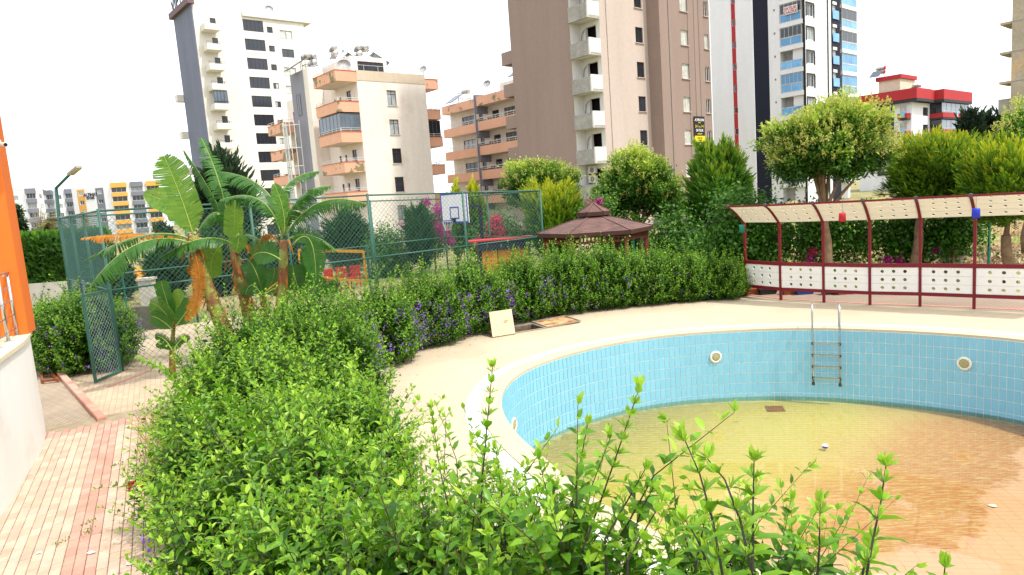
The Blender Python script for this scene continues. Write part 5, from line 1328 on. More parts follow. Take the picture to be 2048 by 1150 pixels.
shoot_plant('slim shoots crowding before the pale deck left of the coping', [[(900, 1150, 3.2), (905, 1050, 3.25), (880, 940, 3.3), (862, 815, 3.4)], [(1040, 1150, 2.9), (1055, 1060, 2.9), (1085, 980, 2.95)], [(930, 1150, 3.0), (945, 1060, 3.0), (950, 1000, 3.0)], [(1090, 1160, 2.7), (1100, 1080, 2.7), (1120, 1020, 2.75)], [(850, 1080, 3.5), (825, 980, 3.6), (810, 880, 3.7)]], 600, .1)
shoot_plant('long dark stemmed shoots leaning out of the path shrubs', [[(880, 1120, 3.4), (840, 990, 3.6), (780, 860, 3.8), (730, 765, 4.0), (705, 735, 4.0)], [(770, 1080, 3.9), (700, 960, 4.1), (640, 850, 4.3), (590, 790, 4.4)], [(560, 960, 5.0), (480, 820, 5.4), (400, 720, 5.8), (370, 680, 5.9)], [(420, 850, 6.0), (330, 740, 6.4), (275, 715, 6.6)]], 590, .098)

# fallen petals and leaf crumbs on the deck
g = np.random.default_rng(77); P = []
while len(P) < 900:
    q = np.array([g.uniform(-4, 7), g.uniform(9, 20)]); i_ = int(((math.atan2(q[1]-PC[1], q[0]-PC[0])) % (2*math.pi))/(2*math.pi)*NP) % NP
    if np.linalg.norm(q-PC) < rr[i_]+.8: continue
    hd = min(math.hypot(q[0]-c[0], q[1]-c[1])-rx for c, rx, *_ in mid)
    if hd < .9 and g.uniform() < math.exp(-max(hd, 0)*4) or g.uniform() < .012: P.append((*q, .006))
P = np.array(P); V, F, T = leaves(LEAF2, P, g.normal(size=P.shape)*np.array([1, 1, .1]), g.normal(size=P.shape)*.3+np.array([0, 0, 1]), g.uniform(.015, .045, len(P)), g.uniform(0, 1, len(P)), 1.4)
tag(np_mesh('fallen_petals', V, F, leafmat('fallen_petal', '#4a3a5c', '#7a5f7c', '#7d6a44', .1, .8), None, T), 'fallen violet petals and leaf crumbs on the deck below the hedge', 'petals', kind='stuff')

# grass verge at the foot of the shrubs
g = np.random.default_rng(5)
n = 9000; v_ = g.uniform(-1.6, 4.8, n); u_ = .98-.02*v_+g.gamma(1.6, .16, n)
P = np.array([PP(a, b, 0) for a, b in zip(u_, v_)]); kk = np.hypot(P[:, 0]+4.2, P[:, 1]-7.5) < 4.2; P = P[kk]
V, F, T = leaves(NEEDLE, P, g.normal(size=P.shape)*.4+np.array([0, 0, 1]), g.normal(size=P.shape), g.uniform(.05, .16, len(P)), g.uniform(.1, .9, len(P)), .5)
tag(np_mesh('grass_verge', V, F, leafmat('grass_blade', '#5a6b22', '#7e9434', '#b5aa66', .3, .6), None, T), 'short grass along the edge of the paved path under the shrubs', 'grass', kind='stuff')
n = 260; v_ = g.uniform(1.0, 5.2, n); P = np.array([PP(.9-.02*b+g.normal()*.1, b, 0) for b in v_])
V, F, T = leaves(NEEDLE, P, g.normal(size=P.shape)*.45+np.array([-.3, 0, 1]), g.normal(size=P.shape), g.uniform(.2, .5, n), g.uniform(.6, 1, n), .12)
tag(np_mesh('dry_grass', V, F, MATS['grass_blade'], None, T), 'thin dry grass stalks sticking out over the path', 'grass', kind='stuff')
# weeds in paver joints, red flower by the path
for k, (x, y) in enumerate(((122, 1085), (175, 1062), (180, 1045), (258, 1040), (232, 930))):
    c = G(x, y, .065); P = np.repeat(c[None], 34, 0)+g.normal(size=(34, 3))*np.array([.03, .05, 0])
    V, F, T = leaves(NEEDLE, P, g.normal(size=P.shape)*.7+np.array([0, 0, .8]), g.normal(size=P.shape), g.uniform(.02, .045, 34), g.uniform(0, .6, 34), 1.0)
    tag(np_mesh('joint_weed', V, F, MATS['grass_blade'], None, T), ('weed tuft in a sand paver joint beside the pink band', 'lower of two weed tufts on the pink paver band', 'upper of two weed tufts on the pink paver band', 'weed tuft at the grass edge of the pavers', 'thin weed tuft between the path pavers and the overhanging shrub')[k], 'weed', 'weeds in the paver joints')
rf_ = thing('red_flower', 'small red hibiscus bloom peeping from the shrub over the path', 'flower', D(275, 968, 7.0)); c = D(275, 968, 7.0)
P = c+g.normal(size=(26, 3))*np.array([.06, .03, .02]); V, F, T = leaves(LEAF2, P, g.normal(size=P.shape), g.normal(size=P.shape), .05, g.uniform(0, 1, 26), 1.8); np_mesh('petals', V, F, leafmat('red_petal', '#8a0f10', '#b81a16', '#cc2a20', .2), rf_, T)
MB().tube([c, c+np.array([.12, .05, -.15]), c+np.array([.35, .1, -.5])], .006, 5).build('stalk', m_stem, rf_)

# ------------------------------------------------------------------ trees
def limbs(t, base, fork, ends, r0, m=m_bark, seed=0, name='trunk', wob=.05):
    g = np.random.default_rng(seed); base = np.array(base, float); fork = np.array(fork, float)
    pts = [base+(fork-base)*k/5+np.array([*g.normal(size=2)*wob*(0 < k < 5), 0]) for k in range(6)]
    MB().tube(pts, [r0*(1.25-.45*k/5) for k in range(6)], 10).build(name, m, t, True)
    for e in ends:
        e = np.array(e, float); mid_ = (fork+e)/2+g.normal(size=3)*.12; MB().tube([fork-UP*.03, fork*.6+mid_*.4, mid_, e], [r0*.55, r0*.42, r0*.3, r0*.1], 7).build('limb', m, t, True)
LF_LIG = leafmat('privet_leaf', '#2f5216', '#547f24', '#b8c84c', .4, .4)
m_cre = leafmat('cream_panicle', '#9aa640', '#bcbf58', '#d6d082', .3, .6)
LF_THU = leafmat('thuja_spray', '#254a12', '#4a7a1c', '#a9b62c', .3, .6)
LF_GOLD = leafmat('golden_thuja_spray', '#2f560f', '#6a9018', '#c6c226', .35, .6)
LF_CLIP = leafmat('clipped_spray', '#143010', '#244c1a', '#426e28', .15, .7)
LF_DARK = leafmat('dark_conifer_spray', '#16281a', '#22391f', '#3f5a2c', .15, .7)
LF_VINE = leafmat('vine_leaf', '#2a5213', '#4a7c20', '#8ab83c', .42, .45)
def ellip(g, n, c, r, shell=.25, zlo=-1.0):
    d = nrm(g.normal(size=(n*2, 3))); d = d[d[:, 2] > zlo][:n]; lump = 1+.14*np.sin(4*d[:, 0]+3*d[:, 2]+c[0])+.12*np.sin(6*d[:, 1]-5*d[:, 2]+c[1])+.08*np.sin(13*d[:, 0]+9*d[:, 1])+.06*np.sin(17*d[:, 2]+11*d[:, 0]+c[1])
    f = 1-shell*g.uniform(0, 1, len(d))**1.3
    return c+d*np.array(r)*(f*lump)[:, None], d
def broad_tree(label, base, cpos, r, seed, trunk_r=.13, nclump=300, per=95, leaf=.085, lm=None, flower=0, fork=None, group=None, ends=7, zlo=-.6, name='rounded_tree', topgold=.5, cat='tree'):
    g = np.random.default_rng(seed); c = np.array(cpos, float); t = thing(name, label, cat, base, group); lm = lm or LF_LIG
    C, N = ellip(g, nclump, c, r, .5, zlo)
    n = len(C); idx = np.repeat(np.arange(n), per); sp = .082*max(r)
    P = C[idx]+g.normal(size=(len(idx), 3))*sp*np.array([1, 1, .8]); d = N[idx]*.7+np.array([0, 0, .25])+g.normal(size=P.shape)*.7
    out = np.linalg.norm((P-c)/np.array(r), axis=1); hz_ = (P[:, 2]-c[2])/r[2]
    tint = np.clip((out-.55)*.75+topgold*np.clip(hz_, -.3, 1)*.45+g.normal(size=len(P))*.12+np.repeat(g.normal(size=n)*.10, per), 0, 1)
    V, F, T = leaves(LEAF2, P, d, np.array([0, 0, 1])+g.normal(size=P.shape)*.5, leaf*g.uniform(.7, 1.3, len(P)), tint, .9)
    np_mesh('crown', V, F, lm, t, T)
    if flower:
        Q, M = ellip(g, flower, c, np.array(r)*1.03, .06, -.2); idx = np.repeat(np.arange(len(Q)), 26); k = len(idx)
        ax_ = nrm(M+np.array([0, 0, .8])); s = g.uniform(0, .24, k); P = Q[idx]+ax_[idx]*s[:, None]+g.normal(size=(k, 3))*((.26-s)*.22)[:, None]
        V, F, T = leaves(LEAF2, P, ax_[idx]+g.normal(size=(k, 3))*.6, g.normal(size=(k, 3)), .06*g.uniform(.6, 1.2, k), g.uniform(0, 1, k), 1.0); np_mesh('blossom', V, F, m_cre, t, T)
    fk = fork if fork is not None else np.array([c[0], c[1], c[2]-r[2]*.75]); E_ = [c+nrm(g.normal(size=3)*np.array([1, 1, .4])+np.array([0, 0, .5]))*np.array(r)*.75 for _ in range(ends)]
    limbs(t, base, fk, E_, trunk_r, seed=seed); return t
def thuja(label, base, cpos, r, seed, n=2600, length=.42, lm=None, gold=.5, trunk_r=.12, fork=None, group=None, cone=0.0, zlo=-.85, name='conifer', upb=.9, shell=.35, spiky=1.0):
    g = np.random.default_rng(seed); c = np.array(cpos, float); t = thing(name, label, 'tree', base, group); lm = lm or LF_THU
    P, N = ellip(g, n, c, r, shell, zlo)
    if cone:
        f = np.clip((P[:, 2]-(c[2]-r[2]))/(2*r[2]), 0, 1); k = 1-cone*f; P[:, 0] = c[0]+(P[:, 0]-c[0])*k; P[:, 1] = c[1]+(P[:, 1]-c[1])*k
    ax_ = nrm(N*np.array([1, 1, .6])+np.array([0, 0, upb])+g.normal(size=P.shape)*.25); L = length*g.uniform(.6, 1.25, len(P))*(1+spiky*.5*(g.uniform(0, 1, len(P)) > .9))
    sd = nrm(np.cross(ax_, N+g.normal(size=P.shape)*.4)); parts = []; hz_ = np.clip((P[:, 2]-c[2])/r[2], -1, 1); per = g.normal(size=len(P))*.1
    K = 9
    for k in range(K):
        f = k/(K-1); s = 1 if k % 2 else -1
        p = P+ax_*(L*(f-.55))[:, None]; d = ax_*(.8+.7*f)+sd*s*(.75-.45*f)+g.normal(size=P.shape)*.08
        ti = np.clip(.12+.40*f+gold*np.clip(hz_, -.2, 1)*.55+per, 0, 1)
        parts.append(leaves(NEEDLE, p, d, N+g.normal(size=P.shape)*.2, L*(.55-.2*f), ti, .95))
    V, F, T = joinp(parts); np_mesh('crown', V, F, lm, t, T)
    # darker sprays inside keep the crown closed
    Q, M = ellip(g, n, c, np.array(r)*.72, .5, zlo)
    if cone:
        f = np.clip((Q[:, 2]-(c[2]-r[2]))/(2*r[2]), 0, 1); k = 1-cone*f; Q[:, 0] = c[0]+(Q[:, 0]-c[0])*k; Q[:, 1] = c[1]+(Q[:, 1]-c[1])*k
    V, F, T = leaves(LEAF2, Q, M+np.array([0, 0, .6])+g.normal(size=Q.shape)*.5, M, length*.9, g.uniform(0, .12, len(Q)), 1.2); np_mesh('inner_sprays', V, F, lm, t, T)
    top = c-np.array([0, 0, r[2]*.3]); limbs(t, base, fork if fork is not None else top, [c+np.array([0, 0, r[2]*.5])], trunk_r, seed=seed); return t
def box_of(x0, y0, x1, y1, Y):
    """centre and half sizes in metres of a crown filling this part of the picture at depth Y"""
    c = D((x0+x1)/2, (y0+y1)/2, Y); a = D(x0, (y0+y1)/2, Y); b = D(x1, (y0+y1)/2, Y); t_ = D((x0+x1)/2, y0, Y); u = D((x0+x1)/2, y1, Y)
    return c, np.array([abs(b[0]-a[0])/2, abs(b[0]-a[0])/2, abs(t_[2]-u[2])/2])
c, r = box_of(1540, 207, 1772, 402, 21.0)
b5 = D(1655, 528, 21.0); b5[2] = 0
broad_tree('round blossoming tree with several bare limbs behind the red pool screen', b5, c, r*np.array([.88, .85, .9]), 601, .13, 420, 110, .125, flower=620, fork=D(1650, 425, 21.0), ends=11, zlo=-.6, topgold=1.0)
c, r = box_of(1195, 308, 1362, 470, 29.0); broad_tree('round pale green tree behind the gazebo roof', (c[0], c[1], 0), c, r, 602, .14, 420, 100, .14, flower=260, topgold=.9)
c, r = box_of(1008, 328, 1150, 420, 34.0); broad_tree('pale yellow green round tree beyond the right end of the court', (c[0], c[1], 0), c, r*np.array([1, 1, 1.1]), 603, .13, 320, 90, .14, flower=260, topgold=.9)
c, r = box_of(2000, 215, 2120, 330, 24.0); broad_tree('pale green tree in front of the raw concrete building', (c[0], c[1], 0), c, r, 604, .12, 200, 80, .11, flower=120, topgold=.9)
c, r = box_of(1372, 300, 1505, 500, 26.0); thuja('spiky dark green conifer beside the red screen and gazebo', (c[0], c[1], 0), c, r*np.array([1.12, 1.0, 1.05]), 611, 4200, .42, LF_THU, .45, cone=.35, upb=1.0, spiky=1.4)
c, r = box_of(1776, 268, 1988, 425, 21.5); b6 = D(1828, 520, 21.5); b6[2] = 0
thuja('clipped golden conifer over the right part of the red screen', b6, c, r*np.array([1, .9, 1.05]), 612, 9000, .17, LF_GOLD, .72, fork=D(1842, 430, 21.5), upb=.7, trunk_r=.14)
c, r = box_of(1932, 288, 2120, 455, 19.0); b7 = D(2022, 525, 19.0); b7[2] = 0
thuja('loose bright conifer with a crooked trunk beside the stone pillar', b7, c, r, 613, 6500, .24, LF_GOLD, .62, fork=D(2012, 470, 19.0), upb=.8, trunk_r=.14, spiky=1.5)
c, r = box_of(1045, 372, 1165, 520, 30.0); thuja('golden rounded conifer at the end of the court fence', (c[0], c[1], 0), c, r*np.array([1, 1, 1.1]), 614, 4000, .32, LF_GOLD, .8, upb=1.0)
for k, (x0, y0, x1, y1, lab) in enumerate(((925, 372, 975, 520, 'slim golden conifer behind the basketball board'), (895, 378, 930, 520, 'small golden conifer tip left of the basketball board'))):
    c, r = box_of(x0, y0, x1, y1, 35.0); thuja(lab, (c[0], c[1], 0), c, r, 615+k, 900, .45, LF_GOLD, .8, upb=1.1, cone=.4)
c, r = box_of(648, 432, 738, 545, 36.0); thuja('clipped dark green rounded bush behind the court net', (c[0], c[1], 0), c, r*np.array([1, 1, 1.2]), 620, 2600, .3, LF_CLIP, .15, upb=.5, spiky=0, name='clipped_bush')
c, r = box_of(812, 415, 865, 540, 33.0); thuja('dark upright bush left of the basketball board', (c[0], c[1], 0), c, r, 621, 1500, .35, LF_CLIP, .3, upb=.8, name='clipped_bush')
for k, (x0, y0, x1, y1, Y, lab) in enumerate(((300, 492, 372, 600, 30, 'dark rounded conifer bush behind the gate end of the court'), (395, 480, 470, 600, 31, 'dark conifer bush behind the leaning banana stem'), (205, 520, 262, 600, 32, 'small dark bush behind the left court fence'), (480, 470, 560, 600, 33, 'dark conifer bush behind the middle banana stem'), (560, 462, 640, 590, 34, 'dark conifer bush behind the right banana stem'))):
    c, r = box_of(x0, y0, x1, y1, Y); thuja(lab, (c[0], c[1], 0), c, r*np.array([1.1, 1, 1.1]), 630+k, 1500, .35, LF_CLIP, .2, upb=.6, spiky=0, name='clipped_bush')
c, r = box_of(385, 325, 515, 480, 48.0); thuja('tall dark cypress in front of the cream tower', (c[0], c[1], 0), c, r*np.array([1, 1, 1.1]), 640, 1500, 1.0, LF_DARK, .1, upb=1.0, cone=.45, spiky=1.5)
for k, (x0, y0, x1, y1, Y) in enumerate(((1922, 228, 1962, 330, 95), (1958, 240, 1990, 330, 98), (1990, 228, 2026, 330, 96))):
    c, r = box_of(x0, y0, x1, y1, Y); thuja(('broad dark far pine touching the low red banded block', 'slimmest dark far pine, between two broader ones', 'dark far pine touching the raw concrete building')[k], (c[0], c[1], 0), c, r, 650+k, 700, 1.6, LF_DARK, .0, upb=.8, cone=.3, spiky=1.5, group='far dark pines')
# clipped boundary hedge on the left
def hedge_box(label, a, b, wd_, h, seed, n=9000, z0=0, lm=None):
    g = np.random.default_rng(seed); a = np.array([*a, 0.0]); b = np.array([*b, 0.0]); d = b-a; L = np.linalg.norm(d); d /= L; q = np.array([-d[1], d[0], 0]); t = thing('clipped_hedge', label, 'hedge', (*((a+b)/2)[:2], z0))
    u = g.uniform(0, L, n); f = g.uniform(0, 1, n); o = np.where(f < .4, -wd_/2, np.where(f < .7, wd_/2, g.uniform(-wd_/2, wd_/2, n))); z = np.where(f < .7, g.uniform(0, h, n), h)+g.normal(size=n)*.04
    o = o+g.normal(size=n)*.06; P = a+d*u[:, None]+q*o[:, None]+UP*(z+z0)[:, None]; N = np.where((f < .4)[:, None], -q, np.where((f < .7)[:, None], q, UP))
    V, F, T = leaves(LEAF2, P, N*.5+UP*.7+g.normal(size=P.shape)*.4, N+g.normal(size=P.shape)*.4, .3*g.uniform(.6, 1.3, n), np.clip(.15+.3*(f > .7)+g.normal(size=n)*.12, 0, 1), .7); np_mesh('foliage', V, F, lm or LF_THU, t, T)
    MB().obox(a, d, q, UP, (.1, -wd_/2+.15, z0), (L-.1, wd_/2-.15, z0+h-.15)).build('inner_core', mat('hedge_inside', '#1b2a12', .95, .3, 4), t)  # solid dark core closes the gaps between the leaves
    return t
A_ = D(30, 560, 27.0); B_ = D(135, 545, 27.0)
hedge_box('tall clipped dark hedge between the orange house and the court net', (A_[0]-3, 27.5), (B_[0]+1.2, 27.5), 1.2, D(80, 478, 27)[2]-.9, 700, z0=.9)
# bougainvillea and climbers
m_mag = leafmat('magenta_bract', '#8a1060', '#b81f86', '#d04fa6', .35, .6); m_pinkr = leafmat('pink_bract', '#a81440', '#c92a62', '#d95a86', .35, .6)
def climber(label, x0, y0, x1, y1, Y, seed, blobs, lm=None, bm_=None, nb=500, per=70, n=60, leaf=.11, dep=.5, name='climbing_plant', cat='climber'):
    """leafy climber: foliage over an area, with flower patches at given picture points"""
    g = np.random.default_rng(seed); c, r = box_of(x0, y0, x1, y1, Y); base = (c[0], c[1], 0); t = thing(name, label, cat, base)
    C, N = ellip(g, n, c, r*np.array([1, 0, 1])+np.array([0, dep, 0]), .7); idx = np.repeat(np.arange(len(C)), per)
    P = C[idx]+g.normal(size=(len(idx), 3))*np.array([.28, .22, .28]); P[:, 2] = np.maximum(P[:, 2], .03)
    V, F, T = leaves(LEAF2, P, g.normal(size=P.shape)+np.array([0, -.6, -.3]), g.normal(size=P.shape)*.5+np.array([0, -.4, .8]), leaf*g.uniform(.6, 1.3, len(P)), np.clip(.35+g.normal(size=len(P))*.22, 0, 1), 1.3); np_mesh('foliage', V, F, lm or LF_VINE, t, T)
    MB().tube([np.array([c[0], c[1], -.02]), c*.5+np.array([c[0]+.1, c[1], 0])*.5, c+np.array([0, 0, r[2]*.5])], [.05, .04, .02], 7).build('stem', m_bark, t)
    for k, (bx, by, br) in enumerate(blobs):
        q = D(bx, by, Y-dep-.05); rad_ = br/FPX*Y; m_ = int(nb); P = q+g.normal(size=(m_, 3))*rad_*.5; P[:, 2] = np.maximum(P[:, 2], .03)
        V, F, T = leaves(LEAF2, P, g.normal(size=P.shape), g.normal(size=P.shape), .07, g.uniform(0, 1, m_), 1.6); np_mesh('blossom', V, F, bm_ or m_mag, t, T)
    return t
climber('bougainvillea with violet red blossom behind the basketball board', 830, 410, 900, 520, 34.0, 720, [(878, 455, 14), (890, 468, 12), (900, 482, 9), (868, 450, 12), (875, 420, 10), (852, 405, 9)], n=70)
climber('green shrubbery between the clipped bush and the dark upright bush', 735, 455, 830, 580, 34.0, 721, [(805, 450, 8)], n=150, nb=80)
climber('bougainvillea with bright pink blossom right of the basketball board', 945, 430, 1050, 520, 31.0, 722, [(990, 455, 16), (993, 440, 10), (975, 478, 14), (960, 485, 12), (1000, 465, 10)], bm_=m_pinkr, n=80)
climber('pink bougainvillea spray behind the gazebo top', 1170, 400, 1215, 440, 27.0, 723, [(1185, 410, 9), (1198, 403, 8)], n=20, nb=140)
climber('dense dark climber filling the gap between gazebo and red screen', 1300, 440, 1420, 570, 25.0, 724, [], n=150, leaf=.13)
climber('dense climber hanging behind the first bays of the red screen', 1400, 385, 1580, 570, 22.5, 725, [(1620, 520, 9)], n=150, leaf=.14, nb=60)
climber('leafy climber behind the middle bays of the red screen', 1560, 420, 1760, 520, 22.5, 726, [(1625, 505, 8)], n=110, leaf=.14, nb=160, bm_=m_pinkr)
climber('leafy climber hanging behind the fourth bay of the red screen', 1740, 440, 1880, 520, 22.5, 727, [(1775, 520, 9), (1800, 522, 9), (1870, 500, 6)], n=75, leaf=.14, nb=120)
climber('leafy climber over the stone pillar', 1850, 420, 1960, 500, 22.0, 728, [], n=60, leaf=.13)
climber('low shade foliage under the round tree behind the gazebo', 1180, 440, 1310, 560, 30.0, 729, [], n=110, leaf=.13)
climber('leafy growth behind the lower part of the spiky conifer', 1330, 470, 1500, 590, 24.0, 730, [], n=130, leaf=.14)
# ================================================================== court, gazebo, red screen, banana plants and small things
GREEN = mat('fence_green', '#2f5a4c', .5, .1, 6); NETG = mat('mesh_green', '#28564e', .55, .1, 6); WIREM = mat('wire_grey_green', '#3b5c50', .5, .1, 6)
NL = np.array([-9.4, 15.95]); fd2 = FD[:2]; ld2 = LD[:2]; SP = 3.48; CW = 6.2
corner = {'NL': NL, 'NR': NL+fd2*4*SP, 'FL': NL+ld2*CW, 'FR': NL+fd2*4*SP+ld2*CW}
def ztop_at(p):                             # the fence falls a little towards its right end
    t_ = np.clip((p-NL)@fd2/(4*SP), 0, 1); return 3.84-.20*max(0, t_-.5)*2
def fence_run(label, a, b, n, wire, rails=(.0,), step=.10, r=.0038, gate=False):
    a = np.array(a); b = np.array(b); t = thing('court_fence', label, 'fence', (*a, 0), 'sides of the court fence')
    pts = [a+(b-a)*k/n for k in range(n+1)]
    for k, p in enumerate(pts[:-1] if label.startswith(('tall', 'right')) else pts[1:-1]):
        MB().tube([(*p, -.03), (*p, ztop_at(p)+.02)], .036, 10).build('post', GREEN, t, True)
    for fz in (1.0,)+tuple(rails):
        for k in range(n):
            p, q = pts[k], pts[k+1]
            za, zb = (ztop_at(p)-.03, ztop_at(q)-.03) if fz == 1.0 else (fz, fz)
            MB().tube([(*p, za), (*q, zb)], .024, 8).build('rail', GREEN, t, True)
    d = (b-a); Lt = np.linalg.norm(d); d /= Lt; zt_ = (ztop_at(a)+ztop_at(b))/2-.05; A, B = [], []
    for s in (1, -1):
        c = -zt_ if s == 1 else 0.0
        while c < (Lt if s == 1 else Lt+zt_):
            # the wire u = c + s*z, clipped to the run
            z0, z1 = .03, zt_
            if s == 1: lo, hi = max(z0, -c), min(z1, Lt-c)
            else: lo, hi = max(z0, c-Lt), min(z1, c)
            if hi > lo+.02:
                A.append((*(a+d*(c+s*lo)), lo)); B.append((*(a+d*(c+s*hi)), hi))
            c += step
    V, F, T = sticks(np.array(A), np.array(B), r, r); o = np_mesh('chain_link', V, F, wire, t); o['kind'] = 'stuff'
    return t
zr_ = D(749, 515, 20.4)[2]
fence_run('tall green court fence side running behind the banana plants and hedge', corner['NL'], corner['NR'], 4, WIREM, (zr_,), .15)
fence_run('right end of the green court fence behind the basketball board', corner['NR'], corner['FR'], 2, WIREM, (zr_,), .15, .0036)
fence_run('left end of the green court fence hung with dense netting', corner['NL'], corner['FL'], 3, NETG, (zr_,), .09, .0036)
x = fence_run('tall green court fence side away from the pool', corner['FL'], corner['FR'], 4, WIREM, (zr_,), .15, .0036)
MB().tube([(*corner['FR'], -.03), (*corner['FR'], ztop_at(corner['FR'])+.02)], .036, 10).build('post', GREEN, x, True)
# court floor
ct = MB().add([(*corner['NL'], .012), (*corner['NR'], .012), (*corner['FR'], .012), (*corner['FL'], .012)], [(0, 1, 2, 3)]).build('court', mat('court_concrete', '#a3937a', .9, .1, .5, .08, 20, col2='#8d8068', c2scale=.3)); tag(ct, kind='structure')
# open gate leaf
ga, gb_ = G(192, 768), G(242, 746); gt_ = thing('gate_leaf', 'open green gate leaf of wire mesh standing on the paved plaza', 'gate', (gb_[0], gb_[1], 0))
gh = 1.98; ga[2] = gb_[2] = .03
MB().bar(ga, ga+UP*gh, .05).build('frame_bar', GREEN, gt_); MB().bar(gb_, gb_+UP*gh, .05).build('frame_bar', GREEN, gt_)
MB().tube([ga+UP*.03, gb_+UP*.03], .032, 8).build('frame_bar', GREEN, gt_); MB().bar(ga+UP*(gh-.03), gb_+UP*(gh-.03), .05).build('frame_bar', GREEN, gt_)
d = gb_-ga; Lt = np.linalg.norm(d); d /= Lt; A, B = [], []
for s in (1, -1):
    c = -gh if s == 1 else 0.
    while c < Lt+(gh if s == -1 else 0):
        lo, hi = (max(.04, -c), min(gh-.04, Lt-c)) if s == 1 else (max(.04, c-Lt), min(gh-.04, c))
        if hi > lo: A.append(ga+d*(c+s*lo)+UP*lo); B.append(ga+d*(c+s*hi)+UP*hi)
        c += .11
V, F, T = sticks(np.array(A), np.array(B), .0035, .0035); o = np_mesh('mesh_wires', V, F, mat('bright_wire', '#7f979a', .4, .1, 6), gt_); o['kind'] = 'stuff'
for z in (.35, 1.6): MB().lathe(gb_+UP*z+np.array([0, .03, 0]), [(.03, 0), (.03, .12)], 8).build('hinge', GREEN, gt_)
# basketball hoop
bc = D(909, 417, 27.2); hb = thing('basketball_hoop', 'basketball board with white panel and blue border on a dark post', 'basketball hoop', (bc[0], bc[1], 0))
z0 = D(911, 446, 27.2)[2]; z1 = D(907, 386, 27.2)[2]; Bf = Fac(bc, LD, -FD)
m_blue = mat('board_blue', '#2c3f9c', .5); m_wb = mat('board_white', '#cfcfd2', .5, .03); m_nav = mat('post_navy', '#1b2030', .5)
plain(hb, m_wb, 'board', Bf, -.9, .9, z0, z1, -.02, .02)
def bframe(u0, u1, za, zb, w, nm):
    q = MB(); Bf.box(q, u0, u1, za, za+w, .021, .03); Bf.box(q, u0, u1, zb-w, zb, .021, .03); Bf.box(q, u0, u0+w, za+w, zb-w, .021, .03); Bf.box(q, u1-w, u1, za+w, zb-w, .021, .03); q.build(nm, m_blue, hb)
bframe(-.9, .9, z0, z1, .06, 'border'); bframe(-.3, .3, z0+.16, z0+.64, .05, 'target_square')
rim_c = Bf.P(0, z0+.12, .38); MB().tube([rim_c+np.array([.225*math.cos(a), .225*math.sin(a), 0]) for a in np.linspace(0, 2*math.pi, 25)], .014, 6, False).build('rim', m_nav, hb)
q = MB(); Bf.box(q, -.06, .06, z0+.04, z0+.18, .021, .16); q.build('rim_bracket', m_nav, hb)
nn = MB()
for k in range(12):
    a = 2*math.pi*k/12; nn.tube([rim_c+np.array([.22*math.cos(a), .22*math.sin(a), 0]), rim_c+np.array([.12*math.cos(a+.5), .12*math.sin(a+.5), -.38])], .005, 4)
o = nn.build('net', mat('net_string', '#c4c4bb', .8), hb); o['kind'] = 'stuff'
po = D(960, 415, 27.6); pq = np.array([po[0], po[1], 0]); 
MB().bar(pq-UP*.03, pq+UP*(z0+.62), .14).build('post', m_nav, hb); MB().bar(pq+UP*(z0+.6), Bf.P(0, z0+.6, -.02), .1).build('arm', m_nav, hb)
MB().bar(pq+UP*(z0-.4), Bf.P(0, z0+.25, -.02), .05).build('brace', m_nav, hb)
# orange counter with dark top
c = D(1008, 512, 26.0); ob = thing('orange_counter', 'orange panelled counter with a dark top at the far end of the court', 'counter', (c[0], c[1], 0)); Of = Fac(c, (1, .1), (.1, -1))
zt_ = D(1008, 497, 26)[2]; m_oc = mat('orange_panel', '#b9772a', .6, .1, 3)
for k in range(3): plain(ob, m_oc, 'panel', Of, -.85+.6*k, -.28+.6*k, .05, zt_, -.35, .35)
plain(ob, m_nav, 'top', Of, -.95, 1.05, zt_, zt_+.35, -.45, .45); plain(ob, m_rd, 'red_edge', Of, -1.3, 1.15, zt_+.353, zt_+.40, -.5, .5)
for u in (-.9, .95): plain(ob, m_nav, 'foot', Of, u-.05, u+.05, 0, zt_-.01, -.3, .3)
# volleyball net
n0 = D(727, 503, 20.6); n1 = D(597, 500, 24.2); nz0 = D(734, 563, 20.6)[2]
vn = thing('court_net', 'orange taped net across the court behind the banana leaves', 'net', (n0[0], n0[1], 0)); m_tape = mat('orange_tape', '#c98a1c', .7, .06)
n0b = np.array([n0[0], n0[1], nz0]); n1b = np.array([n1[0], n1[1], nz0]); n1t = np.array([n1[0], n1[1], n0[2]])
MB().bar(n0, n1t, .02, .09).build('top_tape', m_tape, vn); MB().bar(n0b, n1b, .02, .07).build('bottom_tape', m_tape, vn); MB().bar(n0b, n0, .06, .02).build('end_tape', m_tape, vn); MB().bar(n1b, n1t, .06, .02).build('end_tape', m_tape, vn)
A, B = [], []
for k in range(46): f = k/45; A.append(n0b*(1-f)+n1b*f); B.append(n0*(1-f)+n1t*f)
for k in range(9): f = k/8; A.append(n0b*(1-f)+n0*f); B.append(n1b*(1-f)+n1t*f)
V, F, T = sticks(np.array(A), np.array(B), .003, .003); o = np_mesh('net_mesh', V, F, mat('net_black', '#333330', .8), vn); o['kind'] = 'stuff'
for p in (n0, n1): MB().tube([(p[0]+.12*FD[0], p[1]+.12*FD[1], -.02), (p[0]+.12*FD[0], p[1]+.12*FD[1], n0[2]+.15)], .04, 8).build('net_post', GREEN, vn)
for p, q in ((n0, n0b), (n1t, n1b)):
    for e in (p, q): MB().tube([e, (p[0]+.12*FD[0], p[1]+.12*FD[1], e[2])], .006, 4).build('cord', WFR, vn)
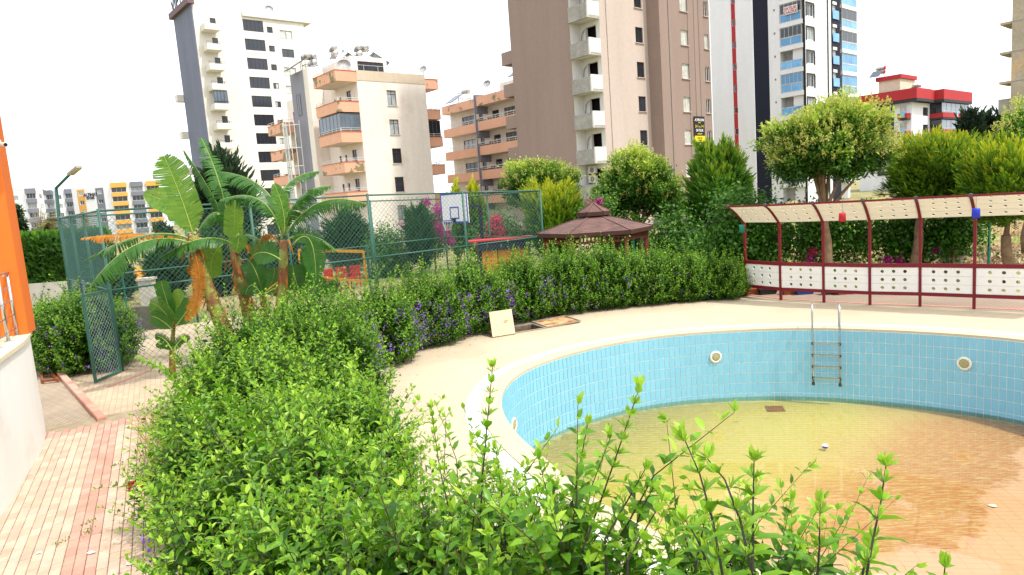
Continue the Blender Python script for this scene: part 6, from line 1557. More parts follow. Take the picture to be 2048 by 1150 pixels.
# red plastic chairs and pots beyond the court
m_rp = mat('red_plastic', '#b3201c', .4, .08, 5)
def chair(lab, px, py, Y, rot):
    c = D(px, py, Y); t = thing('plastic_chair', lab, 'chair', (c[0], c[1], 0), 'red plastic chairs'); cs_, sn = math.cos(rot), math.sin(rot); X_ = np.array([cs_, sn, 0]); Y_ = np.array([-sn, cs_, 0]); O = np.array([c[0], c[1], 0])
    MB().obox(O, X_, Y_, UP, (-.24, -.24, .40), (.24, .24, .45)).build('seat', m_rp, t)
    for k in range(5): MB().obox(O, X_, Y_, UP, (-.23+.1*k, .22, .46), (-.16+.1*k, .26, .86)).build('back_slat', m_rp, t)
    MB().obox(O, X_, Y_, UP, (-.25, .21, .861), (.25, .27, .95)).build('back_top', m_rp, t)
    for a in (-.21, .21):
        for b in (-.21, .21): MB().bar(O+X_*a*1.1+Y_*b*1.1-UP*.02, O+X_*a+Y_*b+UP*.40, .045).build('leg', m_rp, t)
        MB().obox(O, X_, Y_, UP, (a-.03, -.22, .62), (a+.03, .22, .65)).bar(O+X_*a-Y_*.2+UP*.45, O+X_*a-Y_*.2+UP*.62, .04).build('armrest', m_rp, t)
chair('red plastic chair beside the black pot beyond the net', 684, 552, 30.0, .3); chair('red plastic chair next to its twin, nearer the net post', 706, 549, 30.3, -.2); chair('red plastic chair standing apart by the concrete pier', 664, 556, 29.6, .9)
def pot(lab, p, r, h, m, grp=None):
    t = thing('plant_pot', lab, 'pot', p, grp); MB().lathe(p, [(r*.7, 0), (r, h*.85), (r*1.08, h*.86), (r*1.08, h), (r*.92, h), (r*.9, h*.9)], 16).build('pot_body', m, t, True)
    g_ = np.random.default_rng(int(abs(p[0]*100))); P = np.array(p)+UP*h*.9+g_.normal(size=(60, 3))*np.array([r*.4, r*.4, 0]); V, F, T = leaves(LEAF2, P, g_.normal(size=P.shape)*.5+UP, g_.normal(size=P.shape), r*.9, g_.uniform(.1, .6, 60), .8); np_mesh('plant', V, F, LF_VINE, t, T)
m_ter = mat('terracotta', '#8e4a2c', .85, .12, 6); m_bpot = mat('blue_pot', '#25408a', .5); m_kpot = mat('black_pot', '#2a2524', .6)
def gp(x, y, Y): p = D(x, y, Y); p[2] = 0; return p
pot('black pot beside the red chairs', gp(668, 556, 29), .22, .4, m_kpot); pot('turquoise low pot beyond the net', gp(657, 558, 29), .2, .2, mat('turq', '#3f8f96', .5))
pot('small blue pot at the foot of the climber by the gazebo', gp(1432, 522, 23.2), .15, .9, m_bpot); pot('terracotta pot next to the blue pot', gp(1447, 522, 23.0), .19, .9, m_ter)
# concrete piers and green posts beyond the court
for k, (x, y0, Y) in enumerate(((293, 560, 25.5), (642, 525, 31.0), (1085, 500, 33))):
    b = D(x, y0, Y); t = thing('concrete_pier', ('pale concrete pier behind the gate end of the court', 'concrete pier beyond the court net', 'concrete pier behind the right end of the court')[k], 'pier', (b[0], b[1], 0))
    MB().box((b[0]-.22, b[1]-.22, -.03), (b[0]+.22, b[1]+.22, b[2])).build('shaft', GREY, t); MB().box((b[0]-.27, b[1]-.27, b[2]+.001), (b[0]+.27, b[1]+.27, b[2]+.09)).build('cap', GREY, t)
def garden_fence(lab, pts, h, seed):
    t = thing('wire_fence', lab, 'fence', (*pts[0], 0)); A, B = [], []
    for i in range(len(pts)-1):
        a = np.array(pts[i]); b = np.array(pts[i+1]); L = np.linalg.norm(b-a); n = max(1, round(L/2.4))
        for k in range(n+(i == len(pts)-2)):
            p = a+(b-a)*k/n; MB().box((p[0]-.03, p[1]-.03, -.03), (p[0]+.03, p[1]+.03, h)).build('post', mat('teal_post', '#1f6e66', .5, .08), t)
        m_ = int(L/.09)
        for k in range(m_+1): p = a+(b-a)*k/m_; A.append((*p, .05)); B.append((*p, h-.05))
        for k in range(9): z = .06+(h-.12)*k/8; A.append((*a, z)); B.append((*b, z))
    V, F, T = sticks(np.array(A), np.array(B), .003, .003); o = np_mesh('wire_panels', V, F, mat('panel_wire', '#3f5a52', .5), t); o['kind'] = 'stuff'
garden_fence('green wire boundary fence behind the trees of the red screen', [(3.0, 28.5), (9.0, 25.0), (13.5, 22.8), (19, 19.5)], 1.9, 1)
garden_fence('green wire boundary fence beyond the far court side', [(-19, 27.5), (-14, 30.5), (-7, 34.5), (0, 36)], 1.5, 2)
# rising bank of dry litter beyond the fence
g = np.random.default_rng(3)
def bank(name, a, b, w, h, m):
    a = np.array(a, float); b = np.array(b, float); d = b-a; L = np.linalg.norm(d); d /= L; q = np.array([-d[1], d[0]]); V, F = [], []; nu, nv = 60, 14
    for i in range(nu+1):
        for j in range(nv+1):
            f = j/nv; p = a+d*L*i/nu+q*w*f; z = -.04+h*(f*f*(3-2*f))+(.12*math.sin(i*1.3+j)+.1*math.sin(i*.47-j*1.7))*min(1, f*3)
            V.append((*p, z))
    for i in range(nu):
        for j in range(nv): k = i*(nv+1)+j; F.append((k, k+nv+1, k+nv+2, k+1))
    return tag(np_mesh(name, V, F, m, smooth=True), kind='structure')
m_bank = mat('bank_soil', '#8c7550', .95, .25, 1.5, .3, 9, .6, col2='#7a8a3a', c2scale=.5, c2lo=.5, c2hi=.62)
bank('bank', (5.2, 28.2), (21, 19.2), 14, 2.0, m_bank)
P = []
for k in range(14000):
    u = g.uniform(0, 18.2); v = g.gamma(2, 1.1)+.1
    if v < 8: P.append((u, v))
P = np.array(P); a = np.array([5.2, 28.2]); d = np.array([21-5.2, 19.2-28.2]); d /= np.linalg.norm(d); q = np.array([-d[1], d[0]]); f = np.clip(P[:, 1]/14, 0, 1)
P3 = np.c_[a+d*P[:, :1]+q*P[:, 1:], -.02+2.0*f*f*(3-2*f)]
V, F, T = leaves(LEAF2, P3, g.normal(size=P3.shape)+np.array([0, 0, .4]), g.normal(size=P3.shape)+np.array([0, 0, .6]), g.uniform(.05, .2, len(P3)), g.uniform(0, 1, len(P3)), 1.0)
tag(np_mesh('leaf_litter', V, F, leafmat('litter_leaf', '#6d4f38', '#a58a68', '#cfc0a0', .15, .8), None, T), 'dry fallen leaves covering the bank behind the boundary fence', 'leaf litter', kind='stuff')
# rubble and tarpaulin heap far beyond the court on the left
c = D(275, 545, 38.0)
t = thing('tarpaulin_heap', 'heap of yellow tarpaulin and boards beyond the left court end', 'heap', (c[0], c[1], 0))
hv = []; hf = []
for i in range(13):
    for j in range(9):
        hv.append((c[0]-2.2+4.4*i/12, c[1]-1+2*j/8, max(-.03, 1.0*math.sin(math.pi*i/12)*math.sin(math.pi*j/8)+.25*math.sin(i*2.1+j*1.7)*(0 < i < 12 and 0 < j < 8))))
for i in range(12):
    for j in range(8): k = i*9+j; hf.append((k, k+9, k+10, k+1))
np_mesh('tarpaulin', hv, hf, mat('amber_tarp', '#c98a1e', .6, .25, 1.5), t)
for k in range(8): MB().bar((c[0]-2.3+.5*k, c[1]-1.5, .1+.05*(k % 3)), (c[0]-1.0+.45*k, c[1]-1.0+.1*k, .35), .25, .05).build('board', mat('red_board', '#7a4534', .8, .2, 3), t)
# retaining wall under the clipped hedge
rw = MB(); a_, b_ = D(30, 575, 27.0), D(200, 560, 26.7)
rw.box((a_[0]-4, 26.6, -.03), (b_[0]-.6, 26.85, D(80, 566, 26.7)[2])); o = rw.build('retaining_wall', GREY); tag(o, 'low grey concrete wall below the clipped hedge', 'wall')
rw = MB(); o = MB().box((-13.6, 22.4, -.03), (-11.2, 22.65, .75)).build('garden_wall', mat('dark_block', '#5d5648', .9, .2, 3)); tag(o, 'dark block wall next to the pale concrete pier by the court', 'wall')
# lamp post, utility pole
lp = D(118, 435, 24.0); t = thing('street_lamp', 'green street lamp with a bent arm beside the court netting', 'street lamp', (lp[0], lp[1], 0)); e_ = D(112, 375, 24.0); h_ = D(141, 347, 23.4); k_ = D(158, 333, 23.2)
MB().tube([(lp[0], lp[1], -.03), lp, e_], [.075, .06, .055], 10).build('pole', GREEN, t, True); MB().tube([e_-UP*.02, h_], .045, 8).build('arm', GREEN, t, True)
ax_ = k_-h_; n_ = np.linalg.norm(ax_); ax_ /= n_; sd_ = nrm(np.cross(ax_, UP)); un = np.cross(sd_, ax_)
MB().obox(h_, ax_, sd_, un, (-.05, -.10, -.05), (n_, .10, .03)).build('lamp_head', mat('lamp_housing', '#8d8a78', .5), t); MB().obox(h_, ax_, sd_, un, (.03, -.08, -.075), (n_-.04, .08, -.051)).build('lamp_lens', mat('lamp_glass', '#b9ae84', .3), t)
up_ = D(45, 470, 150.0); t = thing('utility_pole', 'steel lattice utility pole in front of the far estate', 'utility pole', (up_[0], up_[1], 0)); zt_ = D(44, 425, 150)[2]
for s in (-1, 1): MB().bar((up_[0]+s*.7, up_[1], 0), (up_[0]+s*.3, up_[1], zt_), .14).build('leg', m_rig, t)
for k in range(9):
    z = zt_*k/9; z2 = zt_*(k+1)/9; w_ = .7-.4*k/9; MB().bar((up_[0]-w_*(1 if k % 2 else -1), up_[1], z), (up_[0]+(w_-.04)*(1 if k % 2 else -1), up_[1], z2), .08).build('brace', m_rig, t)
MB().bar((up_[0]-1.2, up_[1], zt_-.6), (up_[0]+1.2, up_[1], zt_-.6), .16).build('crossarm', m_rig, t)
for s in (-1, 0, 1): MB().lathe((up_[0]+s*1.0, up_[1], zt_-.5), [(.05, 0), (.12, .1), (.06, .2), (.12, .3), (.04, .4)], 8).build('insulator', mat('insulator', '#6b3a2c', .4), t)
# far trees in front of the estate
for k, (x0, y0, x1, y1, Y, lab) in enumerate(((25, 420, 46, 500, 120, 'far dark tree right beside the orange column'), (75, 450, 110, 500, 125, 'far round tree below the pale estate'), (318, 445, 345, 520, 110, 'far tree before the amber estate block'))):
    c, r = box_of(x0, y0, x1, y1, Y); broad_tree(lab, (c[0], c[1], 0), c, r, 800+k, .3, 60, 40, .7, lm=LF_DARK, topgold=.3)
# palm
c = D(100, 440, 118.0); t = thing('palm_tree', 'far palm with dry fronds in front of the pale estate', 'palm', (c[0], c[1], 0)); MB().tube([(c[0], c[1], 0), (c[0]+.2, c[1], c[2]*.5), c], [.35, .3, .25], 8).build('trunk', m_bark, t, True)
g = np.random.default_rng(8); ps, ds = [], []
for k in range(46):
    a = g.uniform(0, 6.28); e = g.uniform(-.6, 1.1); d = np.array([math.cos(a)*math.cos(e), math.sin(a)*math.cos(e), math.sin(e)])
    for s in np.linspace(.3, 2.4, 12):
        p = c+d*s-UP*.12*s*s; x_ = nrm(np.cross(d, UP))
        for sg in (-1, 1): ps.append(p); ds.append(d*.6+x_*sg-UP*.35)
ps, ds = np.array(ps), np.array(ds); V, F, T = leaves(NEEDLE, ps, ds, np.broadcast_to(UP, ps.shape)+g.normal(size=ps.shape)*.2, .8, g.uniform(0, 1, len(ps)), .5); np_mesh('fronds', V, F, leafmat('palm_frond', '#4c5a2c', '#76783f', '#a08a58', .2), t, T)
c = D(72, 430, 120.0); t = thing('bare_tree', 'leafless grey tree in front of the far pale estate', 'tree', (c[0], c[1], 0)); limbs(t, (c[0], c[1], 0), (c[0], c[1], c[2]*.45), [c+np.array([g.normal()*1.3, g.normal(), g.uniform(-1, 3)]) for _ in range(14)], .22, m=mat('grey_bark', '#7d746a', .9), seed=4)

# ------------------------------------------------------------------ gazebo
GC = np.array([3.05, 24.0]); GR = 2.02; ez = 2.12
gz = thing('gazebo', 'six sided wooden gazebo with brown shingle roof and small cupola', 'gazebo', (*GC, 0))
m_shg = bpy.data.materials.new('shingles'); m_shg.use_nodes = True; t_ = m_shg.node_tree; n = t_.nodes; b = n['Principled BSDF']; b.inputs['Roughness'].default_value = .95
geo = n.new('ShaderNodeNewGeometry'); mp = n.new('ShaderNodeMapping'); mp.inputs['Rotation'].default_value = (R(90), 0, 0); t_.links.new(geo.outputs['Position'], mp.inputs[0])
br = n.new('ShaderNodeTexBrick'); br.inputs['Scale'].default_value = 1; br.inputs['Brick Width'].default_value = .22; br.inputs['Row Height'].default_value = .045; br.inputs['Mortar Size'].default_value = .004
br.inputs['Color1'].default_value = (*lin('#5c433c'), 1); br.inputs['Color2'].default_value = (*lin('#684c44'), 1); br.inputs['Mortar'].default_value = (*lin('#3f2a26'), 1); t_.links.new(mp.outputs[0], br.inputs[0])
nz = n.new('ShaderNodeTexNoise'); nz.inputs['Scale'].default_value = 2.2; nz.inputs['Detail'].default_value = 6; t_.links.new(geo.outputs['Position'], nz.inputs['Vector']); mr = n.new('ShaderNodeMapRange'); mr.inputs[1].default_value = .3; mr.inputs[2].default_value = .7; mr.inputs[3].default_value = .75; mr.inputs[4].default_value = 1.25; t_.links.new(nz.outputs[0], mr.inputs[0])
sc = n.new('ShaderNodeVectorMath'); sc.operation = 'SCALE'; t_.links.new(br.outputs[0], sc.inputs[0]); t_.links.new(mr.outputs[0], sc.inputs['Scale']); t_.links.new(sc.outputs[0], b.inputs['Base Color']); MATS['shingles'] = m_shg
m_wd = mat('red_brown_wood', '#6d3a26', .8, .15, 4, .1, 30); m_wdk = mat('dark_wood', '#43291f', .85, .15, 4)
def hexp(r, z, rot=R(-3)): return [np.array([GC[0]+r*math.cos(R(60*k)+rot), GC[1]+r*math.sin(R(60*k)+rot), z]) for k in range(6)]
def hex_roof(r0, z0, r1, z1, nm):
    lo, hi = hexp(r0, z0), hexp(r1, z1); lo2, hi2 = hexp(r0, z0-.06), hexp(r1, z1-.06); rf = None
    for k in range(6):
        j = (k+1) % 6; mb = MB(); mb.add([lo[k], lo[j], hi[j], hi[k], lo2[k], lo2[j], hi2[j], hi2[k]], [(0, 1, 2, 3), (4, 7, 6, 5), (0, 4, 5, 1)]); o = mb.build(nm, m_shg, gz)
    for k in range(6): MB().bar(lo[k]+UP*.01, hi[k]+UP*.01, .07, .03).build('hip_cap', m_shg, gz)
    for k in range(6): j = (k+1) % 6; MB().bar(lo[k]-UP*.07, lo[j]-UP*.07, .03, .13).build('fascia', m_wdk, gz)
ctop = D(1192, 406, 24)[2]; ceave = D(1190, 423, 24)[2]; cbase = D(1190, 435, 24)[2]
hex_roof(GR, ez, .42, cbase+.05, 'roof_slope'); hex_roof(.58, ceave, .04, ctop, 'cupola_slope')
for k, p in enumerate(hexp(.36, 0)): MB().bar(p+UP*(cbase-.05), p+UP*(ceave-.0), .07).build('cupola_post', m_wd, gz)
pp = hexp(GR*.88, 0)
for p in pp: MB().bar(p-UP*.03, p+UP*(ez-.02), .13).build('post', m_wd, gz)
for k in range(6):
    j = (k+1) % 6; a, b = pp[k], pp[j]
    MB().bar(a+UP*(ez-.10), b+UP*(ez-.10), .07, .09).build('beam', m_wd, gz); MB().bar(a+UP*(ez-.34), b+UP*(ez-.34), .06, .06).build('valance_rail', m_wd, gz)
    mb = MB()
    for q in range(1, 14): c = a+(b-a)*q/14; mb.bar(c+UP*(ez-.315), c+UP*(ez-.142), .05, .025)
    o = mb.build('valance_slats', m_wd, gz); o['kind'] = 'stuff'
    if k != 4:
        MB().bar(a+UP*.85, b+UP*.85, .07, .06).build('hand_rail', m_wd, gz); mb = MB()
        for q in range(1, 14): c = a+(b-a)*q/14; mb.bar(c+UP*.12, c+UP*.815, .05, .025)
        o = mb.build('rail_slats', m_wd, gz); o['kind'] = 'stuff'
tag(MB().prism([tuple(p[:2]) for p in hexp(GR*.98, 0)], -.02, .1).build('gazebo_floor', GREY, gz))
tb = thing('garden_table', 'round wooden table inside the gazebo', 'table', (*GC, .1)); MB().lathe((*GC, .1), [(.3, 0), (.3, .05), (.06, .08), (.06, .62), (.2, .64)], 12).build('pedestal', m_wd, tb); MB().lathe((*GC, .741), [(.62, 0), (.62, .045)], 24).build('table_top', m_wd, tb)

# ------------------------------------------------------------------ red curved pool screen
m_red = mat('dark_red_paint', '#6d0d1a', .45, .1, 5); m_pan = mat('screen_board', '#dcd8d0', .6, .04, 1.5); m_pan2 = leafmat('canopy_board', '#e2dccd', '#e2dccd', '#e2dccd', .5, .5)
scr = thing('pool_screen', 'curved dark red screen with holed cream boards and leaning canopy', 'screen', (*PERG[3], 0))
zb_bend = D(1739, 441, PERG[3][1])[2]; nrm_s = []
for k in range(len(PERG)):
    t_ = PERG[min(k+1, len(PERG)-1)]-PERG[max(k-1, 0)]; t_ /= np.linalg.norm(t_); q = np.array([-t_[1], t_[0]])
    if q@(-PERG[k]) < 0: q = -q
    nrm_s.append(q)
zt_c = D(1725, 402, PERG[3][1]-.5)[2]
def scr_pt(k, f):
    """canopy line of post k: f 0 at the bend, 1 at the outer edge"""
    return np.array([*(PERG[k]+nrm_s[k]*(.66*f)), zb_bend+(zt_c-zb_bend)*(1-(1-f)**1.35)])
zl = [D(1740, y, PERG[3][1])[2] for y in (589, 582.5, 534.5, 527)]
for k in range(len(PERG)):
    P0 = np.array([*PERG[k], 0])
    pts = [P0-UP*.03, P0+UP*(zb_bend-.25)]+[scr_pt(k, f) for f in (0, .25, .5, .75, 1.0)]
    pts[1] = P0+UP*(zb_bend-.22)
    mb = MB()
    for i in range(len(pts)-1): mb.bar(pts[i], pts[i+1]+(pts[i+1]-pts[i])/np.linalg.norm(pts[i+1]-pts[i])*.012*(i < len(pts)-2), .062, .062-.0006*i, up=(nrm_s[k][0], nrm_s[k][1], .01))
    mb.build('post', m_red, scr)
    MB().lathe(scr_pt(k, 1.0)+UP*.01, [(.045, -.03), (.05, -.02), (.05, .02), (.03, .03)], 12, (nrm_s[k][0], nrm_s[k][1], 0)).build('end_cap', mat('cap_metal', '#4a4644', .4), scr)
def holed(A, B, C, D_, th_, holes, rad, name, m, parent, n=12):
    """a board A B C D (A-B long edge below, D-C above) with round through holes at fractions along its length"""
    A, B, C, D_ = [np.asarray(q, float) for q in (A, B, C, D_)]; L = np.linalg.norm(B-A); hgt = np.linalg.norm(D_-A); nn_ = nrm(np.cross(B-A, D_-A)); V, F = [], []
    P = lambda u, v: (A*(1-u)+B*u)*(1-v)+(D_*(1-u)+C*u)*v
    hw = hgt/2/L*.98; cuts = [0]+[q for h in holes for q in (h-hw, h+hw)]+[1]
    def quad(a, b, c, d):
        for s in (0, 1):
            k = len(V); V.extend([q+nn_*th_*(s-.5) for q in (a, b, c, d)]); F.append((k, k+1, k+2, k+3) if s else (k+3, k+2, k+1, k))
    for i in range(0, len(cuts), 2): quad(P(cuts[i], 0), P(cuts[i+1], 0), P(cuts[i+1], 1), P(cuts[i], 1))
    for h in holes:
        per = []; cir = []
        for j in range(n):
            a = 2*math.pi*(j+.5)/n; cx, cy = math.cos(a), math.sin(a); s = 1/max(abs(cx), abs(cy)); per.append(P(h+hw*cx*s, .5+.5*cy*s)); cir.append(P(h+rad/L*cx, .5+rad/hgt*cy))
        for j in range(n):
            q = (j+1) % n; quad(cir[j], per[j], per[q], cir[q]); k = len(V); V.extend([cir[j]-nn_*th_/2, cir[q]-nn_*th_/2, cir[q]+nn_*th_/2, cir[j]+nn_*th_/2]); F.append((k, k+1, k+2, k+3))
        for e in range(4):                   # corner triangles between the square cell and the 12 points
            a = math.pi/4+e*math.pi/2; cp_ = P(h+hw*math.copysign(1, math.cos(a)), .5+.5*math.copysign(1, math.sin(a)))
            jj = [j for j in range(n) if abs(((2*math.pi*(j+.5)/n)-a+math.pi) % (2*math.pi)-math.pi) < math.pi/n+.01]
            if len(jj) == 2:
                for s in (0, 1): k = len(V); V.extend([q+nn_*th_*(s-.5) for q in (per[jj[0]], cp_, per[jj[1]])]); F.append((k, k+1, k+2))
    mb = MB(); mb.v = [tuple(q) for q in V]; mb.f = F
    for a, b in ((A, B), (B, C), (C, D_), (D_, A)): mb.add([a-nn_*th_/2, b-nn_*th_/2, b+nn_*th_/2, a+nn_*th_/2], [(0, 1, 2, 3)])
    return mb.build(name, m, parent, fix=False)
for k in range(len(PERG)-1):
    a, b = PERG[k], PERG[k+1]; t_ = (b-a)/np.linalg.norm(b-a); off = np.array([*t_, 0])*.033
    A = np.array([*a, 0])+off; B = np.array([*b, 0])-off
    MB().bar(A+UP*(zl[0]+zl[1])/2, B+UP*(zl[0]+zl[1])/2, .05, zl[1]-zl[0]).build('bottom_rail', m_red, scr); MB().bar(A+UP*(zl[2]+zl[3])/2, B+UP*(zl[2]+zl[3])/2, .055, zl[3]-zl[2]).build('top_rail', m_red, scr)
    for i in range(3):
        z0 = zl[1]+(zl[2]-zl[1])*i/3+.002; z1 = zl[1]+(zl[2]-zl[1])*(i+1)/3-.003
        holed(A+UP*z0, B+UP*z0, B+UP*z1, A+UP*z1, .022, (.24, .48, .72), .042, 'board', m_pan, scr)
    for i in range(4):
        f0, f1 = .03+.93*i/4+.004, .03+.93*(i+1)/4-.004
        holed(scr_pt(k, f0)+off, scr_pt(k+1, f0)-off, scr_pt(k+1, f1)-off, scr_pt(k, f1)+off, .018, (.24+.02*i, .50+.01*i, .76), .035, 'canopy_board', m_pan2, scr)
    MB().bar(scr_pt(k, 1.0)+off, scr_pt(k+1, 1.0)-off, .05, .05).build('edge_rail', m_red, scr)
def lantern(lab, x, y, k, f, m):
    top = scr_pt(k, 1.0)*(1-f)+scr_pt(k+1, 1.0)*f; c = D(x, y, top[1]-.04); c[:2] = top[:2]+nrm_s[k]*.05
    t = thing('hanging_lantern', lab, 'lantern', c, 'coloured cups hanging from the screen'); MB().lathe(c-UP*.11, [(.055, 0), (.085, .005), (.08, .19), (.07, .22), (.01, .225)], 16).build('shade', m, t, True); MB().tube([c+UP*.11, top+np.array([*nrm_s[k], 0])*.03], .004, 4).build('cord', m_rig, t)
lantern('red cup lantern hanging from the screen canopy', 1705, 433, 2, .62, mat('lantern_red', '#b51c2a', .4, .05)); lantern('blue cup lantern hanging from the screen canopy', 1956, 426, 5, .10, mat('lantern_blue', '#1c35b5', .4, .05)); lantern('green cup lantern hanging from the end of the screen canopy', 1490, 457, 0, .42, mat('lantern_green', '#0f6e5c', .4, .05))
# strip of pavers and low things behind the screen
V = [(*p+q*.0-nrm_s[k]*.02, .004) for k, (p, q) in enumerate(zip(PERG, nrm_s))]+[(*(p-q*2.3), .004) for p, q in reversed(list(zip(PERG, nrm_s)))]
st = MB().add(V, [tuple(range(len(V)))]).build('screen_pavement', brick_mat('screen_pavers', '#8d826f', '#957a6c', '#6d6556', R(-40))); tag(st, kind='structure')
for k in range(len(PERG)-1):
    a, b = PERG[k]-nrm_s[k]*.16, PERG[k+1]-nrm_s[k+1]*.16; MB().bar((*a, .010), (*b, .010), .12, .01).build('red_paving_strip', m_kb[1], st)
for k, (x, m, lab) in enumerate(((1508, m_ter, 'terracotta trough behind the first bay of the red screen'), (1535, m_kpot, 'black trough behind the first bay of the red screen'), (1582, m_ter, 'terracotta trough behind the second bay of the red screen'), (1608, m_bpot, 'blue trough behind the second bay of the red screen'), (1662, m_kpot, 'black trough behind the third bay of the red screen'), (1690, m_ter, 'terracotta trough behind the third bay of the red screen'))):
    p = G(x, 588.5, 0); t = thing('plant_trough', lab, 'trough', p, 'plant troughs behind the screen')
    h = .16; q = []
    for (w_, z) in ((.22, 0), (.27, h)):
        q += [p+np.array([sx*w_, sy*w_*.45, z]) for sx, sy in ((-1, -1), (1, -1), (1, 1), (-1, 1))]
    MB().add(q, [(0, 3, 2, 1), (4, 5, 6, 7)]+[(i, (i+1) % 4, (i+1) % 4+4, i+4) for i in range(4)]).build('trough_body', m, t); MB().box((p[0]-.29, p[1]-.14, h+.001), (p[0]+.29, p[1]+.14, h+.03)).build('trough_rim', m, t)
pl_ = D(1905, 475, 22.5); t = thing('stone_pillar', 'pale stone pillar with a cap standing behind the red screen', 'pillar', (pl_[0], pl_[1], 0)); m_ps = mat('pillar_stone', '#9a8f7a', .9, .12, 3, .1, 30, .2)
MB().box((pl_[0]-.26, pl_[1]-.26, -.03), (pl_[0]+.26, pl_[1]+.26, pl_[2]-.12)).build('shaft', m_ps, t); MB().box((pl_[0]-.34, pl_[1]-.34, pl_[2]-.119), (pl_[0]+.34, pl_[1]+.34, pl_[2]-.04)).build('cap', m_ps, t); MB().box((pl_[0]-.3, pl_[1]-.3, pl_[2]-.039), (pl_[0]+.3, pl_[1]+.3, pl_[2])).build('cap_top', m_ps, t); MB().box((pl_[0]-.1, pl_[1]-.1, pl_[2]+.001), (pl_[0]+.1, pl_[1]+.1, pl_[2]+.1)).build('lamp_base', GREY, t)
# cables strung from gazebo to screen
def cable(lab, a, b, sag):
    pts = [a*(1-f)+b*f-UP*sag*4*f*(1-f) for f in np.linspace(0, 1, 24)]; o = MB().tube(pts, .006, 5).build('hanging_cable', m_kpot); tag(o, lab, 'cable')
e0 = np.array([GC[0]+GR*.9, GC[1]-.6, ez]); s0 = scr_pt(0, 1.0)
cable('slack black cable from the gazebo eave to the screen corner', e0, s0, .45); cable('tighter black cable from the gazebo eave to the screen end', e0+UP*.12, s0+UP*.03, .12)
cable('low black cable from the gazebo front eave to the screen lantern', np.array([GC[0]-.2, GC[1]-1.75, ez-.05]), scr_pt(0, .5), .35)

# ------------------------------------------------------------------ banana plants
BL = leafmat('banana_blade', '#2a5418', '#44782a', '#8fae3c', .38, .4); BDEAD = leafmat('dead_banana_blade', '#7a4a18', '#b0701c', '#c98f34', .3, .7)
m_rib = mat('banana_rib', '#8fa04a', .6, .1, 6); m_ribd = mat('dead_rib', '#9a6a2a', .8, .15, 6); m_bst = mat('banana_stem', '#7e8a3c', .7, .2, 5, .15, 30, col2='#70492a', c2scale=2.2, c2lo=.42, c2hi=.52)
def bleaf(t, pts, Y, wd, seed, mode='hang', torn=.5, tint=.4, m=None, dy=0.0, droop=1.0):
    """one big leaf: midrib through picture points at depth Y (+dy towards its tip), blade of single strips"""
    g = np.random.default_rng(seed); K = [D(x, y, Y+dy*i/(len(pts)-1)) for i, (x, y) in enumerate(pts)]; K = np.array(K); n = 44; dead = m is BDEAD
    s = np.r_[0, np.cumsum(np.linalg.norm(np.diff(K, axis=0), axis=1))]; L = s[-1]
    if len(K) == 3:                          # smooth curve through three points
        f = np.linspace(0, 1, n+1)[:, None]; c = 2*K[1]-.5*(K[0]+K[2]); M = K[0]*(1-f)**2+2*c*f*(1-f)+K[2]*f**2
    else:
        M = np.array([[np.interp(q, s, K[:, k]) for k in range(3)] for q in np.linspace(0, L, n+1)])
    T = nrm(np.gradient(M, axis=0)); V, F, Ti = [], [], []
    for sg in (-1, 1):
        gap = 0; dr = g.uniform(.3, .7); tw = 0
        for i in range(3, n):
            f = i/n; w_ = wd*.5*min(1, ((f-.05)/.16))**.6*min(1, ((1.0-f)/.24))**.55 if .05 < f < 1 else 0
            if w_ <= 0.01: continue
            if g.uniform() < torn*.55: dr = np.clip(dr+g.normal()*.22, .1, 1.3); tw = g.normal()*.12*torn; gap = 1
            else: gap = 0
            t0, t1 = T[i], T[i+1 if i < n else i]
            if mode == 'face': sd = nrm(np.cross(t0, -FW))*sg; up_ = nrm(np.cross(t0, sd)*sg); a = .12+.1*dr
            else: sd = nrm(np.cross(t0, UP)+1e-6)*sg; up_ = nrm(np.cross(sd*sg, t0)); up_ = up_ if up_[2] >= 0 else -up_; a = dr*droop*1.15
            p0, p1 = M[i], M[i+1]-(M[i+1]-M[i])*.16*gap*torn
            pv = None
            for q in range(3):               # three steps outwards, bending down more and more
                aa = a*(.5+.4*q); d_ = sd*math.cos(aa)-up_*math.sin(aa)+t0*(.25+tw)
                if mode == 'hang': d_ = d_-UP*.25*q*dr*droop
                d_ = nrm(d_)*w_/3*(1+g.normal()*.05*torn)
                k = len(V)
                if q == 0: V += [p0, p1, p0+d_, p1+d_]; a0, b0 = p0+d_, p1+d_
                else:
                    a1, b1 = a0+d_, b0+d_
                    if q == 2 and g.uniform() < torn: a1, b1 = a1*.7+b1*.3, b1*(.45)+a1*.55
                    elif q == 1 and g.uniform() < torn*.7: b1 = b1*.7+a1*.3
                    V += [a0, b0, a1, b1]; a0, b0 = a1, b1
                F.append((k, k+1, k+3, k+2)); Ti.append(np.clip(tint+g.normal()*.06+(.14 if dead and q == 2 else 0), 0, 1))
    o = np_mesh('leaf', V, F, m or BL, t, Ti)
    MB().tube([M[j] for j in range(0, n+1, 4)], list(np.linspace(.016, .004, len(range(0, n+1, 4)))), 6).build('midrib', m_ribd if dead else m_rib, o, True)
    return o
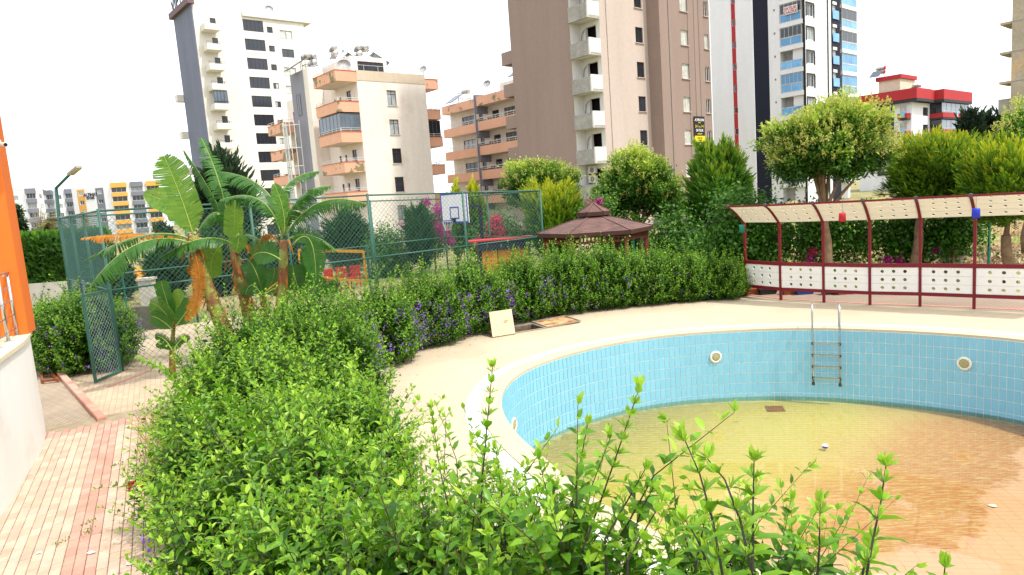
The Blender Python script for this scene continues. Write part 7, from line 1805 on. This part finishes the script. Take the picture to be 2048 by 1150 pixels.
def stem(t, pts, Y, r, m=None):
    P = [D(x, y, Y) for x, y in pts]; b = P[0].copy(); d = P[0]-P[1]; 
    f = P[0][2]/max(.05, -d[2]); f = min(f, 6); b = P[0]+d*f*.6; b[2] = -.03
    Q = [b]+P; MB().tube(Q, list(np.linspace(r*1.25, r*.6, len(Q))), 12).build('stem', m or m_bst, t, True)
    g = np.random.default_rng(int(pts[0][0])); A = np.array([Q[-1]*f+Q[-2]*(1-f) if u > .5 else Q[-2]*f+Q[1]*(1-f) for u, f in g.uniform(0, 1, (46, 2))])
    V, F, T = leaves(NEEDLE, A+g.normal(size=A.shape)*r*.5, g.normal(size=A.shape)*.35-UP, g.normal(size=A.shape), g.uniform(.2, .5, len(A))*r/.14, g.uniform(0, .8, len(A)), .4); np_mesh('dry_sheaths', V, F, BDEAD, t, T)
def plant(lab, px, py, Y): p = D(px, py, Y); return thing('banana_plant', lab, 'banana plant', (p[0], p[1], 0), 'banana plants by the court')
Y1 = 14.6; t = plant('leaning banana plant with a dead orange frond hanging along its stem', 450, 668, Y1); stem(t, [(450, 668), (425, 600), (400, 530), (388, 470)], Y1, .15)
bleaf(t, [(388, 475), (362, 395), (328, 312)], Y1, .8, 1, 'face', .22, .68); bleaf(t, [(392, 462), (350, 415), (288, 388)], Y1+.3, .5, 2, 'face', .1, .7, dy=.6)
bleaf(t, [(385, 480), (290, 470), (168, 522)], Y1-.1, 0.81, 3, 'hang', .9, .22, dy=-.6); bleaf(t, [(380, 485), (275, 488), (180, 572)], Y1-.3, 0.86, 4, 'hang', .9, .25, dy=-1.0)
bleaf(t, [(375, 478), (270, 468), (164, 476)], Y1+.4, 0.47, 5, 'hang', .8, .55, BDEAD, dy=.3, droop=1.3); bleaf(t, [(388, 500), (398, 580), (372, 642)], Y1-.25, .36, 6, 'face', 1.0, .5, BDEAD)
bleaf(t, [(395, 478), (380, 520), (392, 560)], Y1+.1, 0.26, 7, 'hang', .9, .4, BDEAD); bleaf(t, [(392, 470), (420, 430), (440, 428)], Y1+.3, 0.59, 8, 'hang', .4, .4)
Y2 = 15.4; t = plant('middle banana plant with tall ragged fronds and a hanging pale leaf', 490, 590, Y2); stem(t, [(492, 600), (478, 550), (466, 490)], Y2, .14)
bleaf(t, [(466, 485), (440, 370), (403, 276)], Y2, 0.55, 11, 'hang', 1.0, .3, dy=.5); bleaf(t, [(462, 482), (430, 400), (368, 300)], Y2+.2, 0.39, 12, 'hang', 1.0, .3, dy=.5, droop=1.3)
bleaf(t, [(464, 486), (400, 478), (322, 514)], Y2-.6, 0.68, 13, 'hang', .6, .28, dy=-.6); bleaf(t, [(446, 488), (424, 520), (426, 556)], Y2-.5, .56, 14, 'face', .05, .72)
bleaf(t, [(468, 480), (468, 455), (470, 400)], Y2, .46, 15, 'face', .1, .75); bleaf(t, [(470, 478), (478, 470), (472, 505)], Y2-.3, .44, 16, 'face', .1, .62); bleaf(t, [(470, 485), (500, 470), (535, 500)], Y2, 0.52, 17, 'hang', .8, .35); bleaf(t, [(466, 485), (500, 490), (505, 520)], Y2-.1, 0.33, 18, 'hang', .9, .4, BDEAD)
Y3 = 15.0; t = plant('tallest leaved banana plant with long fronds over the court fence', 565, 625, Y3); stem(t, [(563, 625), (566, 560), (568, 480)], Y3, .14)
bleaf(t, [(566, 470), (530, 380), (440, 343)], Y3, 0.86, 21, 'hang', 1.0, .2, dy=.5); bleaf(t, [(564, 475), (520, 400), (440, 400)], Y3-.3, 0.78, 22, 'hang', 1.0, .25, dy=-.3); bleaf(t, [(570, 465), (600, 395), (662, 372)], Y3-.2, 0.65, 23, 'hang', .7, .3, dy=-.3)
bleaf(t, [(572, 470), (640, 405), (732, 408)], Y3-.3, 0.73, 24, 'hang', .95, .22, dy=-.5); bleaf(t, [(560, 460), (570, 375), (638, 342)], Y3+.4, 0.55, 25, 'hang', 1.0, .3, dy=.8); bleaf(t, [(568, 470), (566, 420), (548, 368)], Y3-.1, .36, 26, 'face', .15, .6)
bleaf(t, [(574, 480), (620, 470), (674, 502)], Y3+.2, 0.57, 27, 'hang', .9, .35, dy=.2); bleaf(t, [(585, 490), (620, 480), (632, 565)], Y3-.5, .52, 28, 'face', .05, .2); bleaf(t, [(562, 520), (530, 505), (505, 512)], Y3-.4, .55, 29, 'face', .1, .2); bleaf(t, [(560, 490), (530, 470), (500, 520)], Y3+.3, 0.39, 30, 'hang', 1.0, .4, BDEAD)
t = plant('low dark banana sucker between the middle and tallest stems', 530, 600, 15.3); stem(t, [(528, 615), (526, 580)], 15.3, .07)
for k, p in enumerate((((527, 590), (510, 540), (495, 520)), ((527, 590), (545, 560), (548, 535)), ((526, 595), (505, 570), (490, 590)), ((528, 592), (560, 575), (580, 600)))): bleaf(t, list(p), 15.3-.1*k, .5, 40+k, 'face', .1, .15+.05*k)
t = plant('low banana sucker right of the tallest stem', 600, 610, 15.2); stem(t, [(598, 625), (600, 585)], 15.2, .06)
for k, p in enumerate((((600, 590), (615, 545), (622, 500)), ((600, 592), (590, 555), (585, 530)), ((600, 595), (640, 575), (665, 590)), ((600, 592), (620, 580), (650, 560)))): bleaf(t, list(p), 15.2-.1*k, .46, 50+k, 'face', .12, .18+.06*k)
t = plant('young banana sucker with pale upright leaves near the gate', 345, 700, 15.2); stem(t, [(344, 700), (348, 640)], 15.2, .06)
for k, (p, w_, ti) in enumerate(((((350, 650), (358, 610), (354, 578)), .3, .75), (((348, 650), (330, 590), (322, 562)), .36, .4), (((346, 655), (325, 620), (300, 605)), .4, .6), (((346, 660), (322, 640), (302, 632)), .35, .45), (((350, 655), (375, 620), (385, 600)), .4, .35))): bleaf(t, list(p), 15.2-.1*k, w_, 60+k, 'face', .05, ti)
t = plant('dark low banana sucker at the shrub edge on the plaza', 345, 725, 14.7); stem(t, [(345, 728), (346, 700)], 14.7, .05)
for k, p in enumerate((((346, 705), (330, 680), (310, 672)), ((346, 705), (335, 690), (312, 692)), ((346, 703), (362, 680), (380, 676)))): bleaf(t, list(p), 14.7, .22, 70+k, 'face', .3, .12)
